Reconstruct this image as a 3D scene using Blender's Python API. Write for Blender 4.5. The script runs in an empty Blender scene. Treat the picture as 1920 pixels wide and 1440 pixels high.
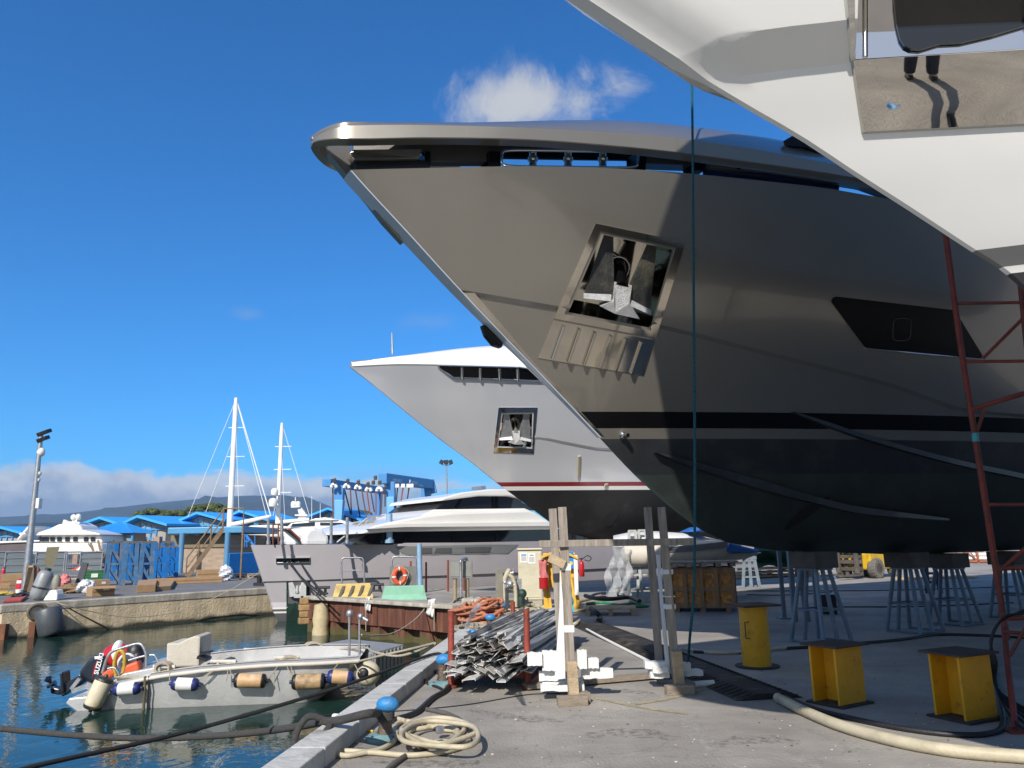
import bpy, bmesh, math, random
from mathutils import Vector, Matrix
V=Vector; PI=math.pi; rnd=random.Random(7)
S=bpy.context.scene; COL=S.collection
# ---------------- camera model of the photograph (1920 x 1440 pixels) ----------------
F=1440.0; PITCH=math.atan(295/1440); ROLL=math.radians(1.1); CH=1.6
FW=V((0,math.cos(PITCH),math.sin(PITCH))); UP0=V((0,-math.sin(PITCH),math.cos(PITCH))); RT0=V((1,0,0))
RT=RT0*math.cos(ROLL)-UP0*math.sin(ROLL); UPV=UP0*math.cos(ROLL)+RT0*math.sin(ROLL); CAM=V((0,0,CH))
def ray(px,py): return FW+RT*((px-960)/F)-UPV*((py-720)/F)
def G(px,py,z=0.0):
    d=ray(px,py); return CAM+d*((z-CH)/d.z)
def AY(px,py,Y):
    d=ray(px,py); return CAM+d*(Y/d.y)
def PL(px,py,p0,n):
    d=ray(px,py); return CAM+d*((V(p0)-CAM).dot(n)/d.dot(n))
def proj(P):
    q=V(P)-CAM; w=q.dot(FW); return 960+F*q.dot(RT)/w, 720-F*q.dot(UPV)/w
def zrow(x,y,py):
    lo,hi=-30.,400.
    for _ in range(60):
        m=(lo+hi)/2
        if proj((x,y,m))[1]>py: lo=m
        else: hi=m
    return lo
def upto(b,px,py):
    "point above b (on the upright plane through b facing the camera) seen at px,py"
    n=V((b.x,b.y,0)).normalized(); return PL(px,py,b,n)
def mpp(P): return (V(P)-CAM).dot(FW)/F      # metres per photo pixel at P
def lerp(a,b,t): return a+(b-a)*t
def interp(pts,x):
    n=len(pts)
    if x<=pts[0][0]: return pts[0][1]
    if x>=pts[-1][0]: return pts[-1][1]
    for i in range(n-1):
        if x<=pts[i+1][0]: break
    def sl(k):
        if k==0: return (pts[1][1]-pts[0][1])/(pts[1][0]-pts[0][0])
        if k==n-1: return (pts[-1][1]-pts[-2][1])/(pts[-1][0]-pts[-2][0])
        a=(pts[k][1]-pts[k-1][1])/(pts[k][0]-pts[k-1][0]); b=(pts[k+1][1]-pts[k][1])/(pts[k+1][0]-pts[k][0])
        return 0 if a*b<=0 else 2*a*b/(a+b)
    h=pts[i+1][0]-pts[i][0]; t=(x-pts[i][0])/h; m0,m1=sl(i)*h,sl(i+1)*h
    return (2*t**3-3*t*t+1)*pts[i][1]+(t**3-2*t*t+t)*m0+(-2*t**3+3*t*t)*pts[i+1][1]+(t**3-t*t)*m1
# ---------------- materials ----------------
def nd(nt,t,**k):
    n=nt.nodes.new('ShaderNode'+t)
    for a,b in k.items():
        if a in ('operation','blend_type','data_type','noise_dimensions','feature','wave_type','bands_direction','use_clamp','clamp','interpolation_type','offset','squash'): setattr(n,a,b)
        else: n.inputs[a.replace('_',' ')].default_value=b
    return n
def ramp(nt,stops):
    r=nt.nodes.new('ShaderNodeValToRGB'); e=r.color_ramp.elements
    while len(e)<len(stops): e.new(.5)
    for k,(p,c) in enumerate(stops):
        e[k].position=p; e[k].color=(c,c,c,1) if isinstance(c,(int,float)) else (*c,1)
    return r
def mixc(nt,fac,a,b,mode='MIX'):
    m=nt.nodes.new('ShaderNodeMix'); m.data_type='RGBA'; m.blend_type=mode
    for i,x in ((0,fac),(6,a),(7,b)):
        if hasattr(x,'is_linked') or hasattr(x,'links'): nt.links.new(x,m.inputs[i])
        else: m.inputs[i].default_value=x if i==0 else (*x,1)
    return m.outputs[2]
MATS={}
def M(name,col,rough=.6,metal=0.,var=.15,scale=4.,bump=.08,coat=0.,dirt=None,dirtamt=.0,dscale=2.,stretch=(1,1,1),spec=.5,bscale=None,trans=0.,alpha=1.,extra=None,rvar=.1,obj=False,coatr=.05):
    if name in MATS: return MATS[name]
    m=bpy.data.materials.new(name); m.use_nodes=True; nt=m.node_tree; L=nt.links; p=nt.nodes['Principled BSDF']
    if obj: src=nd(nt,'TexCoord').outputs['Object']
    else: src=nd(nt,'NewGeometry').outputs['Position']
    mp=nd(nt,'Mapping'); mp.inputs['Scale'].default_value=stretch; L.new(src,mp.inputs['Vector']); vec=mp.outputs[0]
    n=nd(nt,'TexNoise',Scale=scale,Detail=6.,Roughness=.6); L.new(vec,n.inputs['Vector'])
    r=ramp(nt,[(.3,0.),(.7,1.)]); L.new(n.outputs['Fac'],r.inputs[0])
    lo=tuple(max(0,c*(1-var)) for c in col); hi=tuple(min(1,c*(1+var)) for c in col)
    c=mixc(nt,r.outputs[0],lo,hi)
    if dirt:
        n2=nd(nt,'TexNoise',Scale=dscale,Detail=8.,Roughness=.65); L.new(vec,n2.inputs['Vector'])
        r2=ramp(nt,[(max(0,.62-dirtamt*.3),0.),(min(1,.78-dirtamt*.2),1.)]); L.new(n2.outputs['Fac'],r2.inputs[0])
        c=mixc(nt,r2.outputs[0],c,dirt)
    if extra: c=extra(nt,vec,c,p)
    L.new(c,p.inputs['Base Color'])
    p.inputs['Metallic'].default_value=metal; p.inputs['Specular IOR Level'].default_value=spec
    p.inputs['Coat Weight'].default_value=coat; p.inputs['Coat Roughness'].default_value=coatr
    if trans: p.inputs['Transmission Weight'].default_value=trans
    if alpha<1: p.inputs['Alpha'].default_value=alpha
    rr=nd(nt,'MapRange'); rr.inputs['To Min'].default_value=max(0,rough-rvar*rough*2); rr.inputs['To Max'].default_value=min(1,rough+rvar*rough*2)
    L.new(n.outputs['Fac'],rr.inputs['Value']); L.new(rr.outputs[0],p.inputs['Roughness'])
    if bump:
        b=nd(nt,'Bump',Strength=min(1,bump*4),Distance=.02); nb=nd(nt,'TexNoise',Scale=bscale or scale*6,Detail=5.); L.new(vec,nb.inputs['Vector'])
        L.new(nb.outputs['Fac'],b.inputs['Height']); L.new(b.outputs[0],p.inputs['Normal'])
    MATS[name]=m; return m
# ---------------- mesh builder ----------------
class MB:
    def __init__(s): s.v=[];s.f=[];s.m=[];s.k=0
    def mat(s,k): s.k=k; return s
    def add(s,vs,fs):
        o=len(s.v); s.v+=[V(x) for x in vs]; s.f+=[tuple(i+o for i in f) for f in fs]; s.m+=[s.k]*len(fs); return s
    def box(s,c,d,rz=0,R=None):
        M_=R if R is not None else Matrix.Rotation(rz,3,'Z'); c=V(c); h=[x/2 for x in d]
        vs=[c+M_@V((x*h[0],y*h[1],z*h[2])) for x in(-1,1) for y in(-1,1) for z in(-1,1)]
        return s.add(vs,[(0,1,3,2),(4,6,7,5),(0,4,5,1),(2,3,7,6),(0,2,6,4),(1,5,7,3)])
    def beam(s,a,b,w,h,up=None,t=1.):
        a=V(a);b=V(b);d=(b-a).normalized(); u=V(up) if up is not None else (V((0,0,1)) if abs(d.z)<.9 else V((0,1,0)))
        x=d.cross(u).normalized(); u=x.cross(d).normalized(); vs=[]
        for p,q in((a,1.),(b,t)): vs+=[p+x*(w/2*i*q)+u*(h/2*j*q) for i,j in((-1,-1),(1,-1),(1,1),(-1,1))]
        return s.add(vs,[(3,2,1,0),(4,5,6,7),(0,1,5,4),(1,2,6,5),(2,3,7,6),(3,0,4,7)])
    def cyl(s,a,b,r,r1=None,n=12,caps=True):
        return s.tube([a,b],[r,r if r1 is None else r1],n,caps=caps)
    def tube(s,pts,r,n=8,closed=False,caps=True):
        P=[V(p) for p in pts]; N=len(P)
        if N<2: return s
        R=r if isinstance(r,(list,tuple)) else [r]*N
        T=[]
        for i in range(N):
            a=P[(i-1)%N] if (closed or i>0) else P[i]; b=P[(i+1)%N] if (closed or i<N-1) else P[i]
            t=(b-a); T.append(t.normalized() if t.length>1e-9 else V((0,0,1)))
        u=T[0].orthogonal().normalized(); vs=[];fs=[]
        for i in range(N):
            u=(u-T[i]*u.dot(T[i])); u=u.normalized() if u.length>1e-6 else T[i].orthogonal().normalized(); w=T[i].cross(u)
            vs+=[P[i]+(u*math.cos(2*PI*j/n)+w*math.sin(2*PI*j/n))*R[i] for j in range(n)]
        for i in range(N if closed else N-1):
            a=i*n;b=((i+1)%N)*n
            fs+=[(a+j,a+(j+1)%n,b+(j+1)%n,b+j) for j in range(n)]
        if caps and not closed: fs+=[tuple(range(n-1,-1,-1)),tuple(range((N-1)*n,N*n))]
        return s.add(vs,fs)
    def lathe(s,prof,c=(0,0,0),ax=(0,0,1),n=20,sx=1.,sy=1.):
        a=V(ax).normalized(); u=V((1,0,0)) if abs(a.x)<.9 else V((0,1,0)); u=(u-a*u.dot(a)).normalized(); w=a.cross(u); c=V(c); vs=[];fs=[]
        for r,z in prof: vs+=[c+a*z+(u*math.cos(2*PI*j/n)*sx+w*math.sin(2*PI*j/n)*sy)*r for j in range(n)]
        for i in range(len(prof)-1): fs+=[(i*n+j,i*n+(j+1)%n,(i+1)*n+(j+1)%n,(i+1)*n+j) for j in range(n)]
        if prof[0][0]>1e-5: fs.append(tuple(range(n-1,-1,-1)))
        if prof[-1][0]>1e-5: fs.append(tuple((len(prof)-1)*n+j for j in range(n)))
        return s.add(vs,fs)
    def grid(s,P,cj=False,flip=False):
        nr=len(P);nc=len(P[0]); vs=[p for r in P for p in r]; fs=[]
        for i in range(nr-1):
            for j in range(nc if cj else nc-1):
                a=i*nc+j;b=i*nc+(j+1)%nc; q=(a,b,b+nc,a+nc); fs.append(q[::-1] if flip else q)
        return s.add(vs,fs)
    def prism(s,poly,vec,sc=1.):
        vec=V(vec); P=[V(p) for p in poly]; n=len(P); c=sum(P,V())/n
        return s.add(P+[c+(p-c)*sc+vec for p in P],[tuple(range(n-1,-1,-1)),tuple(range(n,2*n))]+[(i,(i+1)%n,n+(i+1)%n,n+i) for i in range(n)])
    def ball(s,c,r,n=14,m=9,R=None):
        r=(r,r,r) if isinstance(r,(int,float)) else r; c=V(c); vs=[];fs=[]
        for i in range(m+1):
            a=PI*i/m
            for j in range(n):
                q=V((r[0]*math.sin(a)*math.cos(2*PI*j/n),r[1]*math.sin(a)*math.sin(2*PI*j/n),r[2]*math.cos(a))); vs.append(c+(R@q if R is not None else q))
        for i in range(m): fs+=[(i*n+j,(i+1)*n+j,(i+1)*n+(j+1)%n,i*n+(j+1)%n) for j in range(n)]
        return s.add(vs,fs)
    def text(s,txt,o,x,y,size,off=.004,center=False,bold=0.):
        cu=bpy.data.curves.new('t','FONT'); cu.body=txt; cu.size=1; cu.extrude=.002; cu.offset=bold; cu.resolution_u=3
        ob=bpy.data.objects.new('t',cu); COL.objects.link(ob); me=bpy.data.meshes.new_from_object(ob)
        x=V(x).normalized(); y=V(y); y=(y-x*y.dot(x)).normalized(); z=x.cross(y); w=max((v.co.x for v in me.vertices),default=0)
        dx=w/2 if center else 0
        s.add([V(o)+x*((v.co.x-dx)*size)+y*(v.co.y*size)+z*(off+v.co.z) for v in me.vertices],[tuple(p.vertices) for p in me.polygons])
        bpy.data.objects.remove(ob); bpy.data.curves.remove(cu); bpy.data.meshes.remove(me); return s
WM={}
def link(name,me): o=bpy.data.objects.new(name,me); COL.objects.link(o); return o
def tag(o,label=None,cat=None,group=None,kind=None):
    if label: o['label']=label
    if cat: o['category']=cat
    if group: o['group']=group
    if kind: o['kind']=kind
    return o
def thing(name,label,cat,loc,rz=0.,group=None):
    o=link(name,None); o.empty_display_size=.2; o.location=V(loc); o.rotation_euler=(0,0,rz); WM[o]=Matrix.Translation(V(loc))@Matrix.Rotation(rz,4,'Z'); return tag(o,label,cat,group)
def obj(name,mb,mats,parent=None,smooth=None,bevel=0.,local=False,label=None,cat=None,group=None,kind=None,weld=False,fixn=True,rz=0.,origin=None):
    me=bpy.data.meshes.new(name); vs=mb.v
    Wm=None
    if parent is not None:
        Wm=WM[parent]
        if not local: iv=Wm.inverted(); vs=[iv@v for v in vs]
    else:
        xs=[v.x for v in vs];ys=[v.y for v in vs];zs=[v.z for v in vs]; o0=V(origin) if origin is not None else V(((min(xs)+max(xs))/2,(min(ys)+max(ys))/2,min(zs)))
        Wm=Matrix.Translation(o0); vs=[v-o0 for v in vs]
    me.from_pydata([tuple(v) for v in vs],[],mb.f)
    for m in (mats if isinstance(mats,(list,tuple)) else [mats]): me.materials.append(m)
    for p,k in zip(me.polygons,mb.m): p.material_index=k
    bm=bmesh.new(); bm.from_mesh(me)
    if weld: bmesh.ops.remove_doubles(bm,verts=bm.verts,dist=1e-4); bmesh.ops.dissolve_degenerate(bm,edges=bm.edges,dist=1e-5)
    if fixn: bmesh.ops.recalc_face_normals(bm,faces=bm.faces)
    bm.to_mesh(me); bm.free()
    if smooth is not None:
        for p in me.polygons: p.use_smooth=True
        me.set_sharp_from_angle(angle=math.radians(smooth))
    o=link(name,me); WM[o]=Wm
    if parent is not None: o.parent=parent
    else: o.location=Wm.to_translation()
    if bevel:
        b=o.modifiers.new('b','BEVEL'); b.width=bevel; b.segments=2; b.limit_method='ANGLE'; b.angle_limit=math.radians(40)
    return tag(o,label,cat,group,kind)
def copy_tree(o,loc=None,rz=None,label=None,parent=None,scale=None):
    c=o.copy(); COL.objects.link(c)
    if parent is not None: c.parent=parent
    for ch in list(o.children): copy_tree(ch,parent=c)
    if loc is not None: c.location=V(loc)
    if rz is not None: c.rotation_euler=(0,0,rz)
    if scale: c.scale=(scale,)*3 if isinstance(scale,(int,float)) else scale
    if label: c['label']=label
    return c
def catmull(P,n=8,closed=False):
    P=[V(p) for p in P]; N=len(P); out=[]
    for i in range(N if closed else N-1):
        g=(lambda k:P[k%N]) if closed else (lambda k:P[max(0,min(N-1,k))])
        a,b,c,d=g(i-1),g(i),g(i+1),g(i+2)
        for k in range(n):
            t=k/n; out.append(.5*((2*b)+(c-a)*t+(2*a-5*b+4*c-d)*t*t+(3*b-a-3*c+d)*t**3))
    if not closed: out.append(P[-1])
    return out
def sag(a,b,drop,n=16):
    a=V(a);b=V(b); return [a.lerp(b,i/n)-V((0,0,drop*4*(i/n)*(1-i/n))) for i in range(n+1)]
def rope(name,pts,r,mat,label,cat='rope',group=None,n=7): return obj(name,MB().tube(pts,r,n),mat,smooth=60,label=label,cat=cat,group=group)
class Frame:
    "upright plane: origin, heading th; s along, b towards the viewer's side, z up"
    def __init__(s,P0,th): s.P=V((P0[0],P0[1],0)); s.th=math.radians(th); s.u=V((math.cos(s.th),math.sin(s.th),0)); s.n=V((math.sin(s.th),-math.cos(s.th),0))
    def W(s,a,b,z): return s.P+s.u*a+s.n*b+V((0,0,z))
    def sz(s,px,py,b=0.):
        q=PL(px,py,s.P+s.n*b,s.n); return ((q-s.P).dot(s.u),q.z)
    def pt(s,px,py,b=0.): return PL(px,py,s.P+s.n*b,s.n)
    def slab(s,mb,poly,b0,b1,sc=1.): return mb.prism([s.pt(x,y,b0) for x,y in poly],s.n*(b1-b0),sc)
class Hull(Frame):
    def __init__(s,P0,th,stem,bm,L,pw,wf=None,add=None):
        Frame.__init__(s,P0,th); s.stem=sorted(stem); s.bm=bm; s.L=L; s.pw=pw; s.wf=wf; s.addf=add
    def s0(s,z): return interp(s.stem,z)
    def B(s,a,z):
        d=a-s.s0(z)
        if d<0: return -1.+d
        b=interp(s.bm,z)*(1-(1-min(d/interp(s.L,z),1))**s.pw)
        if s.wf: b+=interp(s.wf,z)
        if s.addf: b+=s.addf(a,z)
        return b
    def hit(s,px,py,off=0.,t0=2.,t1=60.,Bf=None):
        d=ray(px,py); f=lambda t:(lambda q:(q-s.P).dot(s.n)-(Bf((q-s.P).dot(s.u),q.z) if Bf else s.B((q-s.P).dot(s.u),q.z))-off)(CAM+d*t)
        t=t0;st=.05
        while t<t1:
            if f(t)<0: break
            t+=st
        lo,hi=t-st,t
        for _ in range(40):
            m=(lo+hi)/2
            if f(m)<0: hi=m
            else: lo=m
        return CAM+d*hi
    def loc(s,q): return ((q-s.P).dot(s.u),(q-s.P).dot(s.n),q.z)
    def patch(s,mb,poly,off=.01,dense=6,rings=4,back=.02,offs=None):
        P=[]
        for i in range(len(poly)):
            a,b=poly[i],poly[(i+1)%len(poly)]
            P+=[(lerp(a[0],b[0],k/dense),lerp(a[1],b[1],k/dense)) for k in range(dense)]
        cx=sum(p[0] for p in P)/len(P);cy=sum(p[1] for p in P)/len(P)
        of=(lambda x,y:off) if offs is None else offs
        R=[[s.hit(x,y,of(x,y)-back) for x,y in P]]
        for k in range(rings):
            q=1-k/rings; R.append([s.hit(cx+(x-cx)*q,cy+(y-cy)*q,of(x,y)*q+of(cx,cy)*(1-q)) for x,y in P])
        R.append([s.hit(cx,cy,of(cx,cy))]*len(P))
        return mb.grid(R,cj=True)
    def quad(s,mb,q,offs,n=14,m=8,back=.05):
        a,b,c,d=q; R=[]
        for j in range(m+1):
            v=j/m; row=[]
            for i in range(n+1):
                u=i/n; x=lerp(lerp(a[0],b[0],u),lerp(d[0],c[0],u),v); y=lerp(lerp(a[1],b[1],u),lerp(d[1],c[1],u),v); row.append(s.hit(x,y,offs(x,y,u,v)))
            R.append(row)
        e=[[p-s.n*back for p in R[0]]]+R+[[p-s.n*back for p in R[-1]]]
        e=[[r[0]-s.n*back]+r+[r[-1]-s.n*back] for r in e]
        return mb.grid(e)
    def ring(s,mb,outer,inner,off=.012,dense=6,back=.03):
        def den(poly):
            P=[]
            for i in range(len(poly)):
                a,b=poly[i],poly[(i+1)%len(poly)]; P+=[(lerp(a[0],b[0],k/dense),lerp(a[1],b[1],k/dense)) for k in range(dense)]
            return P
        O=den(outer);I=den(inner)
        return mb.grid([[s.hit(x,y,-back) for x,y in O],[s.hit(x,y,off) for x,y in O],[s.hit(x,y,off) for x,y in I],[s.hit(x,y,-back) for x,y in I]],cj=True)
    def strip(s,mb,line,w,off=.01,n=8,depth=.03):
        "raised rail following a pixel line on the hull"
        P=[s.hit(x,y,off) for x,y in [(p.x,p.y) for p in catmull([(x,y,0) for x,y in line],n)]]
        W=w if isinstance(w,(list,tuple)) else [w]*2
        N=len(P); rows=[]
        for i,p in enumerate(P):
            ww=lerp(W[0],W[1],i/(N-1)) if len(W)==2 else interp([(k/(len(W)-1),W[k]) for k in range(len(W))],i/(N-1))
            z=V((0,0,1)); rows.append([p+z*ww/2-s.n*depth,p+z*ww/2+s.n*0.,p-z*ww/2,p-z*ww/2-s.n*depth])
        return mb.grid(rows,cj=True)
    def mesh(s,mb,rows,ncol,send,curv=1.7,deck=None,transom=True):
        P=[];mt=[]
        for k,(g,mk,ns) in enumerate(rows):
            gs=[(g,0,0.)]
            if k>0: gs=[(None,j,j/ns) for j in range(1,ns+1)]
            for gg,j,t in gs:
                row=[]
                for c in range(ncol+1):
                    q=(c/ncol)**curv
                    zf=(lambda a:g(a)) if k==0 else (lambda a:lerp(rows[k-1][0](a),g(a),t))
                    a=0.
                    for _ in range(14): z=zf(a); a0=s.s0(z); a=.5*a+.5*(a0+q*(send-a0))
                    for _ in range(14): z=zf(a); a0=s.s0(z); a=(a0+q*(send-a0))
                    z=zf(a); row.append((a,max(0,s.B(a+1e-6,z)),z))
                P.append(row); mt.append(mk)
        pt=[[s.W(a,b,z) for a,b,z in r] for r in P]; sb=[[s.W(a,-b,z) for a,b,z in r] for r in P]
        for i in range(len(P)-1):
            mb.mat(mt[i+1]).grid([pt[i],pt[i+1]]); mb.grid([sb[i],sb[i+1]],flip=True)
            if s.wf: mb.grid([[sb[i][0],pt[i][0]],[sb[i+1][0],pt[i+1][0]]])
            if transom: mb.grid([[pt[i][-1],sb[i][-1]],[pt[i+1][-1],sb[i+1][-1]]])
        if deck is not None: mb.mat(deck).grid([pt[-1],sb[-1]])
        mb.mat(0).grid([pt[0],sb[0]],flip=True)
        return P
def boolcut(o,cutter,mats):
    c=obj('cut',cutter,mats,fixn=True); md=o.modifiers.new('x','BOOLEAN'); md.object=c; md.operation='DIFFERENCE'; md.solver='EXACT'
    for m in (mats if isinstance(mats,(list,tuple)) else [mats]):
        if m.name not in [x.name for x in o.data.materials if x]: o.data.materials.append(m)
    bpy.context.view_layer.update(); dg=bpy.context.evaluated_depsgraph_get(); me=bpy.data.meshes.new_from_object(o.evaluated_get(dg),depsgraph=dg)
    o.modifiers.remove(md); old=o.data; o.data=me; bpy.data.objects.remove(c)
    return o
# ---------------- camera, sun, sky ----------------
cd=bpy.data.cameras.new('camera'); cam=bpy.data.objects.new('camera',cd); COL.objects.link(cam); S.camera=cam
cam.matrix_world=Matrix.Translation(CAM)@Matrix((RT,UPV,-FW)).transposed().to_4x4()
cd.sensor_fit='HORIZONTAL'; cd.sensor_width=36; cd.lens=36*F/1920; cd.clip_start=.05; cd.clip_end=20000
SUNEL=math.radians(37); SD=V((.33,.944,0)).normalized()        # direction shadows run along the ground
sl=bpy.data.lights.new('sun','SUN'); sl.energy=5.0; sl.angle=math.radians(.53); sl.color=(1,.94,.865)
so=bpy.data.objects.new('sun',sl); COL.objects.link(so); sdir=(SD*math.cos(SUNEL)+V((0,0,-math.sin(SUNEL)))); so.rotation_euler=sdir.to_track_quat('-Z','Y').to_euler(); so.location=(-20,-25,40)
S.view_settings.view_transform='Standard'; S.view_settings.look='None'; S.view_settings.gamma=1; S.view_settings.exposure=0.22
w=bpy.data.worlds.new('World'); S.world=w; w.use_nodes=True; nt=w.node_tree; L=nt.links; bg=nt.nodes['Background']
sky=nt.nodes.new('ShaderNodeTexSky'); sky.sky_type='NISHITA'; sky.sun_disc=False; sky.sun_elevation=SUNEL
toS=-SD; sky.sun_rotation=math.atan2(toS.x,toS.y); sky.air_density=1.0; sky.dust_density=.3; sky.ozone_density=3.; sky.altitude=0
hs=nt.nodes.new('ShaderNodeHueSaturation'); hs.inputs['Saturation'].default_value=1.0; hs.inputs['Value'].default_value=1.0; L.new(mixc(nt,1.,sky.outputs[0],(.33,1.30,2.18),'MULTIPLY'),hs.inputs['Color'])
geo=nt.nodes.new('ShaderNodeTexCoord'); dv=geo.outputs['Generated']
def mth(op,a,b=None,c=None,cl=False):
    m=nt.nodes.new('ShaderNodeMath'); m.operation=op; m.use_clamp=cl
    for i,x in enumerate((a,b,c)):
        if x is None: continue
        if hasattr(x,'links'): L.new(x,m.inputs[i])
        else: m.inputs[i].default_value=x
    return m.outputs[0]
def dotn(v):
    m=nt.nodes.new('ShaderNodeVectorMath'); m.operation='DOT_PRODUCT'; L.new(dv,m.inputs[0]); m.inputs[1].default_value=v; return m.outputs['Value']
def noise(sc,det,rg=.55,stretch=(1,1,1),lac=2.,dist=0.):
    mp=nt.nodes.new('ShaderNodeMapping'); mp.inputs['Scale'].default_value=stretch; L.new(dv,mp.inputs[0])
    n=nt.nodes.new('ShaderNodeTexNoise'); n.inputs['Scale'].default_value=sc; n.inputs['Detail'].default_value=det; n.inputs['Roughness'].default_value=rg; n.inputs['Distortion'].default_value=dist; L.new(mp.outputs[0],n.inputs['Vector']); return n.outputs['Fac']
def sstep(x,a,b):
    m=nt.nodes.new('ShaderNodeMapRange'); m.interpolation_type='SMOOTHSTEP'; L.new(x,m.inputs['Value']); m.inputs['From Min'].default_value=a; m.inputs['From Max'].default_value=b; return m.outputs[0]
def puff(px,py,a,b,nsc,k,soft,amt):
    c=ray(px,py).normalized(); r=c.cross(V((0,0,1))).normalized(); u=r.cross(c)
    den=mth('MAXIMUM',dotn(c),.05); x=mth('DIVIDE',dotn(r),den); y=mth('DIVIDE',dotn(u),den)
    x2=mth('POWER',mth('ABSOLUTE',mth('DIVIDE',x,a)),2.); y2=mth('POWER',mth('ABSOLUTE',mth('DIVIDE',y,b)),2.)
    rr=mth('SUBTRACT',1.,mth('SQRT',mth('ADD',x2,y2))); nz=mth('MULTIPLY',mth('SUBTRACT',noise(nsc,12,.66,dist=.5),.5),k)
    v=sstep(mth('ADD',rr,nz),0.,soft); return mth('MULTIPLY',v,amt),y
zc=dotn((0,0,1)); xx=dotn((1,0,0))
col=hs.outputs[0]; fac=nt.nodes.new('ShaderNodeMix')
def over(col,m,c,k):
    return mixc(nt,m,col,tuple(x*k for x in c)) if not hasattr(c,'links') else mixc(nt,m,col,c)
K=7.6
# bank of cloud along the ridge
nb=noise(9,9,.6,(1,1,2.2),dist=.4); nb2=noise(3.2,5,.5,(1,1,3.))
top=mth('ADD',mth('ADD',.085,mth('MULTIPLY',mth('SUBTRACT',nb,.5),.075)),mth('MULTIPLY',mth('SUBTRACT',nb2,.5),.07))
bank=sstep(mth('SUBTRACT',top,zc),-.003,.011); side=sstep(xx,.16,-.22); bank=mth('MULTIPLY',mth('MULTIPLY',bank,side),.93)
hh=mth('DIVIDE',zc,top); lit=sstep(mth('ADD',hh,mth('MULTIPLY',mth('SUBTRACT',noise(22,7,.6),.5),.8)),.52,.98)
cc=mixc(nt,lit,tuple(x*K for x in(.50,.58,.80)),tuple(x*K for x in(1.25,1.25,1.25)))
col=mixc(nt,bank,col,cc)
m1,y1=puff(1010,190,.13,.052,9,2.3,.8,.92); col=mixc(nt,m1,col,tuple(x*K for x in(1.02,1.05,1.10)))
m1,y1=puff(965,160,.06,.045,14,2.4,1.2,.55); col=mixc(nt,m1,col,tuple(x*K for x in(1.02,1.05,1.10)))
m1,y1=puff(465,588,.026,.012,30,1.4,1.2,.22); col=mixc(nt,m1,col,tuple(x*K for x in(.66,.76,.95)))
m1,y1=puff(800,603,.065,.016,20,1.8,1.3,.22); col=mixc(nt,m1,col,tuple(x*K for x in(.66,.76,.95)))
m1,y1=puff(760,890,.2,.022,9,1.6,1.4,.4); col=mixc(nt,m1,col,tuple(x*K for x in(.6,.74,.95)))
# thin bright cloud veil over the half of the sky behind the viewer
veil=mth('MULTIPLY',sstep(dotn((0,-1,0)),-.15,.45),mth('MULTIPLY_ADD',sstep(noise(2.6,7,.6,dist=.5),.35,.62),.55,.30)); col=mixc(nt,veil,col,tuple(x*K for x in(.86,.86,.86)))
L.new(col,bg.inputs['Color']); bg.inputs['Strength'].default_value=.066
# ---------------- ground, water, hills ----------------
def concrete(nt,vec,c,p):
    L=nt.links
    n=nd(nt,'TexNoise',Scale=.35,Detail=7.,Roughness=.62); L.new(vec,n.inputs['Vector']); r=ramp(nt,[(.38,.72),(.62,1.12)]); L.new(n.outputs['Fac'],r.inputs[0]); c=mixc(nt,1.,c,r.outputs[0],'MULTIPLY')
    mp=nd(nt,'Mapping'); mp.inputs['Scale'].default_value=(.8,2.2,1); mp.inputs['Rotation'].default_value=(0,0,.6); L.new(vec,mp.inputs[0])
    n=nd(nt,'TexNoise',Scale=.9,Detail=8.,Roughness=.7); L.new(mp.outputs[0],n.inputs['Vector']); r=ramp(nt,[(.45,1.08),(.68,.72)]); L.new(n.outputs['Fac'],r.inputs[0]); c=mixc(nt,.45,c,r.outputs[0],'MULTIPLY')
    vo=nd(nt,'TexVoronoi',Scale=5.2); L.new(vec,vo.inputs['Vector']); n3=nd(nt,'TexNoise',Scale=2.,Detail=2.); L.new(vec,n3.inputs['Vector'])
    r=ramp(nt,[(.03,1.),(.075,0.)]); L.new(vo.outputs['Distance'],r.inputs[0]); r3=ramp(nt,[(.5,0.),(.62,.85)]); L.new(n3.outputs['Fac'],r3.inputs[0])
    m=nd(nt,'Math',operation='MULTIPLY'); L.new(r.outputs[0],m.inputs[0]); L.new(r3.outputs[0],m.inputs[1]); c=mixc(nt,m.outputs[0],c,(.62,.6,.56))
    vo=nd(nt,'TexVoronoi',Scale=.8,feature='DISTANCE_TO_EDGE'); 
    nw=nd(nt,'TexNoise',Scale=3.,Detail=4.); L.new(vec,nw.inputs['Vector']); va=nd(nt,'VectorMath',operation='MULTIPLY_ADD'); va.inputs[1].default_value=(.5,.5,.5); L.new(nw.outputs['Color'],va.inputs[0]); L.new(vec,va.inputs[2]); L.new(va.outputs[0],vo.inputs['Vector'])
    r=ramp(nt,[(.003,.22),(.010,0.)]); L.new(vo.outputs['Distance'],r.inputs[0]); c=mixc(nt,r.outputs[0],c,(.1,.095,.09))
    n=nd(nt,'TexNoise',Scale=.9,Detail=6.,Roughness=.75); L.new(vec,n.inputs['Vector']); r=ramp(nt,[(.62,0.),(.74,.65)]); L.new(n.outputs['Fac'],r.inputs[0]); c=mixc(nt,r.outputs[0],c,(.09,.085,.08))
    return c
GROUND=M('concrete_ground',(.335,.308,.268),.8,var=.13,scale=1.3,bump=.16,bscale=38,extra=concrete)
ASPH=M('asphalt',(.17,.168,.165),.85,var=.2,scale=.8,bump=.2,bscale=60)
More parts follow.
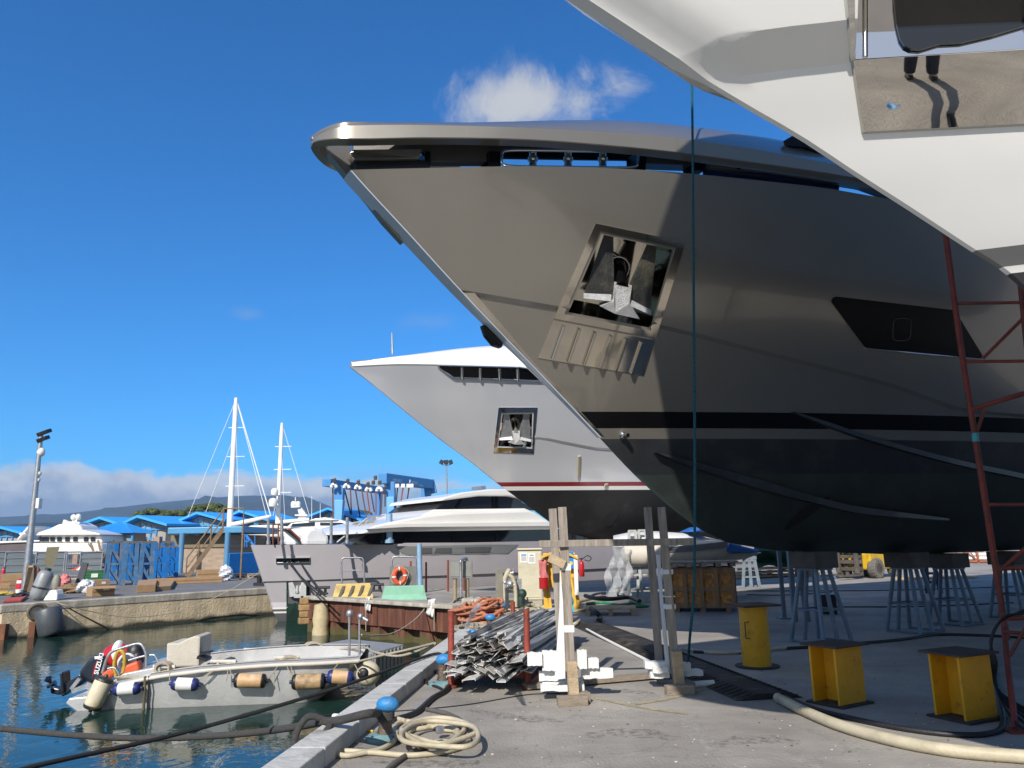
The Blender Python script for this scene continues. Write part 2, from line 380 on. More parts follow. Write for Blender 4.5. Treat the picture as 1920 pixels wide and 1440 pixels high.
def stained(nt,vec,c,p):
    L=nt.links
    mp=nd(nt,'Mapping'); mp.inputs['Scale'].default_value=(1.6,1.6,.12); L.new(vec,mp.inputs[0])
    n=nd(nt,'TexNoise',Scale=2.2,Detail=8.,Roughness=.7); L.new(mp.outputs[0],n.inputs['Vector']); r=ramp(nt,[(.40,.72),(.58,1.1)]); L.new(n.outputs['Fac'],r.inputs[0]); c=mixc(nt,.85,c,r.outputs[0],'MULTIPLY')
    sp=nd(nt,'SeparateXYZ'); L.new(vec,sp.inputs[0]); n2=nd(nt,'TexNoise',Scale=1.3,Detail=6.); L.new(vec,n2.inputs['Vector'])
    m=nd(nt,'Math',operation='MULTIPLY_ADD'); m.inputs[1].default_value=.3; L.new(n2.outputs['Fac'],m.inputs[0]); L.new(sp.outputs['Z'],m.inputs[2])
    r=ramp(nt,[(.0,1.),(.12,0.)]); mr=nd(nt,'Math',operation='ADD'); mr.inputs[1].default_value=.78; L.new(m.outputs[0],mr.inputs[0]); L.new(mr.outputs[0],r.inputs[0]); c=mixc(nt,r.outputs[0],c,(.055,.05,.035))
    return c
QWALL=M('quay_concrete',(.62,.50,.33),.85,var=.15,scale=2.5,bump=.25,bscale=14,extra=stained)
WATERM=bpy.data.materials.new('harbour_water'); WATERM.use_nodes=True; nt=WATERM.node_tree; p=nt.nodes['Principled BSDF']; L=nt.links
p.inputs['Base Color'].default_value=(.010,.034,.026,1); p.inputs['Roughness'].default_value=.03; p.inputs['IOR'].default_value=1.33; p.inputs['Specular IOR Level'].default_value=.6
g=nd(nt,'NewGeometry'); mp=nd(nt,'Mapping'); mp.inputs['Scale'].default_value=(1,.85,1); mp.inputs['Rotation'].default_value=(0,0,.5); L.new(g.outputs['Position'],mp.inputs[0])
n1=nd(nt,'TexNoise',Scale=1.5,Detail=3.,Roughness=.5,Distortion=.5); n2=nd(nt,'TexNoise',Scale=6.,Detail=3.,Roughness=.55,Distortion=.3)
for n in(n1,n2): L.new(mp.outputs[0],n.inputs['Vector'])
b1=nd(nt,'Bump',Strength=.20,Distance=.065); b2=nd(nt,'Bump',Strength=.24,Distance=.018); L.new(n1.outputs['Fac'],b1.inputs['Height']); L.new(n2.outputs['Fac'],b2.inputs['Height']); L.new(b1.outputs[0],b2.inputs['Normal']); L.new(b2.outputs[0],p.inputs['Normal'])
WZ=-1.0
obj('water',MB().add([(-3000,-60,WZ),(3000,-60,WZ),(3000,3500,WZ),(-3000,3500,WZ)],[(0,1,2,3)]),WATERM,kind='structure')
def land(name,poly,mt,side,zt=0.,zb=-3.):
    n=len(poly); b=MB(); b.mat(0).add([(x,y,zt) for x,y in poly],[tuple(range(n))]); b.mat(1)
    b.add([(x,y,zt) for x,y in poly]+[(x,y,zb) for x,y in poly],[(i,(i+1)%n,n+(i+1)%n,n+i) for i in range(n)]); return obj(name,b,[mt,side],kind='structure')
xy=lambda v:(v.x,v.y)
K0=G(490,1440,.14); K1=G(862,1180,.14); kd=(K1-K0).normalized(); KS=K0-kd*14
PLp=G(592,1120); PRp=G(872,1138); pd=(PRp-PLp).normalized(); pb=V((-pd.y,pd.x,0)); 
LYTH=35.; lyu=V((math.cos(math.radians(LYTH)),math.sin(math.radians(LYTH)),0))
PB=PLp+pb*2.6
BK=PB+lyu*23.
land('ground',[xy(KS),xy(K1),xy(PRp),xy(PLp),xy(PB),xy(BK),(BK.x+2,BK.y+9),(BK.x-4,150),(BK.x-4,900),(900,900),(900,-30),(KS.x+2,-30)],GROUND,QWALL)
A=G(0,1135); B_=G(492,1103); qd=(B_-A).normalized(); qn=V((-qd.y,qd.x,0))
QE=A+qd*46
QA=A+V((.1,-.0,0))
land('far_quay_ground',[xy(QA),xy(QE),(QE.x+20,QE.y+8),(QE.x+20,900),(-900,900),(-900,60),xy(QA+qn*55)],ASPH,QWALL,zt=-.004)
# cope of the far quay, its old wall face
cb=MB(); cb.beam(A+V((0,0,-.11))+qn*.12,QE+V((0,0,-.11))+qn*.12,.42,.24,V((0,0,1)))
obj('quay_edge_coping',cb,M('coping',(.42,.38,.31),.85,var=.2,scale=3,bump=.2,extra=stained),bevel=.03,label='pale concrete coping along the top of the far quay wall',cat='coping')
# kerb along the near quay
kb=MB(); kn=V((kd.y,-kd.x,0)); a0=KS+kn*.13; a1=K1+kn*.13
kz=.07
N=26
for i in range(N):
    p0=a0.lerp(a1,i/N); p1=a0.lerp(a1,(i+1)/N-.0006); kb.beam((p0.x,p0.y,kz),(p1.x,p1.y,kz),.27,.15,(0,0,1))
obj('quay_kerb',kb,M('kerb_concrete',(.47,.46,.43),.8,var=.14,scale=3,bump=.15,dirt=(.2,.19,.17),dirtamt=.2),bevel=.012,label='raised concrete kerb along the near quay edge beside the water',cat='kerb')
# hills
def hill(name,pts,Y,depth,mat,seed):
    rr=random.Random(seed); rows=[]; n=140
    for k in range(7):
        row=[]
        for i in range(n+1):
            px=lerp(-700,2600,i/n); top=interp(pts,px); P=AY(px,top,Y); h=max(2,P.z)
            q=(k/6); f=math.sin(q*PI)**.8 if q<=.5 else 1-((q-.5)*2)**1.5*.6
            hh=h*f*(1+.07*math.sin(i*.9+k*2)*(q!=.5)+.05*math.sin(i*2.3+k)*(q!=.5))
            row.append(V((P.x*(1+(q-.5)*depth/Y),Y+(q-.5)*depth,hh-3)))
        rows.append(row)
    return obj(name,MB().grid(rows),mat,smooth=80,kind='structure')
HM=M('wooded_hills',(.014,.026,.028),.95,var=.75,scale=.008,bump=0)
hill('hills',[(-700,985),(0,968),(120,962),(220,950),(330,938),(480,928),(560,930),(600,940),(640,957),(700,975),(800,985),(1000,992),(2600,995)],3600,1400,HM,1)
hill('foothills',[(-700,985),(0,984),(20,980),(110,977),(180,980),(260,990),(420,1000),(2600,1006)],1500,400,HM,3)
# ---------------- yacht materials ----------------
def streaks(nt,vec,c,p):
    L=nt.links; mp=nd(nt,'Mapping'); mp.inputs['Scale'].default_value=(5,5,.25); L.new(vec,mp.inputs[0])
    n=nd(nt,'TexNoise',Scale=2.2,Detail=5.,Roughness=.7); L.new(mp.outputs[0],n.inputs['Vector']); r=ramp(nt,[(.63,0.),(.72,.16)]); L.new(n.outputs['Fac'],r.inputs[0])
    return mixc(nt,r.outputs[0],c,(.42,.39,.34))
TAUPE=M('taupe_gloss_paint',(.272,.252,.216),.21,.5,.03,.7,0,coat=.8,extra=streaks)
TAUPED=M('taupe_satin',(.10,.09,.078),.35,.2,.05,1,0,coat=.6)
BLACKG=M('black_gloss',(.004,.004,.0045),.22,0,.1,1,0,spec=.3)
NAVYB=M('navy_boot_paint',(.022,.025,.028),.4,0,.2,2,.03,coat=.3,dirt=(.045,.047,.047),dirtamt=.3)
ANTIF=M('green_black_antifouling',(.028,.038,.034),.55,0,.3,1.2,.05,dirt=(.05,.055,.05),dirtamt=.3)
BRONZE=M('warm_polished_steel',(.64,.595,.51),.09,1.,.08,1.5,.02,bscale=2.)
CHROME=M('polished_steel',(.72,.70,.66),.06,1.,.04,1.5,.012,bscale=2.)
STEEL=M('galvanised_steel',(.42,.43,.44),.42,.75,.18,9,.08)
GALV=M('cast_galvanised_anchor',(.5,.5,.5),.5,.35,.2,14,.25,dirt=(.3,.26,.18),dirtamt=.3)
DKST=M('dark_anchor_steel',(.055,.055,.052),.38,.4,.3,6,.12,dirt=(.16,.14,.09),dirtamt=.3)
GLASS=M('dark_tinted_glass',(.008,.010,.013),.04,0,.1,1,0,coat=.5,spec=.8)
RUBB=M('black_rubber',(.012,.012,.013),.6,0,.2,8,.1)
# ---------------- the big taupe yacht ----------------
P0=AY(1122,819,10.7); F1=Frame(P0,30); stem=[]
for x,y in[(580,240),(646,322),(766,451),(846,537),(909,602),(999,692),(1062,757),(1122,819),(1187,888),(1260,953),(1333,1004),(1400,1027),(1500,1035)]:
    a,z=F1.sz(x,y); stem.append((z,a))
stem.sort(); stem=[(1.2,stem[0][1]+3.6),(stem[0][0]-.05,stem[0][1]+1.2)]+stem+[(stem[-1][0]+.6,stem[-1][1]-.6)]
H1=Hull(P0,30,stem,[(1.2,0),(1.3,.3),(1.55,1.2),(1.9,1.9),(2.5,2.5),(3.3,2.85),(4.7,3.1),(6.2,3.3)],[(1.2,8),(1.9,9),(3.2,11.5),(4.7,12),(6.2,12)],1.8,wf=[(1.2,.02),(3.,.03),(3.9,.06),(4.8,.10),(6.2,.14)])
def zline(Hx,line,Bf=None):
    o=[]
    for x,y in line:
        a,b,z=Hx.loc(Hx.hit(x,y,Bf=Bf)); o.append((a,z))
    o.sort(); return o
shl=zline(H1,[(655,321),(800,315),(1000,312),(1200,318),(1400,336),(1550,353),(1680,375)]); shl.append((20,shl[-1][1]))
knl=zline(H1,[(870,545),(1030,572),(1240,610),(1420,655),(1680,722),(1830,770)]); knl.append((20,knl[-1][1]-.3))
SHZ=shl[0][1]; shf=lambda a:interp(shl,a); knf=lambda a:interp(knl,a)
def sm(t): t=max(0,min(1,t)); return t*t*(3-2*t)
H1.addf=lambda a,z:-.05*(1 if z<knf(a)-.001 and z>2.2 else (max(0,(z-1.6)/.6) if z<=2.2 else 0))
zst=zline(H1,[(1100,773),(1400,781)])[0][1]; zs1=zline(H1,[(1200,772)])[0][1]; zs0=zline(H1,[(1200,803)])[0][1]; zb1=zline(H1,[(1200,823)])[0][1]; zb0=zline(H1,[(1250,890)])[0][1]
b=MB(); cst=lambda z:(lambda a:z)
H1.mesh(b,[(cst(1.24),3,1),(cst(zb0),3,9),(cst(zb1),2,4),(cst(zs0),0,1),(cst(zs1),1,2),(lambda a:max(zs1+.02,knf(a)-.03),0,8),(lambda a:max(zs1+.03,knf(a)+.005),0,1),(shf,0,12)],54,22.,deck=0)
y1=thing('motor_yacht','large taupe motor yacht on stands with black stripe and gaping anchor pocket','yacht',(P0.x,P0.y,0),math.radians(30))
hull=obj('hull',b,[TAUPE,BLACKG,NAVYB,ANTIF],y1,smooth=12,weld=True)
cut=MB()
po=[(1125.5,433),(1267,464),(1220,620),(1058,589)]
def nrm(Hx,poly):
    c=[Hx.hit(x,y) for x,y in poly]; n=(c[1]-c[0]).cross(c[3]-c[0]).normalized(); 
    return n if n.dot(CAM-c[0])>0 else -n
pn=nrm(H1,po); oc=[H1.hit(x,y) for x,y in po]; cen=sum(oc,V())/4
ctop=[p+pn*.4+(p-cen)*.02 for p in oc]; cbot=[cen+(p-cen)*.80-pn*.62 for p in oc]
cut.add(ctop+cbot,[(3,2,1,0),(4,5,6,7),(0,1,5,4),(1,2,6,5),(2,3,7,6),(3,0,4,7)])
boolcut(hull,cut,[BRONZE])
b=MB(); H1.ring(b,[(1117,419),(1286,454),(1230,634),(1038,597)],po,.014); obj('pocket_frame',b,BRONZE,y1,smooth=30)
# anchor in its pocket : r right, u up, n outwards
def anchor(par,hx,quad,nn,depth,mats,fl=1.,spread=1.):
    q=[hx.hit(x,y) for x,y in quad]; c=sum(q,V())/4; r=((q[1]-q[0])+(q[2]-q[3])); w=r.length/2; r.normalize(); u=((q[0]-q[3])+(q[1]-q[2])); h=u.length/2; u=(u-r*u.dot(r)).normalized(); n=r.cross(u)
    if n.dot(nn)<0: n=-n
    T=lambda x,y,z:c+r*(x*w)+u*(y*h)+n*z
    d=depth
    for sgn in(-1,1):
        b=MB(); k=sgn
        f=[T(.36*k*spread,.47,-d*.25),T(.24*k*spread,.48,-d*.25),T(.09*k,-.05,-d*.02),T(.10*k,-.22,d*.03),T(.46*k*spread,-.24,-d*.02)]
        b.prism(f,-n*.07,.92); obj('fluke',b,mats[0],par,bevel=.006)
    b=MB()
    b.prism([T(-.10,-.02,d*.02),T(.12,-.02,d*.02),T(.12,-.22,d*.20),T(.30,-.38,d*.16),T(-.02,-.37,d*.20),T(-.22,-.32,d*.14),T(-.08,-.22,d*.20)],-n*.16,.9)
    b.prism([T(-.47*spread,-.22,d*.04),T(-.10,-.17,d*.06),T(-.10,-.24,d*.2),T(-.47*spread,-.27,d*.12)],-n*.05)
    b.prism([T(.47*spread,-.26,d*.04),T(.10,-.17,d*.06),T(.10,-.24,d*.2),T(.47*spread,-.31,d*.12)],-n*.05)
    obj('crown',b,mats[1],par,bevel=.008)
    b=MB(); b.cyl(T(0,-.08,0),T(0,.14,-d*.9),.075*w*1.2,n=14); obj('shank',b,mats[2],par,smooth=40)
    b=MB(); b.tube([T(0,.1,-d*.75)+(r*math.cos(t)+u*math.sin(t))*.14*w for t in [2*PI*i/20 for i in range(20)]],.018,8,closed=True); obj('hawse_ring',b,mats[3],par,smooth=60)
    return T
an=thing('ship_anchor','galvanised crown anchor with dark flukes in the taupe yacht pocket','anchor',cen-pn*.3)
anchor(an,H1,po,pn,.5,[DKST,GALV,BLACKG,CHROME],spread=.9)
b=MB(); H1.patch(b,[(1038,600),(1228,638),(1207,704),(1009,671)],.012); pl=obj('rubbing_plate',b,BRONZE,y1,smooth=30)
for i in range(6):
    x0,y0=lerp(1056,1203,i/5),lerp(609,641,i/5); x1,y1_=lerp(1034,1183,i/5),lerp(672,700,i/5)
    b=MB(); a=H1.hit(x0,y0,.012);c=H1.hit(x1,y1_,.012); nn=pn
    b.beam(a+nn*.025,c+nn*.025,.04,.06,nn); obj('rib',b,CHROME if i==0 else BRONZE,pl,bevel=.008)
# knuckle shadow groove, spray rails, thruster, window
b=MB(); H1.patch(b,[(1559,566),(1561,559),(1568,556),(1785,581),(1792,584),(1841,664),(1843,670),(1838,673),(1628,653),(1621,650)],.012,rings=5); wn=obj('window',b,M('black_window_film',(.004,.004,.005),.25,0,.1,1,0,spec=.25),y1,smooth=30)
b=MB(); ol=[]
for i in range(28):
    t=2*PI*i/28; c_,s_=math.cos(t),math.sin(t); x=1691+17*math.copysign(abs(c_)**.5,c_)+2.*-s_; y=618+21*math.copysign(abs(s_)**.5,s_); ol.append(H1.hit(x,y,.018))
b.tube(ol,.004,6,closed=True); obj('porthole_rim',b,TAUPED,wn,smooth=60)
b=MB(); b.tube([H1.hit(lerp(1622,1843,i/10),lerp(653.5,674,i/10),.01) for i in range(11)],.012,6); obj('sill',b,CHROME,wn,smooth=60)
b=MB(); H1.strip(b,[(1234,849),(1330,879),(1440,912),(1530,937),(1620,957),(1780,974)],[.005,.10,.13,.10,.10,.03],.10,depth=.14); obj('spray_rail',b,NAVYB,y1,smooth=25)
b=MB(); H1.strip(b,[(1490,773),(1560,797),(1640,824),(1790,865),(1920,893),(2050,925)],[.01,.06,.07,.08,.08,.08],.07,depth=.1); obj('spray_rail',b,NAVYB,y1,smooth=25)
b=MB(); H1.patch(b,[(1470,994),(1482,975),(1508,950),(1560,928),(1540,950),(1505,978),(1478,994)],.012,dense=3,rings=3); obj('thruster_tunnel',b,RUBB,y1,smooth=40)
b=MB(); q=H1.hit(1166,816,0); b.ball(q+H1.n*.02,(.05,.05,.05)); b.cyl(q,q+H1.n*.14-V((0,0,.02)),.03,n=10); obj('through_hull_bolt',b,CHROME,y1,smooth=40)
# stem guard plate (flat tan steel) and stem face
b=MB(); H1.patch(b,[(866,546),(890,549),(1010,690),(1132,817),(1116,815),(988,690)],.014,dense=12,rings=3); obj('stem_plate',b,BRONZE,y1,smooth=30)
b=MB(); rows=[]
for i in range(31):
    z=lerp(3.0,SHZ-.01,i/30); a=H1.s0(z)-.012; wv=interp(H1.wf,z)+.004; rows.append([H1.W(a+.02,-wv-.004,z),H1.W(a,-wv,z),H1.W(a-.006,0,z),H1.W(a,wv,z),H1.W(a+.02,wv+.004,z)])
obj('stem_face',b.grid(rows),M('painted_sky_sheen',(.62,.68,.76),.25,.2,.02,1,0,coat=1.),y1,smooth=35)  # sky highlight on the chrome stem, painted in as pale blue
b=MB()
sp=[(898,612),(912,612),(938,648),(935,655),(920,650),(905,632)]
pp=[H1.pt(x,y,-.14) for x,y in sp]; b.prism(pp,H1.n*.10); obj('bow_fitting',b,BLACKG,y1,bevel=.02)
# bulwark visor that runs round the bow above the mooring slot
capz=zline(H1,[(655,262),(800,258),(1000,262),(1200,278),(1400,303),(1600,333)]) 
Bc=lambda a,z:H1.B(a+.50,SHZ-.02)+.10
def czl(line): 
    o=[]
    for x,y in line:
        a,b_,z=H1.loc(H1.hit(x,y,Bf=Bc)); o.append((a,z))
    return sorted(o)
cl=czl([(600,258),(655,260),(800,258),(1000,262),(1200,278),(1400,303),(1600,333),(1750,365)]); cu=czl([(592,242),(655,233),(800,232),(1000,238),(1200,250),(1400,275),(1560,305),(1750,345)])
print('cap',[ (round(a,2),round(z,2)) for a,z in cl],[ (round(a,2),round(z,2)) for a,z in cu])
sN=cu[0][0]+.01
rows=[]
NS=64
ss=[sN+(i/NS)**2.6*(9-sN) for i in range(NS+1)]
def cap_row(a,sg):
    bb=max(.03,H1.B(a+.50,SHZ-.02)+.10) if a>sN+.01 else .03
    zl=interp(cl,a);zu=interp(cu,a); g=min(1,(a-sN)/1.2); cr=interp([(0,.04),(.6,.10),(1.4,.26),(2.6,.42),(4.5,.56),(8,.66)],a-sN)
    e_=min(1,max(0,(a-sN)/.34)); r_=math.sqrt(max(0,1-(1-e_)**2)); bb=max(.012,bb*r_); md=lerp(zl,zu,.62); zl=md-(md-zl)*(.3+.7*r_); zu=md+(zu-md)*(.3+.7*r_); i1=max(.006,bb-.17); i2=max(.01,bb-.62*sm((a-sN)/2.0)-.01)
    q=[(i1,zl-.01),(bb-.012,zl-.004),(bb,zl+.006),(bb-.012,zu-.012),(bb-.022,zu),(lerp(bb,i2,.5),zu+cr*.60),(i2,zu+cr),(max(.0,i2-.06),zu+cr-.05),(max(.0,i1-.10),zl+.12)]
    return [H1.W(a,sg*x,z) for x,z in q]
b=MB()
b.grid([cap_row(a,1) for a in ss],cj=True); b.grid([cap_row(a,-1) for a in ss],cj=True,flip=True)
R0=cap_row(sN,1);R1=cap_row(sN,-1); b.grid([R1,R0],cj=True)
capo=obj('bulwark_visor',b,TAUPE,y1,smooth=24,weld=False)
# prow blade: starboard end of the visor running down past the stem
b=MB(); poly=[(590,252),(600,262),(655,262),(662,300),(664,322),(690,352),(725,405),(757,455),(720,415),(690,376),(650,330),(618,290)]
b.prism([H1.pt(x,y,-.06) for x,y in poly],-H1.n*.12,1.0); obj('prow_blade',b,TAUPE,y1,bevel=.015)
# things in the slot
Bs=lambda a,z:H1.B(a,SHZ-.02)-.06
def slotpoly(name,poly,mat,dep,parent=None,bev=.008,off=0.):
    P=[H1.hit(x,y,off,Bf=Bs) for x,y in poly]; b=MB(); b.prism(P,-H1.n*dep); return obj(name,b,mat,parent or y1,bevel=bev)
slotpoly('fashion_plate',[(655,288),(662,281),(792,279),(785,297),(665,299)],TAUPE,.10,off=.05)
slotpoly('slot_coaming',[(662,300),(806,300),(806,316),(668,318)],BLACKG,.3)
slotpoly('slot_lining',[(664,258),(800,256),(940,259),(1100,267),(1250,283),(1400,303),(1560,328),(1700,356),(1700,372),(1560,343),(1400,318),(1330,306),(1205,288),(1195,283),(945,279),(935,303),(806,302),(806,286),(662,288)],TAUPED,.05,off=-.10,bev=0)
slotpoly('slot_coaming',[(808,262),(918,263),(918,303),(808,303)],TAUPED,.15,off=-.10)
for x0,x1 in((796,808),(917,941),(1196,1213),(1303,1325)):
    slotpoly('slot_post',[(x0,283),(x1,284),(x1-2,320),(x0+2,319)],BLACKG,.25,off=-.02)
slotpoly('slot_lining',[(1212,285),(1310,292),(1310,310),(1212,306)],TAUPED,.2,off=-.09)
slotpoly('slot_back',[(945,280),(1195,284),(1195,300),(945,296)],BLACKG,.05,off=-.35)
fr=[]
for i in range(40):
    t=2*PI*i/40; c_,s_=math.cos(t),math.sin(t); fr.append(H1.hit(1068+128*math.copysign(abs(c_)**.22,c_),298+15.5*math.copysign(abs(s_)**.35,s_)+ (128*math.copysign(abs(c_)**.22,c_))*.012,.02,Bf=Bs))
fl=thing('fairlead','chrome rounded fairlead frame with three rollers in the taupe bow slot','fairlead',fr[30]); 
obj('frame',MB().tube(fr,.018,8,closed=True),CHROME,fl,smooth=60)
for x in(999,1065,1130):
    a=H1.hit(x,283,-.05,Bf=Bs); c=H1.hit(x,314,-.05,Bf=Bs); b=MB(); d=(c-a)
    for q0,q1,r0,r1 in((0,.45,.055,.045),(.45,.55,.07,.07),(.55,1,.045,.055)): b.cyl(a+d*q0,a+d*q1,r0,r1,14)
    obj('roller',b,CHROME,fl,smooth=40)
slotpoly('slot_beam',[(1332,297),(1620,337),(1680,352),(1680,372),(1620,350),(1440,322),(1334,314)],TAUPE,.12,off=.03)
slotpoly('slot_reflection',[(1322,316),(1440,324),(1574,347),(1574,356),(1440,341),(1322,328)],M('painted_blue_reflection',(.008,.02,.07),.08,0,.1,1,0,coat=1.),.05,off=-.02)  # dark blue reflection in the slot, put into the base colour
e=H1.hit(1387,309,.045,Bf=Bs); b=MB(); b.cyl(e-H1.n*.04,e+H1.n*.012,.058,n=24); emb=obj('round_emblem',b,BLACKG,y1,smooth=40)
b=MB(); ang=[(math.cos(t),math.sin(t)) for t in [2*PI*i/24 for i in range(24)]]
b.tube([e+H1.n*.014+H1.u*(.036*c)+V((0,0,.036*s_)) for c,s_ in ang],.004,5,closed=True); b.beam(e+H1.n*.014-H1.u*.026,e+H1.n*.014+H1.u*.026,.008,.006,H1.n); b.beam(e+H1.n*.014-V((0,0,.03)),e+H1.n*.014+V((0,0,.03)),.012,.006,H1.n)
b.box(e+H1.n*.014+H1.u*.012+V((0,0,.012)),(.02,.02,.012),R=None); obj('mark',b,M('white_mark',(.8,.8,.8),.5),emb)
slotpoly('side_vent',[(1473,262),(1490,252),(1530,272),(1560,292),(1550,296),(1510,276),(1478,274)],BLACKG,.05,off=.1)
# ---------------- white yacht overhead ----------------
P2=AY(1825,470,3.25); TW=8
H2f=Frame(P2,TW)
st2=[]
for x,y in[(1080,0),(1190,72),(1300,140),(1400,200),(1500,258),(1600,324),(1700,388),(1825,470),(1880,505)]:
    a,z=H2f.sz(x,y); st2.append((z,a))
st2.sort(); z0,a0=st2[0]; z1,a1=st2[-1]; 
ex=lambda z:a1+(z-z1)*(st2[-1][1]-st2[-3][1])/(st2[-1][0]-st2[-3][0])*1.05
st2=[(.75,3.9),(.85,2.7),(1.15,2.1),(1.75,1.3),(2.3,.6)]+st2+[(z1+.5,a1-.62),(z1+1.8,a1-1.15),(z1+3.6,a1-1.75)]
print('white stem',[(round(z,2),round(a,2)) for z,a in st2])
H2=Hull(P2,TW,st2,[(.75,0),(1.0,.6),(1.7,1.6),(2.8,2.3),(4.2,2.5),(7.5,2.8)],[(.75,6),(2.7,7),(3.6,9.3),(4.3,10),(7.5,10)],1.6,wf=[(.75,.01),(7,.02)])
lipl=zline(H2,[(1300,108),(1340,95),(1450,79),(1590,63)]); lipl=[(lipl[0][0]-1,lipl[0][1]-.05)]+lipl; sl_=(lipl[-1][1]-lipl[1][1])/(lipl[-1][0]-lipl[1][0]); lipl.append((14,lipl[-1][1]+.02*(14-lipl[-1][0])))
print('lip',lipl)
lpf=lambda a:interp(lipl,a)
H2.addf=lambda a,z:.10*(.25+.75*sm((a-H2.s0(z))/.22))*(1. if z>lpf(a)-.001 else max(0.,1-(lpf(a)-z)/.10))
zz=lambda x,y:H2.loc(H2.hit(x,y))[2]
zA=zz(1840,468);zB=zz(1885,500);zC=zz(1900,512)
print('white bands',zA,zB,zC)
ztop=z1+3.3
WHITE=M('white_gloss_paint',(.735,.725,.695),.22,0,.025,.6,0,coat=.6)
GREYB=M('grey_band_paint',(.12,.12,.122),.35,0,.05,1,0,coat=.5)
b=MB()
H2.mesh(b,[(cst(.8),2,1),(cst(zC),2,6),(cst(zB),0,1),(cst(zA),1,2),(lambda a:lpf(a)-.10,0,12),(lpf,0,3),(lambda a:lpf(a)+.01,0,1),(cst(ztop),0,10)],60,15.,deck=0)
y2=thing('motor_yacht','glossy white motor yacht overhanging the quay with a mirror polished side panel','yacht',(P2.x,P2.y,0),math.radians(TW))
obj('hull',b,[WHITE,GREYB,M('dark_bottom_paint',(.03,.03,.033),.5,0,.2,2,.04)],y2,smooth=20,weld=True)
h2=[o for o in y2.children if o.name.startswith('hull')][0]
b0=H2.hit(1604,111,-.03);b1=H2.hit(2010,86,-.03); pd2=(b1-b0); pd2.z=0; pd2.normalize(); pn2=V((pd2.y,-pd2.x,0)); rp=lambda x,y:PL(x,y,b0,pn2)
rq=[(1604,111),(2010,86),(2010,-95),(1604,-80)]
cut=MB(); cut.add([H2.hit(x,y,.35)+pn2*.2 for x,y in rq]+[rp(x,y)-pn2*.02 for x,y in rq],[(3,2,1,0),(4,5,6,7),(0,1,5,4),(1,2,6,5),(2,3,7,6),(3,0,4,7)]); boolcut(h2,cut,[CHROME])
b=MB(); b.prism([rp(x,y) for x,y in((1604,111),(2010,86),(2010,-95),(1604,-80))],-pn2*.015); pan=obj('mirror_recess',b,M('mirror_bright',(.88,.89,.92),.03,1.,.02,1,.004,bscale=1.2),y2)
b=MB(); b.prism([rp(x,y)+pn2*.004 for x,y in((1675,14),(1679,50),(1686,78),(1694,90),(1706,96),(1724,97),(1760,86),(1800,84),(1860,70),(1920,52),(2000,36),(2000,-80),(1672,-76))],pn2*.012); obj('window',b,GLASS,pan)
b=MB(); b.prism([rp(x,y)+pn2*.004 for x,y in((1624,60),(1660,40),(1664,62),(1660,104),(1626,106))],pn2*.006); 
b=MB(); b.tube([rp(1622,108),rp(1622,-70)],.012,8); obj('mullion',b,CHROME,pan,smooth=60)
b=MB(); H2.quad(b,[(1600,113),(1995,88),(1995,228),(1620,247)],lambda x,y,u,v:.02,10,6); obj('mirror_panel',b,M('mirror_champagne',(.60,.565,.50),.015,1.,.0,1.5,.003,bscale=1.2,rvar=0),y2,smooth=40)
b=MB(); H2.quad(b,[(1583,-60),(1603,-60),(1603,112),(1598,112)],lambda x,y,u,v:.02,3,6); obj('mirror_jamb',b,CHROME,y2,smooth=40)
b=MB(); b.prism([H2.W(a,2.2,z) for a,z in((-1.6,ztop-.05),(-1.7,8.6),(.25,10.7),(1.,13.),(9,13.6),(9,ztop-.05))],-H2.n*4.4); obj('shading_superstructure',b,WHITE,y2,bevel=.15)  # unseen upper works, added and shaped to cast shade on the taupe hull
b=MB(); b.prism([H2.W(a,2.24,z) for a,z in((.8,11.),(1.3,12.3),(8,12.6),(8,11.))],-H2.n*4.48); obj('bridge_windows',b,BLACKG,y2)
# ---------------- silver-white yacht behind ----------------
P3=AY(935,908,21.5); T3=30
F3=Frame(P3,T3); st3=[]
for x,y in[(657,689),(700,722),(760,772),(820,820),(880,864),(935,908),(985,945),(1030,978),(1070,1003)]:
    a,z=F3.sz(x,y); st3.append((z,a))
st3.sort(); zk=st3[0][0]; print('st3',[(round(z,2),round(a,2)) for z,a in st3])
st3=[(zk-.35,st3[0][1]+4.),(zk-.22,st3[0][1]+1.6)]+st3+[(st3[-1][0]+.5,st3[-1][1]-.75)]
H3=Hull(P3,T3,st3,[(zk-.35,0),(zk,1.3),(3.2,2.9),(5,3.2),(7.5,3.5)],[(zk,9),(3.2,13),(7.5,13)],1.75,wf=[(0,.02),(9,.03)])
sh3=zline(H3,[(657,687),(760,683),(830,684),(950,690),(1050,705)]); sh3.append((25,sh3[-1][1]-.2))
kn3=zline(H3,[(845,818),(920,824),(1010,820),(1060,828),(1130,840)]); kn3.append((25,kn3[-1][1]-.6)); kf3=lambda a:interp(kn3,a)
H3.addf=lambda a,z:-.05*sm((a+.5)/2.)*(1. if z<kf3(a)-.001 else 0)
zr1=zline(H3,[(1000,904)])[0][1];zr0=zline(H3,[(1000,912)])[0][1];zw0=zline(H3,[(1000,919.5)])[0][1]
SILV=M('silver_white_paint',(.60,.61,.64),.22,.15,.03,.5,0,coat=1.)
WH2=M('yacht_white',(.80,.79,.76),.3,0,.03,.8,0,coat=.5)
REDS=M('deep_red_stripe',(.22,.012,.016),.3,0,.05,1,0,coat=.5); BLKAF=M('black_antifouling',(.012,.012,.013),.55,0,.25,1.5,.05,dirt=(.03,.03,.03),dirtamt=.2)
b=MB(); H3.mesh(b,[(cst(zk-.34),3,1),(cst(zw0),3,8),(cst(zr0),1,1),(cst(zr1),2,1),(lambda a:kf3(a)-.05,0,8),(kf3,0,1),(lambda a:interp(sh3,a),0,10)],44,10.,deck=1)
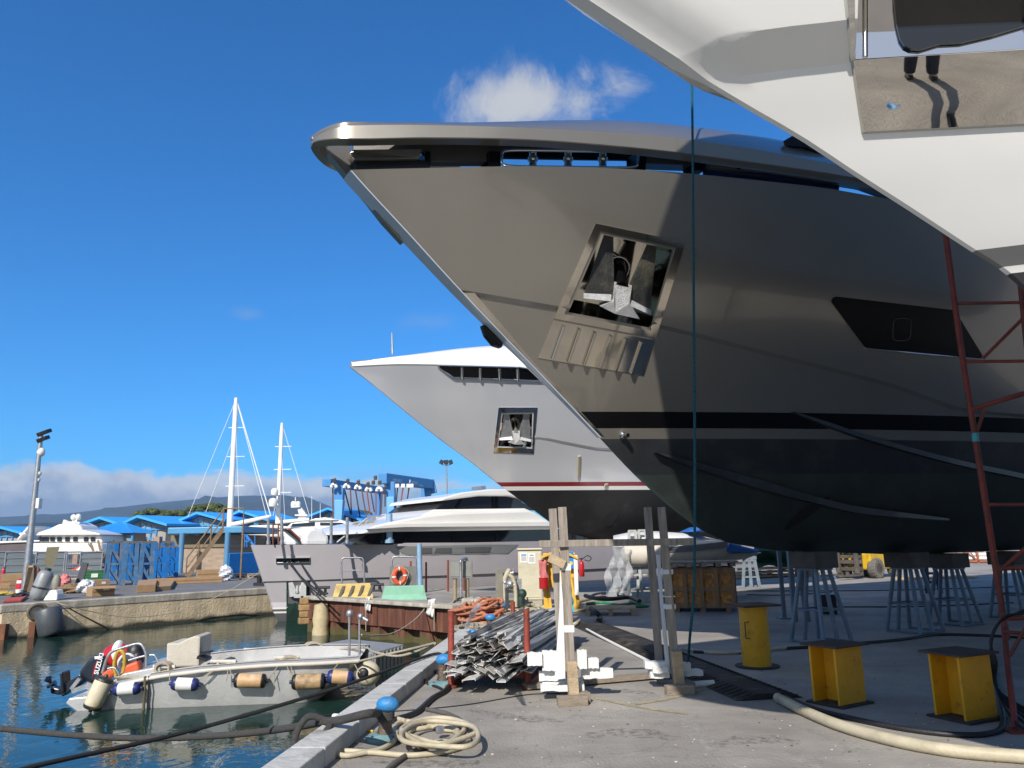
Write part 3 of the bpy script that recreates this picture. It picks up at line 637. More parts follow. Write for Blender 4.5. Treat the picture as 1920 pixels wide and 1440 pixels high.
y3=thing('motor_yacht','silver white motor yacht with red waterline stripe behind the taupe bow','yacht',(P3.x,P3.y,0),math.radians(T3))
hull3=obj('hull',b,[SILV,WH2,REDS,BLKAF],y3,smooth=12,weld=True)
po3=[(940,774),(1000.5,773),(998,841),(931,839)]
pn3=nrm(H3,po3); oc=[H3.hit(x,y) for x,y in po3]; c3=sum(oc,V())/4
cut=MB(); cut.add([p+pn3*.4 for p in oc]+[c3+(p-c3)*.8-pn3*.6 for p in oc],[(3,2,1,0),(4,5,6,7),(0,1,5,4),(1,2,6,5),(2,3,7,6),(3,0,4,7)]); boolcut(hull3,cut,[CHROME])
b=MB(); H3.ring(b,[(934.6,764),(1007.7,764),(1000.5,850.5),(925,848)],po3,.02,back=.05); obj('pocket_frame',b,CHROME,y3,smooth=30)
an=thing('ship_anchor','small pale anchor in the square chrome pocket of the silver yacht','anchor',c3-pn3*.3)
anchor(an,H3,po3,pn3,.4,[STEEL,M('pale_anchor',(.66,.66,.64),.4,.2,.1,8,.1),CHROME,CHROME],spread=1.)
# foredeck bulwark: white rounded cap
cu3=lambda x:interp([(657,684),(700,668),(760,654),(820,648),(900,645),(960,650),(1100,668)],x)
rows=[]
for i in range(26):
    a=st3[-2][1]+.02+(i/25)**1.6*(9.9-st3[-2][1]); zl=interp(sh3,a); bb=max(.02,H3.B(a+.02,zl-.02)); 
    hgt=.95*sm((a-st3[-2][1])/6.)**.8
    rows.append([H3.W(a,bb+.02,zl),H3.W(a,bb+.03,zl+.03),H3.W(a,bb-.05,zl+.14+hgt*.1),H3.W(a,bb*.85,zl+.14+hgt*.5),H3.W(a,bb*.55,zl+.14+hgt*.9),H3.W(a,0,zl+.14+hgt),H3.W(a,-bb*.55,zl+.14+hgt*.9),H3.W(a,-bb*.85,zl+.14+hgt*.5),H3.W(a,-bb-.03,zl)])
b=MB(); b.grid(rows); cap3=obj('foredeck_bulwark',b,WH2,y3,smooth=50)
b=MB(); H3.patch(b,[(820,685),(975,690),(1060,704),(1060,716),(850,708)],.015,dense=6,rings=3); mo=obj('mooring_opening',b,BLACKG,y3,smooth=30)
b=MB(); b.tube([H3.hit(x,y,.03) for x,y in[(1060,716),(950,712),(850,708),(835,697),(820,685),(975,689),(1060,703)]],.025,6); obj('rim',b,CHROME,mo,smooth=60)
for x in(866,900,936,970):
    a=H3.hit(x,687+(x-820)*.03,.03);c=H3.hit(x+1,709+(x-820)*.03,.03); b=MB(); b.cyl(a,c,.05,n=10); obj('roller',b,CHROME,mo,smooth=40)
for x in (735.5,):
    q=F3.sz(736,660); p=F3.pt(736,664); b=MB(); b.cyl(p,upto(p,735,624),.035,.02,10); obj('antenna',b,STEEL,y3,smooth=40)
for pts in([(1086,855),(1085,895)],[(1137,907),(1136,914)]):
    a=H3.hit(*pts[0],.03); c=H3.hit(*pts[1],.03); b=MB(); b.beam(a,c,.1 if pts[0][1]<900 else .12,.05,H3.n); obj('hull_bracket' if pts[0][1]<900 else 'through_hull',b,M('tan_bracket',(.42,.38,.28),.6),y3,bevel=.01)
b=MB(); H3.patch(b,[(1132,980),(1140,966),(1156,960),(1160,962),(1156,974),(1146,986),(1136,988)],.02,dense=4,rings=3); obj('thruster_grate',b,RUBB,y3,smooth=40)
# ---------------- near quay materials ----------------
def woodm(name,col,var=.3,st=(6,6,.5),dirt=None): return M(name,col,.75,0,var,3,.15,stretch=st,dirt=dirt,dirtamt=.3,bscale=20)
GREYW=woodm('weathered_wood',(.30,.26,.215),.35,(9,9,.7),(.14,.12,.10)); PALEW=woodm('pale_wood',(.42,.32,.20),.25,(2,2,5)); FLATW=woodm('board_wood',(.27,.22,.165),.3,(.8,9,9))
RUST=M('rusty_steel',(.20,.085,.045),.8,.2,.45,5,.2,dirt=(.09,.045,.03),dirtamt=.5,stretch=(4,4,.5))
REDP=M('worn_red_paint',(.26,.05,.03),.6,.1,.3,9,.12,dirt=(.12,.05,.03),dirtamt=.5)
YELP=M('yellow_paint_worn',(.78,.37,.008),.5,.0,.10,5,.08,dirt=(.22,.12,.03),dirtamt=.12,dscale=9)
YELD=M('dull_yellow_plastic',(.60,.44,.15),.6,0,.12,5,.06,dirt=(.35,.26,.12),dirtamt=.3)
MINT=M('mint_plastic',(.22,.46,.33),.6,0,.1,5,.05,dirt=(.18,.32,.25),dirtamt=.2)
BLUEB=M('blue_bollard_paint',(.03,.22,.50),.45,0,.15,9,.1,dirt=(.10,.12,.14),dirtamt=.25,dscale=7)
PALEB=M('pale_blue_worn_paint',(.16,.30,.32),.6,0,.3,8,.12,dirt=(.16,.09,.05),dirtamt=.5)
IRON=M('brown_cast_iron',(.14,.11,.085),.6,.4,.35,8,.2,dirt=(.2,.1,.05),dirtamt=.4)
GREYP=M('grey_blue_steel_paint',(.17,.22,.27),.5,.2,.15,6,.06,dirt=(.10,.12,.14),dirtamt=.2)
FOAM=M('white_polystyrene',(.72,.72,.69),.9,0,.03,12,.12,bscale=90)
ROPEG=M('grey_rope',(.085,.08,.075),.9,0,.25,40,.3); ROPEC=M('cream_rope',(.50,.44,.33),.85,0,.15,30,.25); ROPED=M('dark_rope',(.025,.025,.025),.9,0,.3,40,.3)
HOSEC=M('cream_hose',(.47,.415,.29),.55,0,.15,6,.06,dirt=(.3,.25,.15),dirtamt=.3); HOSEK=M('black_cable',(.015,.015,.016),.5,0,.3,8,.05)
CREAMP=M('cream_cabinet_paint',(.56,.52,.38),.5,0,.06,3,.03,dirt=(.4,.36,.26),dirtamt=.2)
ALU=M('workboat_aluminium',(.50,.50,.49),.42,.35,.12,4,.06,dirt=(.40,.40,.38),dirtamt=.3); GRN=M('pale_deck_grp',(.55,.52,.45),.6,0,.1,4,.06)
WHITEP=M('white_plastic',(.74,.73,.69),.4,0,.06,6,.03,dirt=(.55,.5,.4),dirtamt=.25); NAVYV=M('navy_vinyl',(.02,.03,.13),.4,0,.1,6,.03)
TANF=M('tan_stained_fender',(.50,.32,.16),.55,0,.2,5,.06,dirt=(.62,.52,.4),dirtamt=.4,dscale=4); BRNF=M('brown_stained_fender',(.42,.29,.15),.55,0,.3,6,.06,dirt=(.16,.10,.05),dirtamt=.6,dscale=5); IVRY=M('ivory_fender',(.60,.53,.38),.5,0,.12,5,.05,dirt=(.36,.24,.12),dirtamt=.3)
CANV=M('cream_canvas',(.52,.48,.40),.85,0,.08,4,.1); REDX=M('red_gloss',(.45,.015,.02),.3,0,.08,6,.02,coat=.4); ORNG=M('orange_vinyl',(.62,.10,.03),.5,0,.12,8,.05)
PAPER=M('white_paper',(.72,.72,.70),.8,0,.05,20,0); INKB=M('blue_ink',(.02,.2,.55),.6,0,.1,5,0); INKG=M('grey_ink',(.25,.25,.27),.7,0,.1,5,0)
BLKV=M('black_vinyl',(.014,.014,.016),.45,0,.2,8,.04); CLEAR=M('dull_clear_sheet',(.62,.64,.66),.35,0,.15,3,.2,alpha=.45)
def UB(x0,x1,yb,yt,zb=0.):
    c=G((x0+x1)/2,yb,zb); t=upto(c,(x0+x1)/2,yt); k=mpp(c); return c,(x1-x0)*k,t.z-zb,math.atan2(c.y,c.x)-PI/2
def yawv(rz): return V((math.cos(rz),math.sin(rz),0)),V((-math.sin(rz),math.cos(rz),0))
def gpath(px,z=.0,n=8,closed=False): return catmull([G(x,y,z) for x,y in px],n,closed)
def groundrope(name,px,r,mat,label,cat='rope',group=None,closed=False,jit=0.):
    P=gpath(px,r*.9,8,closed)
    if jit: P=[p+V((rnd.uniform(-jit,jit),rnd.uniform(-jit,jit),rnd.uniform(0,jit))) for p in P]
    return obj(name,MB().tube(P,r,7,closed),mat,smooth=60,label=label,cat=cat,group=group)
# ---------------- wooden rack with foam boards ----------------
def post(px0,px1,w,mat=GREYW,par=None,name='post',dback=0.,d=None,fn=None):
    a=G(*px0); n=V((a.x,a.y,0)).normalized(); a=a+n*dback; t=PL(px1[0],px1[1],a,n); b=MB(); b.beam(a,t,w,d or w,n); return obj(name,b,mat,par,bevel=.006)
rk=thing('timber_rack','weathered timber frame of four posts and a crossbar, taped foam at its feet','rack',G(1170,1300))
def post2(base,top,w,d,mat=GREYW,name='post'):
    b=MB(); n=V((base.x,base.y,0)).normalized(); b.beam(base,top,w,d,n); return obj(name,b,mat,rk,bevel=.005)
bL=G(1074,1314);bR=G(1270,1294)
tL=upto(bL,1054,951);tR=upto(bR,1240,951)
post2(bL,tL,.092,.10);post2(bR,tR,.092,.10)
bL2=bL+V((-.06,.42,0));bR2=bR+V((-.1,.42,0)); post2(bL2,upto(bL2,1036,954),.09,.09); post2(bR2,upto(bR2,1214,951),.09,.09)
fv=V((.08,-1,0)).normalized()
a=PL(1011,1020,tL+fv*.075,V((-.06,1,0)));c=PL(1300,1015,tL+fv*.075,V((-.06,1,0))); b=MB(); b.beam(a,c,.04,.072,(0,0,1)); obj('crossbar',b,GREYW,rk,bevel=.004)
for (bb,x,y0,y1) in((bL,1072,1306,1234),(bR,1266,1282,1215)):
    a=bb+fv*.105; b=MB(); b.beam(V((a.x,a.y,.03)),V((a.x,a.y,0))+V((-.015,.0,upto(bb,x,y1).z-.02)),.10,.08,fv); obj('doubler',b,PALEW,rk,bevel=.004)
    b=MB(); b.box((bb.x-.02,bb.y-.22,.045),(.30,.11,.09),.1); b.box((bb.x+.1,bb.y-.08,.05),(.12,.12,.10),.25); obj('foot_block',b,FLATW,rk,bevel=.005)
b=MB(); a=G(985,1302);c=G(1325,1272); b.beam(a+V((0,.25,.04)),c+V((0,.25,.04)),.18,.045,(0,0,1)); obj('base_board',b,FLATW,rk,bevel=.004)
b=MB(); q=upto(bL,1040,1050)+fv*.09; b.beam(q+V((-.07,0,.03)),q+V((.09,0,-.05)),.09,.05,fv); obj('nailed_offcut',b,PALEW,rk,bevel=.004)
for yb,xx in((1063,1060),(1178,1066)):
    q=upto(bL,xx,yb); b=MB(); b.box((q.x,q.y,q.z),(.104,.112,.07),.06); obj('tape_band',b,PAPER,rk)
for yb,xx in((1072,1250),(1137,1255),(1118,1254)):
    q=upto(bR,xx,yb); b=MB(); b.box((q.x,q.y,q.z),(.104,.112,.05 if yb!=1118 else .012),.18); obj('tape_band',b,PAPER,rk)
fm=[('wide white foam board left of the left rack post',(989,1017,1248,1223),.05,-.10),('tall white foam board propped against the left rack post',(1017,1048,1258,1220),.05,-.06),('white foam board with a notch right of the left post',(1083,1101,1254,1219),.05,-.05),('small white foam board at the right end of the left heap',(1102,1123,1253,1234),.05,.0),
('white foam slab lying low on the left of the left post',(1011,1046,1277,1258),.06,.02),('long white foam slab sticking out right of the left post',(1090,1150,1272,1253),.05,.05),
('lowest ragged foam slab under the left heap',(1014,1096,1296,1285),.18,-.06),('second ragged foam slab of the left heap',(1017,1095,1286,1277),.16,.04),
('long foam slab on top of the right heap',(1210,1256,1253,1241),.12,.02),('short foam slab in the middle of the right heap',(1225,1254,1262,1252),.14,-.04),('bottom foam slab of the right heap',(1220,1256,1272,1261),.16,.02),
('small foam block right of the right post',(1275,1296,1258,1245),.1,.0),('flat yellowed foam slab jutting out right of the right post',(1287,1319,1268,1257),.1,.03)]
for i,(lb,(x0,x1,yb,yt),dp,dy) in enumerate(fm):
    base=bL if i<8 else bR
    q0=PL((x0+x1)/2,yb,base+V((0,.06+dy,0)),V((0,1,0))); q1=PL((x0+x1)/2,yt,base+V((0,.06+dy,0)),V((0,1,0))); k=mpp(q0)
    bm_=MB(); w_=(x1-x0)*k; h_=q1.z-q0.z; nn=7; ptsb=[]
    for j in range(nn+1): ptsb.append(V((q0.x-w_/2+w_*j/nn,q0.y,q0.z+rnd.uniform(-.006,.006))))
    for j in range(nn,-1,-1): ptsb.append(V((q0.x-w_/2+w_*j/nn,q0.y,q0.z+h_+rnd.uniform(-.008,.008))))
    bm_.prism(ptsb,(0,dp,0)); obj('foam_board',bm_,FOAM,rz=0,label=lb,cat='foam board',group='foam boards piled on the timber rack')
for lb,pl,base in(('tall narrow foam strip standing behind the left post tape',[(1040,1275),(1060,1272),(1056,1130),(1050,1060),(1049,1140)],bL),('long thin foam strip leaning on the right rack posts',[(1250,1262),(1258,1262),(1244,1130),(1238,1040),(1231,1040),(1237,1110)],bR)):
    pl_=[PL(x,y,base+V((0,-.06 if base is bL else .1,0)),V((0,1,0))) for x,y in pl]; bm_=MB(); bm_.prism(pl_,(0,.04,0)); obj('foam_strip',bm_,FOAM,label=lb,cat='foam strip')
# ---------------- pile of steel channels on a red rack ----------------
f0=G(846,1290);f1=G(990,1292); ld=(G(1085,1200)-f1); ld.normalize(); rv=(f1-f0).normalized()
r_=thing('steel_rack','rust red low rack with four upright posts full of metal profiles','rack',(f0+f1)/2)
for base,xt,yt in((f0,844,1146),(f1,985,1143)):
    t=upto(base,xt,yt); b=MB(); b.cyl(base,V((base.x,base.y,t.z)),.036,n=12); b.cyl(base,base+V((0,0,.03)),.07,n=12); obj('post',b,REDP,r_,smooth=40)
g0=f0+ld*3.3;g1=f1+ld*3.3
for base,xt,yt in((g0,949,1128),(g1,1076,1128)):
    b=MB(); b.cyl(base,V((base.x,base.y,zrow(base.x,base.y,yt))),.036,n=12); obj('post',b,REDP,r_,smooth=40)
b=MB()
for q in(0.15,3.1): b.beam(f0+ld*q+V((0,0,.14)),f1+ld*q+V((0,0,.14)),.07,.08,(0,0,1))
b.beam(f0+V((0,0,.05)),g0+V((0,0,.05)),.06,.06,(0,0,1)); b.beam(f1+V((0,0,.05)),g1+V((0,0,.05)),.06,.06,(0,0,1)); obj('rail',b,REDP,r_)
WDT=(f1-f0).length
CH1=M('zinc_channel_steel',(.58,.58,.56),.55,.1,.2,7,.08,dirt=(.20,.15,.10),dirtamt=.35); CH2=M('dull_channel_steel',(.42,.41,.385),.6,.1,.25,7,.08,dirt=(.16,.09,.06),dirtamt=.4)
def channel(w,h,t,L):
    pr=[(0,0),(w,0),(w,h),(w-t,h),(w-t,t),(t,t),(t,h),(0,h)]; b=MB(); b.prism([V((x-w/2,0,z)) for x,z in pr],(0,L,0)); return b
yaw=math.atan2(ld.y,ld.x)-PI/2
prot=[obj('steel_channel',channel(w,h,.006,L_),m,smooth=None,label='galvanised steel channel in the tangled heap on the red rack',cat='steel channel',group='steel channels heaped on the red rack',origin=(0,0,0)) for w,h,L_,m in((.10,.022,3.2,CH1),(.13,.018,3.0,CH2),(.08,.034,3.4,CH2),(.15,.022,3.6,CH1),(.09,.016,2.9,CH1))]
k=0; lv=0; zc_=.19
while k<105:
    z_=zc_+lv*.036; frac=lv/9; wd=WDT*1.02*(1-.30*frac**2); x_=-wd/2+.04
    while x_<wd/2 and k<105:
        p=prot[rnd.randrange(5)]; o=p.copy(); COL.objects.link(o); st=rnd.uniform(-.30,.12) if rnd.random()<.75 else rnd.uniform(-.6,.1)
        pos=(f0+f1)/2+rv*(x_+.03)+ld*st; o.location=(pos.x,pos.y,z_+rnd.uniform(-.01,.012)-.03*math.cos(x_*3)); o.rotation_euler=(rnd.uniform(-.008,.012),rnd.choice([0,PI,0,PI,.5,-.5,.9])+rnd.uniform(-.3,.3),yaw+rnd.uniform(-.05,.05)); x_+=rnd.uniform(.06,.11); k+=1
    lv+=1
for p in prot: bpy.data.objects.remove(p)
# long profiles lying on top, reaching back
for i,(q,z_) in enumerate(((.35,.53),(.6,.55),(.8,.51),(.15,.47),(.97,.42))):
    b=MB(); a=f0.lerp(f1,q)+ld*(.2)+V((0,0,z_)); b.beam(a,a+ld*3.9+V((0,0,-.05)),.13,.05,(0,0,1)); obj('long_profile',b,CH1 if i%2 else STEEL,label='long straight metal profile lying on top of the heaped channels',cat='metal profile',group='long profiles on the heap')
# ---------------- bollards ----------------
def bollard(px,py,ytop,label,size=1.):
    c=G(px,py); h=zrow(c.x,c.y,ytop)*1.0; t=thing('mooring_bollard',label,'bollard',c,group='blue capped mooring bollards'); k=h/.52
    b=MB(); b.lathe([(.0,.0),(.20*k,0),(.20*k,.045*k),(.13*k,.07*k),(.09*k,.09*k)],c,n=24,sx=1.25); obj('base_plate',b,PALEB,t,smooth=40)
    for i in range(4):
        b=MB(); b.cyl(c+V((math.cos(i*1.57+.7)*.19*k,math.sin(i*1.57+.7)*.15*k,.03*k)),c+V((math.cos(i*1.57+.7)*.19*k,math.sin(i*1.57+.7)*.15*k,.075*k)),.02*k,n=6); obj('bolt',b,IRON,t)
    b=MB(); b.lathe([(.11*k,.06*k),(.085*k,.16*k),(.075*k,.28*k),(.08*k,.36*k)],c,n=20); obj('stem',b,IRON,t,smooth=50)
    b=MB(); b.lathe([(.0,.345*k),(.075*k,.35*k),(.105*k,.39*k),(.11*k,.44*k),(.09*k,.49*k),(.05*k,.515*k),(0,.52*k)],c+V((.028*k,-.01*k,0)),n=24,sx=1.32,sy=1.0); obj('cap',b,BLUEB,t,smooth=60)
    return c,k,t
bo1=bollard(722,1388,1306,'nearest blue capped bollard with cream hose coiled beside it')
bo2=bollard(830,1285,1226,'blue capped bollard just left of the heaped metal profiles')
bo3=bollard(885,1212,1180,'low blue capped bollard behind the heap, nearest the kerb end')
bo4=bollard(918,1188,1151,'blue capped bollard ringed by the orange rope heap')
bo5=bollard(940,1160,1131,'small blue bollard beside the tall grey sheet and red post')
copy_tree(bo1[2],loc=(1.69,-1.22,0),rz=.6,label='blue capped bollard seen only as a reflection in the polished panel overhead')
# ---------------- ropes and hoses on the near quay ----------------
rope('mooring_rope',catmull([G(-160,1352,-.25),G(0,1366,-.33),G(160,1380,-.36),G(300,1384,-.36),G(450,1376,-.22),G(560,1362,.0),G(606,1353,.165),G(640,1350,.22),G(690,1338,.33),upto(bo1[0],712,1337),upto(bo1[0],735,1332)],8),.033,ROPEG,'thick grey mooring rope sagging over the water to the nearest bollard')
rope('mooring_line',catmull([AY(-60,1480,5.2),AY(60,1438,5.7),AY(350,1372,7.0),AY(640,1287,8.3),G(815,1226,.17),upto(bo2[0],828,1248)],8),.018,ROPED,'thin black mooring line slanting across in front of the workboat')
b=MB()
for q in range(3): b.tube([bo1[0]+V((math.cos(t)*.095*bo1[1],math.sin(t)*.095*bo1[1],(.27+.03*q+.01*math.sin(t))*bo1[1])) for t in [2*PI*i/20 for i in range(20)]],.016,6,closed=True)
obj('rope_turns',b,ROPEG,smooth=60,label='grey rope turns wrapped round the nearest bollard stem',cat='rope')
b=MB()
for i in range(5):
    ox,oy=rnd.uniform(-13,13),rnd.uniform(-5,5); s_=.9+.11*i+rnd.uniform(-.06,.06); ph_=rnd.uniform(0,6)
    P=[(818+ox+55*s_*math.cos(t)+7*math.sin(2*t+ph_),1374+oy+19*s_*math.sin(t)+3*math.sin(3*t+ph_)) for t in [2*PI*k/18 for k in range(18)]]
    b.tube(catmull([G(x,y,.022+.03*i*.7) for x,y in P],4,True),.021,7,closed=True)
b.tube(gpath([(560,1415),(600,1412),(640,1408),(700,1411),(770,1416),(840,1408),(878,1392),(868,1372),(836,1368),(800,1360),(760,1352),(740,1362),(742,1385),(720,1402),(680,1412),(640,1416),(600,1400),(545,1424)],.024,8),.021,7)
b.tube(gpath([(690,1352),(700,1346),(740,1347),(760,1352)],.03),.021,7)
obj('hose_coil',b,HOSEC,smooth=60,label='cream hose coiled in loose loops beside the nearest bollard',cat='hose')
b=MB(); b.box(G(824,1369,.07),(.05,.05,.05),.4); b.cyl(G(818,1369,.07),G(832,1368,.07),.028,n=10); obj('hose_coupling',b,STEEL,label='metal coupling on the cream hose coil',cat='coupling')
groundrope('black_hose',[(870,1232),(855,1262),(838,1292),(810,1310),(780,1336),(745,1348),(735,1352)],.028,HOSEK,'dark hose running from the metal heap down to the nearest bollard','hose')
groundrope('black_hose',[(800,1330),(838,1338),(865,1352),(872,1368),(852,1385),(815,1395),(770,1412),(730,1440),(700,1475)],.022,M('grey_hose',(.1,.09,.08),.6,0,.2,6,.06),'brown grey hose looping round the hose coil to the bottom edge','hose')
groundrope('thin_cable',[(560,1346),(640,1338),(735,1334),(870,1322),(985,1303),(1050,1300)],.006,HOSEK,'thin dark cable lying straight across the quay by the rack','cable')
groundrope('bollard_rope',[(828,1268),(805,1252),(795,1262),(800,1280),(820,1288),(828,1292)],.016,ROPED,'black rope tail looped beside the second bollard','rope')
b=MB(); p=G(606,1356,.15)
b.tube(catmull([p+V((.02,0,.02)),p+V((-.12,-.05,.06)),p+V((-.2,-.12,-.1)),p+V((-.1,-.25,-.22)),p+V((.05,-.25,-.05)),p+V((.1,-.1,.03))],6),.028,7); obj('rope_chafe_loop',b,ROPEG,smooth=60,label='grey rope loop hanging over the kerb below the thick mooring rope',cat='rope')
for x,y,w_,lb in((628,1352,.07,'white rag tied to the mooring rope at the kerb'),(634,1368,.06,'small white plastic scrap at the foot of the kerb')):
    q=G(x,y,.1); b=MB(); b.grid([[q+V((w_*(i/4-.5)+rnd.uniform(-.01,.01),rnd.uniform(-.02,.02)+j*.02,w_*(j/3-.3)+rnd.uniform(-.01,.01))) for i in range(5)] for j in range(4)]); o_=obj('white_rag',b,PAPER,label=lb,cat='rag'); md=o_.modifiers.new('s','SOLIDIFY'); md.thickness=.004
groundrope('yellow_strap',[(640,1366),(665,1369),(700,1371)],.01,M('yellow_webbing',(.6,.42,.04),.7,0,.1,9,.05),'yellow strap lying between the kerb and the nearest bollard','strap')
# orange rope heap
b=MB(); cc=G(905,1168)
for i in range(24):
    ox,oy=rnd.uniform(-.22,.22),rnd.uniform(-.25,.25); rr=rnd.uniform(.16,.42); hz=.05+.018*i; ph=rnd.uniform(0,6)
    P=[cc+V((ox+rr*math.cos(t)*(1+.2*math.sin(3*t+ph)),oy+rr*.8*math.sin(t)*(1+.2*math.cos(2*t+ph)),max(.04,hz*(1-.5*(rr/.5)**2)+.05*math.sin(2*t+ph)))) for t in [2*PI*k/14 for k in range(14)]]
    b.tube(catmull(P,3,True),.030,7,closed=True)
obj('rope_heap',b,M('orange_rope',(.58,.22,.12),.85,0,.2,30,.3),smooth=60,label='heap of thick orange rope on the quay by the pier corner',cat='rope heap')
b=MB()
for i in range(7):
    P=[(870+i*7+rnd.uniform(-14,14)+18*math.cos(t),1178+rnd.uniform(-4,4)+7*math.sin(t)) for t in [2*PI*k/9 for k in range(9)]]
    b.tube(catmull([G(x,y,.03+.02*rnd.random()) for x,y in P],3,True),.024,6,closed=True)
obj('rope_tangle',b,ROPEC,smooth=60,label='tangle of cream ropes between kerb end and orange rope heap',cat='rope heap')
b=MB()
for i in range(16):
    cx,cy=rnd.uniform(955,1050),rnd.uniform(1128,1168); rx=rnd.uniform(20,60); ry=rnd.uniform(4,10)
    P=[(cx+rx*math.cos(t)+rnd.uniform(-6,6),cy+ry*math.sin(t)+rnd.uniform(-2,2)) for t in [2*PI*k/10 for k in range(8)]]
    b.tube(catmull([G(x,y,.04+.03*rnd.random()) for x,y in P],4),.035 if i%3 else .02,6)
obj('hose_tangle',b,HOSEC,smooth=60,label='sprawling tangle of cream hoses in front of the beige cabinet',cat='hose')
b=MB()
for i in range(8):
    cx,cy=rnd.uniform(1010,1040),rnd.uniform(1150,1165)
    b.tube(catmull([G(cx+28*math.cos(t)*rnd.uniform(.7,1.1),cy+8*math.sin(t),.05+.05*rnd.random()) for t in [2*PI*k/9 for k in range(9)]],3,True),.022,6,closed=True)
obj('cable_coil',b,M('grey_cable',(.16,.15,.14),.6,0,.2,8,.05),smooth=60,label='coil of grey brown cable between the hoses and the timber rack',cat='cable')
# manifold with arching hoses, tall sheet
q,w_,h_,rz=UB(930,944,1150,1066); b=MB(); b.box(q+V((0,0,h_/2)),(w_,.04,h_),rz); 
obj('grey_sheet',b,M('greenish_grey_panel',(.20,.19,.15),.7,0,.2,5,.08),label='narrow tall grey panel standing behind the red post and hoses',cat='panel',bevel=.005)
mf=thing('water_manifold','water tap manifold with two arching cream hoses and valves','manifold',G(950,1145))
k=mpp(G(950,1145)); pn_=V((G(950,1145).x,G(950,1145).y,0)).normalized(); mp_=lambda x,y,d=0.:PL(x,y,G(950,1145)+pn_*d,pn_)
b=MB(); b.tube(catmull([mp_(956,1067),mp_(948,1082),mp_(944,1102),mp_(947,1120),mp_(952,1136),mp_(962,1146,-.2),mp_(980,1148,-.3)],6),.06,8); b.tube(catmull([mp_(953,1077),mp_(960,1082),mp_(965,1095),mp_(967,1115),mp_(967,1138)],6),.05,8); obj('hose',b,HOSEC,mf,smooth=60)
b=MB(); b.box(mp_(951,1097,.1),(.28,.2,.35),.2); b.cyl(mp_(943,1100),mp_(965,1097),.05); b.cyl(mp_(948,1085),mp_(950,1140),.06); b.cyl(mp_(962,1078),mp_(963,1066),.02); b.cyl(mp_(957,1075),mp_(963,1074),.05); b.ball(mp_(947,1092),.07); b.ball(mp_(957,1095),.09); obj('valve_block',b,STEEL,mf,smooth=40)
b=MB(); b.beam(mp_(972,1085,.2),mp_(972,1138,.2),.16,.05,pn_); obj('grate',b,STEEL,mf)
b=MB(); b.beam(mp_(941,1105,.1),mp_(942,1140,.1),.2,.12,pn_); obj('riser',b,M('dark_green_iron',(.03,.06,.05),.5,.3,.2,8,.1),mf); b=MB(); b.cyl(mp_(976,1118),mp_(977,1136),.09); b.ball(mp_(979,1113),.11); obj('valve',b,M('dark_green_iron',(.03,.06,.05),.5,.3,.2,8,.1),mf,smooth=40)
# beige cabinet with notices
q,w_,h_,rz=UB(973,1018,1138,1030); ux,uy=yawv(rz)
cab=thing('electrical_cabinet','beige electrical cabinet with two paper notices on its front','cabinet',q)
b=MB(); b.box(q+uy*.3+V((0,0,h_*.56)),(w_,.55,h_*.88),rz); obj('body',b,CREAMP,cab,bevel=.012)
b=MB(); b.box(q+uy*.3+V((0,0,h_*.06)),(w_*.96,.5,h_*.12),rz); obj('plinth',b,M('cabinet_plinth',(.38,.36,.29),.8,0,.1,5,.1),cab)
b=MB(); b.box(q+uy*.29+V((0,0,h_*1.005)),(w_*1.05,.62,.04),rz); obj('lid',b,CREAMP,cab,bevel=.01)
b=MB(); b.box(q+uy*.02+V((0,0,h_*.55))+ux*.0,(w_*.92,.012,h_*.78),rz); obj('door',b,CREAMP,cab,bevel=.006)
for x0,x1,yt,yb,blue in((975,989,1036,1055,1),(990,1004,1037,1057,0)):
    n_=-uy; A0=PL(x0,yb,q+uy*.008,uy);A1=PL(x1,yb,q+uy*.008,uy);A2=PL(x0,yt,q+uy*.008,uy); wx=(A1-A0); hz=(A2-A0)
    b=MB(); b.mat(0).box((A0+A1)/2+hz/2,(wx.length,.006,hz.length),rz)
    b.mat(1).box(A0+wx*.5+hz*.76+n_*.006,(wx.length*.7,.004,hz.length*.12),rz) if blue else b.mat(2).box(A0+wx*.5+hz*.8+n_*.006,(wx.length*.5,.004,hz.length*.1),rz)
    for j in range(6): b.mat(2).box(A0+wx*.5+hz*(.6-.08*j)+n_*.006,(wx.length*(.75 if j%2 else .68),.004,hz.length*.025),rz)
    obj('paper_notice',b,[PAPER,INKB,INKG],cab)
# yellow service station
q,w_,h_,rz=UB(1020,1083,1145,1031); ux,uy=yawv(rz); ST=M('yellow_station_paint',(.68,.40,.05),.5,0,.08,5,.05,dirt=(.45,.26,.05),dirtamt=.2)
sv=thing('service_station','yellow steel service stand on two slanted legs with a small roof','service stand',q)
b=MB()
for sx in(-.43,.43):
    b.beam(q+ux*w_*sx,q+ux*w_*sx*.93+V((0,0,h_*.95)),.12,.10,uy); b.beam(q+ux*w_*sx+ux*.1,q+ux*w_*sx*.93+V((0,0,h_*.55)),.09,.1,uy)
obj('leg',b,ST,sv,bevel=.006)
b=MB(); b.box(q+uy*.2+V((0,0,h_*.62)),(w_*.84,.18,h_*.5),rz); obj('back_panel',b,ST,sv,bevel=.006)
b=MB(); b.prism([q+ux*w_*-.56+V((0,0,h_*.9))-uy*.25,q+V((0,0,h_*1.02))-uy*.25,q+ux*w_*.56+V((0,0,h_*.88))-uy*.25,q+ux*w_*.56+V((0,0,h_*.84))-uy*.25,q+V((0,0,h_*.98))-uy*.25,q+ux*w_*-.56+V((0,0,h_*.86))-uy*.25],uy*.6); obj('roof',b,ST,sv)
b=MB(); b.box(q+ux*w_*.12+uy*.08+V((0,0,h_*.3)),(.3,.04,h_*.25),rz); obj('dark_infill',b,BLKV,sv)
def onp(x,y,d=0.): return PL(x,y,q-uy*(.12+d),uy)
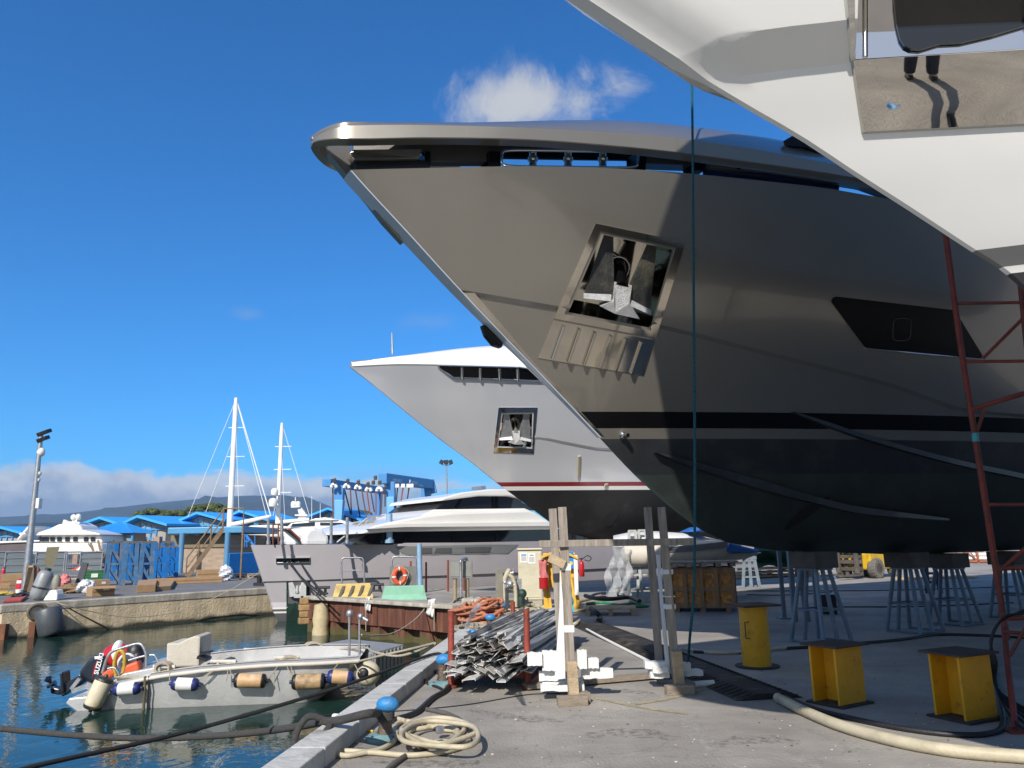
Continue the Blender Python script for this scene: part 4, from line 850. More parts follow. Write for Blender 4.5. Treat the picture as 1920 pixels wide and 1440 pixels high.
b=MB(); A0=onp(1011,1093,.1); b.grid([[onp(1010+15*i/4+rnd.uniform(-1,1)+4*j/5,1050+43*j/5,.06+.05*math.sin(i*2.1+j)) for i in range(5)] for j in range(6)]); o_=obj('pink_jacket',b,M('faded_pink_cloth',(.52,.17,.17),.85,0,.15,6,.1),smooth=60,label='faded pink cloth cover hanging from the yellow service stand',cat='cover'); md=o_.modifiers.new('s','SOLIDIFY'); md.thickness=.02
def extinguisher(px,yb,yt,label,zoff=0):
    c=onp(px,yb,.12); t=onp(px,yt,.12); h=t.z-c.z; e=thing('fire_extinguisher',label,'extinguisher',c); r=h*.16
    b=MB(); b.lathe([(.0,0),(r*.9,0),(r,.03*h),(r,.72*h),(r*.8,.82*h),(r*.35,.88*h),(r*.3,.93*h)],c,n=18); obj('cylinder',b,REDX,e,smooth=40)
    b=MB(); b.cyl(c+V((0,0,h*.9)),c+V((0,0,h*1.02)),r*.3); b.beam(c+V((-r,0,h*1.0)),c+V((r,0,h*1.05)),r*.4,r*.3); obj('valve_head',b,BLKV,e)
    b=MB(); b.tube(catmull([c+V((r*.3,-.02,h*.97)),c+V((r*2.2,-.02,h*1.18)),c+V((r*3.6,-.02,h*1.05)),c+V((r*2.8,-.02,h*.88)),c+V((r*1.1,-.02,h*.95))],6),r*.16,6); obj('hose',b,BLKV,e,smooth=60)
    return e
extinguisher(1091,1081,1048,'red fire extinguisher with black hose hung on the stand side')
c_=onp(1020,1104,.12); b=MB(); b.lathe([(.0,0),(.10,0),(.11,.02),(.11,.22),(.12,.25)],c_,n=16); obj('red_bucket',b,REDX,smooth=40,label='red bottom of the extinguisher poking out below the pink cover',cat='extinguisher')
A0=onp(1066,1066,.05);A1=onp(1075,1066,.05);A2=onp(1066,1034,.05); b=MB(); b.mat(0).box((A0+A1)/2+(A2-A0)/2,((A1-A0).length*1.1,.08,(A2-A0).length),rz); b.mat(1).box((A0+A1)/2+(A2-A0)*.75-uy*.045,((A1-A0).length*.7,.01,(A2-A0).length*.22),rz); b.mat(2).cyl((A0+A1)/2+(A2-A0)*.3-uy*.04,(A0+A1)/2+(A2-A0)*.3-uy*.055,.05); obj('blue_meter_box',b,[M('bright_blue_plastic',(.02,.22,.62),.4,0,.05,5,.02),BLKV,M('sticker_yellow',(.6,.5,.1),.5)],label='bright blue box with dark window on the yellow stand',cat='meter box',bevel=.006)
b=MB(); b.box(onp(1080,1078,.06),(.09,.05,.9),rz); obj('grey_cover_plate',b,WHITEP,label='long pale grey strip at the right edge of the yellow stand',cat='strip')
# blue glove on the rear red rack post
gt=V((g1.x,g1.y,zrow(g1.x,g1.y,1128))); b=MB(); b.ball(gt+V((0,0,.0)),(.075,.06,.10)); 
for i in range(4): b.tube([gt+V((-.05+.032*i,-.03,-.05)),gt+V((-.06+.042*i,-.04,-.13-.02*(i%2)))],[.019,.014],7)
obj('rubber_glove',b,M('blue_rubber_glove',(.05,.42,.62),.5,0,.1,9,.08),smooth=60,label='light blue rubber glove pulled over the rear red post',cat='glove')
# pallet, hoses, planks behind
def pallet(x0,x1,yb,yt,label,group=None,deep=.9):
    q,w_,h_,rz=UB(x0,x1,yb,yt); ux,uy=yawv(rz); t=thing('pallet',label,'pallet',q,rz,group); h_=max(.14,min(h_,.2)); b=MB()
    for j in range(7): b.box((0,deep*(j+.5)/7,h_-.012),(w_,deep/7*.75,.022))
    obj('deck',b,PALEW,t,local=True); b=MB()
    for i in(-1,0,1):
        b.box((i*w_*.45,deep/2,.01),(.1,deep,.02))
        for j in(.08,.5,.92): b.box((i*w_*.45,deep*j,h_*.5),(.1,.12,h_*.75))
    obj('blocks',b,PALEW,t,local=True); return q
pallet(1098,1193,1155,1141,'wooden pallet on the quay under black and green hoses')
groundrope('green_hose',[(1100,1132),(1130,1130),(1160,1134),(1190,1131),(1215,1136),(1180,1138),(1140,1137),(1110,1138)],.035,M('green_hose',(.03,.22,.11),.5,0,.2,8,.05),'green hose in flat loops behind the pallet','hose')
b=MB(); b.tube([V((p.x,p.y,.22)) for p in gpath([(1098,1134),(1120,1140),(1150,1141),(1180,1138),(1200,1146)])],.05,8); obj('black_hose',b,HOSEK,smooth=60,label='black hose lying flat along the top of the pallet',cat='hose'); b=MB(); b.tube(catmull([G(1108,1141,.2),G(1118,1148,.16),G(1126,1158,.06),G(1122,1163,.05)],6),.05,8); obj('black_hose',b,HOSEK,smooth=60,label='thick black hose draped over the pallet edge',cat='hose')
groundrope('plank_batten',[(1085,1128),(1130,1116),(1172,1104)],.04,PALEW,'pale wooden battens lying on the ground left of the grey trestle','batten')
b=MB(); b.ball(G(1140,1118)+V((0,0,.03)),(.5,.3,.1)); obj('dark_net_heap',b,BLKV,smooth=60,label='small dark heap of netting behind the green hose',cat='net')
# cable ramp
rA=G(1105,1172);rB=G(1445,1312); rd=(rB-rA); RL=rd.length; rd.normalize(); rn=V((-rd.y,rd.x,0)); NR=7
RAMP=M('ribbed_black_rubber',(.022,.02,.018),.75,0,.2,3,.4,bscale=60,dirt=(.12,.10,.075),dirtamt=.35)
for i in range(NR):
    a=rA+rd*(RL*i/NR+.01); L_=RL/NR-.02; pr=[(-.36,.004),(-.14,.06),(.14,.06),(.36,.004)]
    b=MB(); b.prism([a+rn*x+V((0,0,z)) for x,z in pr],rd*L_)
    for j in range(9):
        q0=a+rd*(L_*(j+.5)/9); b.beam(q0-rn*.33+V((0,0,.016)),q0-rn*.16+V((0,0,.06)),.02,.012,(0,0,1)); b.beam(q0+rn*.33+V((0,0,.016)),q0+rn*.16+V((0,0,.06)),.02,.012,(0,0,1))
    obj('cable_ramp',b,RAMP,label=('black rubber cable ramp section at the near right end with its cut end showing' if i==NR-1 else 'black ribbed rubber cable ramp section in the row across the quay'),cat='cable ramp',group='cable ramp sections')
groundrope('white_pipe',[(1100,1180),(1130,1196),(1232,1248)],.022,WHITEP,'long thin white pipe lying beside the cable ramp','pipe')
q0=G(1292,1284,.03);q1=G(1338,1281,.03); obj('white_tube',MB().cyl(q0,q1,.035,n=12),WHITEP,smooth=40,label='short white plastic tube lying at the right rack foot',cat='tube')
b=MB(); b.tube(gpath([(1458,1308),(1510,1334),(1580,1362),(1680,1389),(1790,1408),(1920,1419),(2080,1432),(2500,1455)],.047),.047,12); obj('cream_hose',b,HOSEC,smooth=60,label='fat cream hose curving from the cable ramp along the shade edge',cat='hose')
b=MB(); b.tube(gpath([(1470,1306),(1530,1330),(1600,1348),(1690,1366),(1780,1377),(1850,1376),(1880,1358),(1872,1300),(1858,1230)],.02),.024,8); obj('black_cable',b,HOSEK,smooth=60,label='black cable running between the cream hose and the yellow pedestals',cat='cable')
groundrope('black_cable',[(1300,1222),(1380,1224),(1420,1218),(1540,1212),(1680,1200),(1760,1190),(1860,1192),(1920,1196)],.022,HOSEK,'long black cable crossing the shaded ground behind the pedestals','cable')
groundrope('pale_hose',[(1280,1216),(1340,1224),(1400,1222),(1500,1212),(1520,1210)],.026,HOSEC,'pale hose lying from the ramp towards the front yacht stand','hose')
b=MB()
for x0,y0,x1,y1,lb in((1400,1115,1560,1110,0),(1400,1108,1900,1100,0),(1560,1138,1900,1130,0)): b.tube(gpath([(x0,y0),((x0+x1)/2,(y0+y1)/2+3),(x1,y1)],.012),.014,6)
obj('floor_cables',b,HOSEK,smooth=60,label='thin cables stretched over the ground under the keel',cat='cable')
# yellow painted line on quay
LINEY=M('worn_yellow_line',(.42,.30,.07),.8,0,.2,8,0,extra=None)
for pts,lb in(([(1112,1308),(1200,1326),(1290,1338)],0),([(1190,1320),(1270,1306),(1345,1282)],1)):
    P=gpath(pts,.004,6); b=MB(); b.grid([[p-V((0,.045,0)),p+V((0,.045,0))] for p in P]); o=obj('road_marking',b,None or M('faded_yellow_marking',(.33,.28,.17),.85,0,.3,9,0),kind='structure')
# teal rope hanging from the white yacht
rope('teal_rope',catmull([AY(1296,60,8.75),AY(1299,300,8.75),AY(1301,600,8.72),AY(1303,900,8.72),AY(1301,1100,8.75),AY(1294,1190,8.85),G(1290,1240,.18),G(1284,1276,.03)],8),.0155,M('teal_braided_rope',(.015,.16,.20),.8,0,.6,55,.3),'teal braided rope hanging from the white yacht to the rack foot')
# ---------------- yellow pedestals ----------------
def tri(c,h,label,yaw,w_=.30):
    t=thing('yellow_pedestal',label,'pedestal',c,yaw,'yellow steel pedestals in the shade'); b=MB()
    b.box((0,-.14,h/2),(w_*1.35,.022,h-.03)); b.box((0,.14,h/2),(w_*1.35,.022,h-.03)); b.box((0,0,h/2),(.022,.26,h-.03)); b.box((w_*.36,-.02,h/2),(.022,.24,h-.03)); obj('body',b,YELP,t,local=True,bevel=.004)
    b=MB(); b.box((0,0,h-.006),(w_*1.7,w_*1.4,.02)); obj('top_plate',b,M('brown_rust_plate',(.09,.06,.045),.75,.2,.3,6,.15),t,local=True,bevel=.003)
    b=MB(); b.box((0,0,.01),(w_*1.6,w_*1.4,.02)); obj('foot_plate',b,M('dark_plate',(.05,.048,.046),.75,.2,.3,6,.15),t,local=True,bevel=.003); return t
c=G(1575,1318); tri(c,zrow(c.x,c.y,1210)+.02,'yellow H section pedestal with a rusty top plate, left of the two',.55)
c=G(1812,1346); tri(c,zrow(c.x,c.y,1225)+.02,'yellow H section pedestal nearest the red scaffold foot',.42)
c=G(1420,1250); h=zrow(c.x,c.y,1134); t=thing('yellow_pedestal','tall round yellow pedestal with side handle and wide flange top','pedestal',c,.3,'yellow steel pedestals in the shade')
b=MB(); b.cyl((0,0,.02),(0,0,h-.01),.178,n=28); obj('tube',b,YELP,t,local=True,smooth=40); b=MB(); b.box((0,0,h),(.52,.46,.025)); obj('top_plate',b,MATS['brown_rust_plate'],t,local=True); b=MB(); b.lathe([(0,.0),(.27,0),(.27,.02),(0,.02)],n=24); obj('foot_plate',b,MATS['dark_plate'],t,local=True)
b=MB(); b.tube([(-.15,-.1,h*.48),(-.21,-.12,h*.48),(-.21,-.12,h*.74),(-.15,-.1,h*.74)],.008,6); obj('handle',b,IRON,t,local=True)
# ---------------- yacht stands ----------------
def stand(c,h,label,yaw,wb=.62,hw=.30):
    t=thing('yacht_stand',label,'stand',c,yaw,'grey tube stands under the taupe yacht')
    hb=h-.30; k=0
    for sx,sy in((-1,-1),(1,-1),(1,1),(-1,1),(.0,-1),(.0,1)):
        b=MB(); b.cyl((sx*wb/2,sy*wb/2,0),(sx*hw/2,sy*hw/2,hb),.034,n=10); obj('leg',b,GREYP,t,local=True,smooth=40)
    b=MB(); q=lerp(wb,hw,.45)/2; zq=hb*.45
    for a_,c_ in(((-q,-q,zq),(q,-q,zq)),((q,-q,zq),(q,q,zq)),((q,q,zq),(-q,q,zq)),((-q,q,zq),(-q,-q,zq))): b.cyl(a_,c_,.016,n=6)
    obj('brace',b,GREYP,t,local=True); b=MB()
    for a_,c_ in(((-wb/2,-wb/2,.02),(wb/2,-wb/2,.02)),((wb/2,-wb/2,.02),(wb/2,wb/2,.02)),((-wb/2,wb/2,.02),(-wb/2,-wb/2,.02))): b.cyl(a_,c_,.018,n=6)
    obj('foot_frame',b,GREYP,t,local=True); b=MB(); b.box((0,0,hb+.01),(hw+.08,hw+.08,.03)); obj('head_plate',b,GREYP,t,local=True)
    b=MB(); b.box((0,0,hb+.15),(.52,.5,.25)); obj('timber_block',b,M('dark_timber_block',(.10,.085,.07),.8,0,.3,4,.15),t,local=True,bevel=.012); return t
def keelz(c):
    a=(c-H1.P).dot(H1.u); return 1.24
for px,py,lb,yw in((1540,1204,'front grey tube yacht stand with sunlit spots, nearest the round pedestal',.5),(1716,1184,'second grey tube yacht stand under the middle of the keel',.5),(1792,1170,'third grey tube yacht stand behind the second',.5),(1905,1158,'grey tube yacht stand behind the red scaffold post',.5)):
    c=G(px,py); k_=H1.u.x*(c.x-H1.P.x)+H1.u.y*(c.y-H1.P.y); c=H1.W(k_,min(.9,(c-H1.P).dot(H1.n)),0); 
    bb=abs((c-H1.P).dot(H1.n)); zz_=1.24
    for i in range(60):
        z_=1.24+i*.02
        if H1.B(k_,z_)>=bb-.27: break
        zz_=z_
    stand(c,max(1.26,zz_+.02),lb,yw)
for x,yb,yt,lb in((1471,1160,1035,'slim blue grey upright prop left of the front stand'),):
    c=G(x,yb); b=MB(); b.beam(c,V((c.x,c.y,zrow(c.x,c.y,yt-30))),.07,.07); b.box(c+V((0,0,.015)),(.25,.25,.03)); obj('upright_prop',b,GREYP,label=lb,cat='prop')
q,w_,h_,rz=UB(1484,1520,1165,1040); b=MB(); b.beam(q-V((w_*.3,0,0)),q+V((-w_*.3,0,h_+.3)),.08,.1); b.beam(q+V((w_*.35,0,0)),q+V((w_*.1,0,h_+.3)),.09,.1); b.beam(q+V((-w_*.3,0,h_*.5)),q+V((w_*.3,0,h_*.5)),.05,.05); obj('blue_grey_prop',b,GREYP,label='paired blue grey props standing behind the front stand',cat='prop')
q,w_,h_,rz=UB(1548,1577,1152,1115); b=MB(); b.box(q+V((0,.2,h_/2)),(w_,.4,h_),rz); obj('dark_crate',b,BLKV,label='small dark box on the ground behind the front stand',cat='box',bevel=.02)
# ---------------- red scaffold ----------------
sc=thing('scaffold_tower','rust red tube scaffold tower with rungs and diagonal brace','scaffold',G(1905,1375))
c=G(1905,1372); n_=V((c.x,c.y,0)).normalized(); pp=lambda x,y,d=0.:PL(x,y,c+n_*(1.4+d),n_)
def tubeobj(name,pts,r,mat=REDP,par=sc): return obj(name,MB().tube(pts,r,10),mat,par,smooth=50)
tubeobj('standard',[pp(1772,430),pp(1800,640),pp(1838,880),pp(1866,1060),pp(1880,1150),pp(1888,1200)],.030)
tubeobj('ledger',[pp(1795,569),pp(1930,567)],.017);tubeobj('ledger',[pp(1806,678),pp(1930,677)],.017);tubeobj('ledger',[pp(1852,946),pp(1930,946)],.018);tubeobj('ledger',[pp(1868,1066),pp(1930,1064)],.022)
tubeobj('brace',[pp(1843,672),pp(1930,585)],.017);tubeobj('brace',[pp(1832,808),pp(1846,768)],.018); tubeobj('toe_rail',[pp(1822,768),pp(1870,752),pp(1930,735)],.026)
tubeobj('standard',[pp(1910,500),pp(1930,700)],.026); tubeobj('brace',[pp(1868,1075),pp(1930,1022)],.02)
b=MB(); b.cyl(pp(1828,812),pp(1830,828),.033,n=10); obj('tape_mark',b,M('teal_tape',(.08,.36,.4),.6),sc)
tubeobj('foot_jack',[pp(1880,1150,-.25),pp(1890,1250,-.65),c+V((0,0,.02))],.026); tubeobj('ledger',[pp(1884,1160,-.4),pp(1940,1158,-.4)],.02); tubeobj('ledger',[pp(1880,1184,-.5),pp(1940,1190,-.5)],.018);tubeobj('brace',[pp(1893,1230,-.6),pp(1930,1165,-.6)],.016)
b=MB(); b.box(c+V((0,0,.01)),(.18,.18,.02)); obj('base_plate',b,REDP,sc)
b=MB()
for i in range(6): b.tube(catmull([pp(1930,1150-2*i,-.5),pp(1885-i*2,1156+i*2,-.52),pp(1862-i,1190+3*i,-.55),pp(1858+i*2,1240,-.6),pp(1872+i,1300,-.65),c+V((.0+.06*i,-.1-.03*i,.05)),c+V((.4,-.1,.03))],6),.012,6)
obj('cable_bundle',b,HOSEK,smooth=60,label='bundle of black cables hanging on the red scaffold foot',cat='cable')

# grit, chips and scuffs on the quay
b=MB()
for i in range(260):
    x,y=rnd.uniform(560,1900),rnd.uniform(1215,1439)
    q=G(x,y); 
    if q.x<-1.0: continue
    r=rnd.uniform(.003,.010); b.mat(0 if rnd.random()<.6 else 1).ball(q+V((0,0,r*.4)),(r*rnd.uniform(.8,1.8),r,r*.6),6,4)
obj('grit',b,[M('pale_chip',(.48,.46,.42),.8,0,.1,9,0),M('dark_chip',(.10,.09,.075),.8,0,.2,9,0)],kind='stuff')
def decal(name,px,w,mat,lb):
    P=gpath(px,.003,8); rows=[]
    for i,pp_ in enumerate(P):
        t=P[min(i+1,len(P)-1)]-P[max(i-1,0)]; n_=V((-t.y,t.x,0)).normalized(); ww=w*(.4+.6*math.sin(PI*i/(len(P)-1)))*(1+.3*math.sin(i*1.3)); rows.append([pp_-n_*ww/2,pp_+n_*ww/2])
    obj(name,MB().grid(rows),mat,kind='structure')
def scuffed(nt,vec,c,p):
    n=nd(nt,'TexNoise',Scale=14.,Detail=6.,Roughness=.7); nt.links.new(vec,n.inputs['Vector']); r=ramp(nt,[(.45,0.),(.68,.5)]); nt.links.new(n.outputs['Fac'],r.inputs[0]); nt.links.new(r.outputs[0],p.inputs['Alpha']); return c
SCW=M('white_paint_scuff',(.58,.56,.52),.85,0,.1,8,0,extra=scuffed); SCG=M('green_paint_scuff',(.10,.30,.16),.85,0,.1,8,0,extra=scuffed); SCD=M('oil_stain',(.09,.085,.08),.7,0,.1,8,0,extra=scuffed)
decal('paint_scuff',[(1278,1330),(1300,1370),(1350,1410),(1420,1450)],.14,SCW,0); decal('paint_scuff',[(1590,1408),(1630,1402),(1675,1405)],.08,SCG,0); decal('paint_scuff',[(1440,1412),(1480,1418),(1540,1440)],.10,SCW,0)
for px,w_ in(([(880,1330),(960,1345),(1060,1352)],.22),([(1100,1380),(1180,1372),(1270,1385)],.3),([(700,1425),(820,1432),(900,1428)],.2),([(1120,1290),(1180,1296),(1230,1300)],.18),([(640,1380),(660,1400),(690,1420)],.2),([(1330,1400),(1420,1385),(1500,1392)],.25)): decal('oil_stain',px,w_,SCD,0)

# ---------------- the bystander mirrored in the polished panel ----------------
def skinned(name,nodes,edges,mat,par,sub=2,rootk=0):
    me=bpy.data.meshes.new(name); iv=WM[par].inverted(); me.from_pydata([tuple(iv@V(p_)) for p_,r in nodes],edges,[]); o=link(name,me); o.parent=par; WM[o]=WM[par]; me.materials.append(mat)
    sk=o.modifiers.new('skin','SKIN'); sk.use_smooth_shade=True
    for v,(p_,r) in zip(me.skin_vertices[0].data,nodes): v.radius=(r,r) if not isinstance(r,tuple) else r; v.use_root=False
    me.skin_vertices[0].data[rootk].use_root=True; su=o.modifiers.new('sub','SUBSURF'); su.levels=su.render_levels=sub; return o
pc_=V((2.02,-2.75,0)); per=thing('person','person in dark trousers and grey shirt standing behind the viewer, mirrored in the panel','person',pc_)
SKN=M('skin',(.48,.30,.22),.55,0,.06,9,.03); TRS=M('dark_trousers',(.03,.035,.05),.85,0,.15,9,.1); SHT=M('grey_shirt',(.22,.24,.27),.85,0,.1,9,.1); HAI=M('dark_hair',(.03,.022,.018),.7,0,.2,30,.2); SHO=M('dark_shoe',(.02,.02,.022),.6,0,.2,9,.05)
o_=lambda x,y,z:pc_+V((x,y,z))
nb=[(o_(0,0,.95),(.15,.11)),(o_(0,0,1.15),(.14,.10)),(o_(0,0,1.38),(.17,.11)),(o_(0,0,1.48),(.07,.07)),(o_(0,.02,1.56),(.055,.06)),(o_(0,.03,1.66),(.085,.10)),(o_(0,.02,1.75),(.065,.08))]; eb=[(0,1),(1,2),(2,3),(3,4),(4,5),(5,6)]
for sg in(-1,1):
    k=len(nb); nb+=[(o_(.10*sg,0,.90),.095),(o_(.11*sg,.02,.50),.062),(o_(.12*sg,0,.10),.042),(o_(.13*sg,.12,.04),.035),(o_(.19*sg,0,1.40),.062),(o_(.24*sg,-.02,1.12),.045),(o_(.22*sg,.14,.92),.033),(o_(.21*sg,.20,.87),.03)]
    eb+=[(0,k),(k,k+1),(k+1,k+2),(k+2,k+3),(2,k+4),(k+4,k+5),(k+5,k+6),(k+6,k+7)]
    for j,(dx,ln) in enumerate(((-.03,.075),(-.01,.085),(.012,.08),(.03,.06))):
        f=len(nb); b0=o_(.21*sg+dx,.225,.845); nb+=[(b0,.0095),(b0+V((0,.02,-.4*ln)),.009),(b0+V((0,.015,-.95*ln)),.0075)]; eb+=[(k+7,f),(f,f+1),(f+1,f+2)]
    f=len(nb); nb+=[(o_(.21*sg-.035*sg,.20,.85),.011),(o_(.21*sg-.055*sg,.225,.81),.009)]; eb+=[(k+7,f),(f,f+1)]
skinned('body',nb,eb,SKN,per)
nt_=[(o_(0,0,.97),(.165,.125))]; et=[]
for sg in(-1,1): k=len(nt_); nt_+=[(o_(.10*sg,0,.88),.108),(o_(.11*sg,.02,.50),.078),(o_(.12*sg,0,.08),.066)]; et+=[(0,k),(k,k+1),(k+1,k+2)]
skinned('trousers',nt_,et,TRS,per)
ns_=[(o_(0,0,.98),(.165,.12)),(o_(0,0,1.18),(.155,.115)),(o_(0,0,1.38),(.18,.125)),(o_(0,0,1.46),(.08,.08))]; es=[(0,1),(1,2),(2,3)]
for sg in(-1,1): k=len(ns_); ns_+=[(o_(.20*sg,0,1.39),.075),(o_(.235*sg,-.01,1.20),.062)]; es+=[(2,k),(k,k+1)]
skinned('shirt',ns_,es,SHT,per)
b=MB(); b.ball(o_(0,-.005,1.735),(.09,.108,.085)); obj('hair',b,HAI,per,smooth=70)
b=MB(); b.ball(o_(0,.13,1.655),(.013,.022,.02),8,6); obj('nose',b,SKN,per,smooth=70)
for sg in(-1,1):
    b=MB(); b.ball(o_(.033*sg,.112,1.685),(.012,.01,.009),8,6); obj('eye',b,HAI,per,smooth=70)
    b=MB(); b.ball(o_(.088*sg,.02,1.67),(.015,.025,.035),8,6); obj('ear',b,SKN,per,smooth=70)
    b=MB(); b.ball(o_(.125*sg,.07,.045),(.05,.145,.05)); b.ball(o_(.125*sg,0,.06),(.045,.06,.06)); obj('shoe',b,SHO,per,smooth=60)
b=MB(); b.ball(o_(0,.122,1.615),(.025,.008,.006),8,6); obj('mouth',b,M('lip',(.35,.15,.12),.5),per,smooth=70)
# ---------------- workboat ----------------
BF=Frame(AY(270,1328,13.5),5.)
WS=BF.P+V((0,0,0))
bp=lambda px,py,b=0.:BF.pt(px,py,b)
sA=BF.sz(205,1300)[0]; sE=BF.sz(672,1262)[0]; BW=2.15
gz=[BF.sz(x,y) for x,y in((205,1284),(310,1263),(420,1250),(540,1242),(662,1239))]
gzf=lambda a:interp(gz,a)
wb=thing('workboat','open grey aluminium workboat with covered console, outboard and hanging fenders','boat',BF.W((sA+sE)/2,-BW/2,WZ),math.radians(5))
rows=[];NSB=22
s3=BF.sz(560,1300)[0]
for i in range(NSB+1):
    a=lerp(sA,sE,i/NSB); q=max(0,(a-s3)/(sE-s3)); zg=gzf(a); ins=.22*q**1.6; zb=WZ-.12+.62*q**1.3; ins2=.10+.35*q
    n0=-ins; f0_=-BW+ins
    rows.append([BF.W(a,-BW/2,zb-.02),BF.W(a,n0-ins2,zb),BF.W(a,n0-.03,zb+.14),BF.W(a,n0,zg-.07),BF.W(a,n0+.045,zg-.065),BF.W(a,n0+.05,zg),BF.W(a,n0-.03,zg+.025),BF.W(a,n0-.22,zg+.02),BF.W(a,n0-.23,zg-.22),BF.W(a,f0_+.23,zg-.22),BF.W(a,f0_+.22,zg+.02),BF.W(a,f0_+.03,zg+.025),BF.W(a,f0_-.05,zg),BF.W(a,f0_-.045,zg-.065),BF.W(a,f0_,zg-.07),BF.W(a,f0_+.03,zb+.14),BF.W(a,f0_+ins2,zb)])
b=MB(); b.grid(rows,cj=True); n=len(rows[0]); b.add(rows[0],[tuple(range(n))]); b.add(rows[-1],[tuple(range(n-1,-1,-1))]); obj('hull',b,ALU,wb,smooth=28)
b=MB(); b.tube([BF.W(a,.055-.22*max(0,(a-s3)/(sE-s3))**1.6,gzf(a)-.03) for a in [lerp(sA-.02,sE,i/20) for i in range(21)]],.035,8); obj('rub_rail',b,GRN,wb,smooth=50)
b=MB(); rr_=[]
for i in range(NSB+1):
    a=lerp(sA+.6,sE-.05,i/NSB); zg=gzf(a); q=max(0,(a-s3)/(sE-s3)); ins=.22*q**1.6; rr_.append([BF.W(a,-ins-.02,zg+.035),BF.W(a,-ins-.21,zg+.035)])
b.grid(rr_); rr_=[[BF.W(lerp(sA+.6,sE-.05,i/NSB),-BW+.02+.22*max(0,(lerp(sA+.6,sE-.05,i/NSB)-s3)/(sE-s3))**1.6,gzf(lerp(sA+.6,sE-.05,i/NSB))+.035) ,BF.W(lerp(sA+.6,sE-.05,i/NSB),-BW+.21+.22*max(0,(lerp(sA+.6,sE-.05,i/NSB)-s3)/(sE-s3))**1.6,gzf(lerp(sA+.6,sE-.05,i/NSB))+.035)] for i in range(NSB+1)]; b.grid(rr_); o=obj('side_deck',b,GRN,wb)
# stern platform and box
sP=BF.sz(120,1318)[0]; b=MB(); P=[BF.W(sA,-.05,WZ-.1),BF.W(sP+.25,-.05,WZ-.06),BF.W(sP,-.05,WZ+.12),BF.W(sP+.05,-.05,WZ+.20),BF.W(sA,-.05,WZ+.24)]; b.prism(P,-BF.n*(BW-.1)); obj('stern_platform',b,ALU,wb,bevel=.02)
b=MB(); c0=bp(222,1284,-.05); P=[bp(205,1282,-.1),bp(300,1262,-.1),bp(300,1250,-.1),bp(230,1264,-.1)]; b.prism(P,-BF.n*(BW-.3)); obj('aft_deck',b,ALU,wb,bevel=.01)
b=MB(); P=[bp(311,1252,-.55),bp(312,1206,-.55),bp(334,1206,-.55),bp(352,1197,-.55),bp(366,1192,-.55),bp(376,1194,-.55),bp(375,1214,-.55),bp(373,1250,-.55)]; b.prism(P,-BF.n*.75,.93); cv=obj('console_cover',b,CANV,wb,bevel=.03)
b=MB(); b.beam(bp(374,1230,-.6),bp(392,1236,-.6),.3,.05); b.beam(bp(378,1225,-.6),bp(396,1222,-.6),.25,.03); obj('seat',b,BLKV,wb)
def bitt(x0,x1,yt,yb,bb):
    b=MB(); A0=bp(x0,yt,bb);A1=bp(x1,yt,bb); b.cyl(A0,A1,.03,n=10); b.cyl(A0-BF.u*.005,A0+BF.u*.02,.034,n=10); b.cyl(A1-BF.u*.02,A1+BF.u*.005,.034,n=10)
    for f in(.28,.72): p=A0.lerp(A1,f); b.cyl(p,V((p.x,p.y,gzf(BF.sz(lerp(x0,x1,f),yb)[0])+.02)),.022,n=8)
    obj('bitt',b,GRN,wb,smooth=50)
bitt(396,442,1240,1252,-.12); bitt(516,560,1233,1248,-.14); bitt(458,499,1218,1230,-BW+.15); bitt(564,604,1212,1240,-BW+.15); bitt(288,328,1250,1262,-.15)
for x,y0,y1,bb in((655,1148,1236,-.9),(674,1158,1236,-1.5)): b=MB(); b.cyl(bp(x,y1,bb),bp(x,y0,bb),.022,n=8); obj('bow_post',b,STEEL,wb,smooth=50)
b=MB(); b.cyl(bp(672,1153,-.95),bp(690,1164,-.9),.03); b.ball(bp(676,1156,-.93),.06,8,6); b.ball(bp(656,1150,-.9),.07,8,6); obj('bow_post_head',b,STEEL,wb,smooth=60)
b=MB()
b.tube(catmull([bp(192,1262,-.3),bp(200,1236,-.3),bp(210,1222,-.3),bp(232,1214,-.3),bp(258,1207,-.3),bp(268,1212,-.3),bp(274,1228,-.3),bp(274,1250,-.3)],6),.026,8); b.tube(catmull([bp(230,1242,-.35),bp(262,1232,-.35),bp(286,1228,-.35),bp(292,1232,-.35),bp(298,1244,-.35)],6),.018,8); b.tube(catmull([bp(202,1254,-.1),bp(214,1252,-.1),bp(222,1262,-.1),bp(224,1272,-.1)],6),.018,8)
obj('stern_rail',b,STEEL,wb,smooth=60); b=MB()
b.tube(catmull([bp(192,1262,-1.5),bp(200,1236,-1.5),bp(210,1222,-1.5),bp(232,1214,-1.5),bp(258,1207,-1.5),bp(268,1212,-1.5),bp(274,1228,-1.5),bp(274,1250,-1.5)],6),.026,8); obj('stern_rail',b,STEEL,wb,smooth=60)
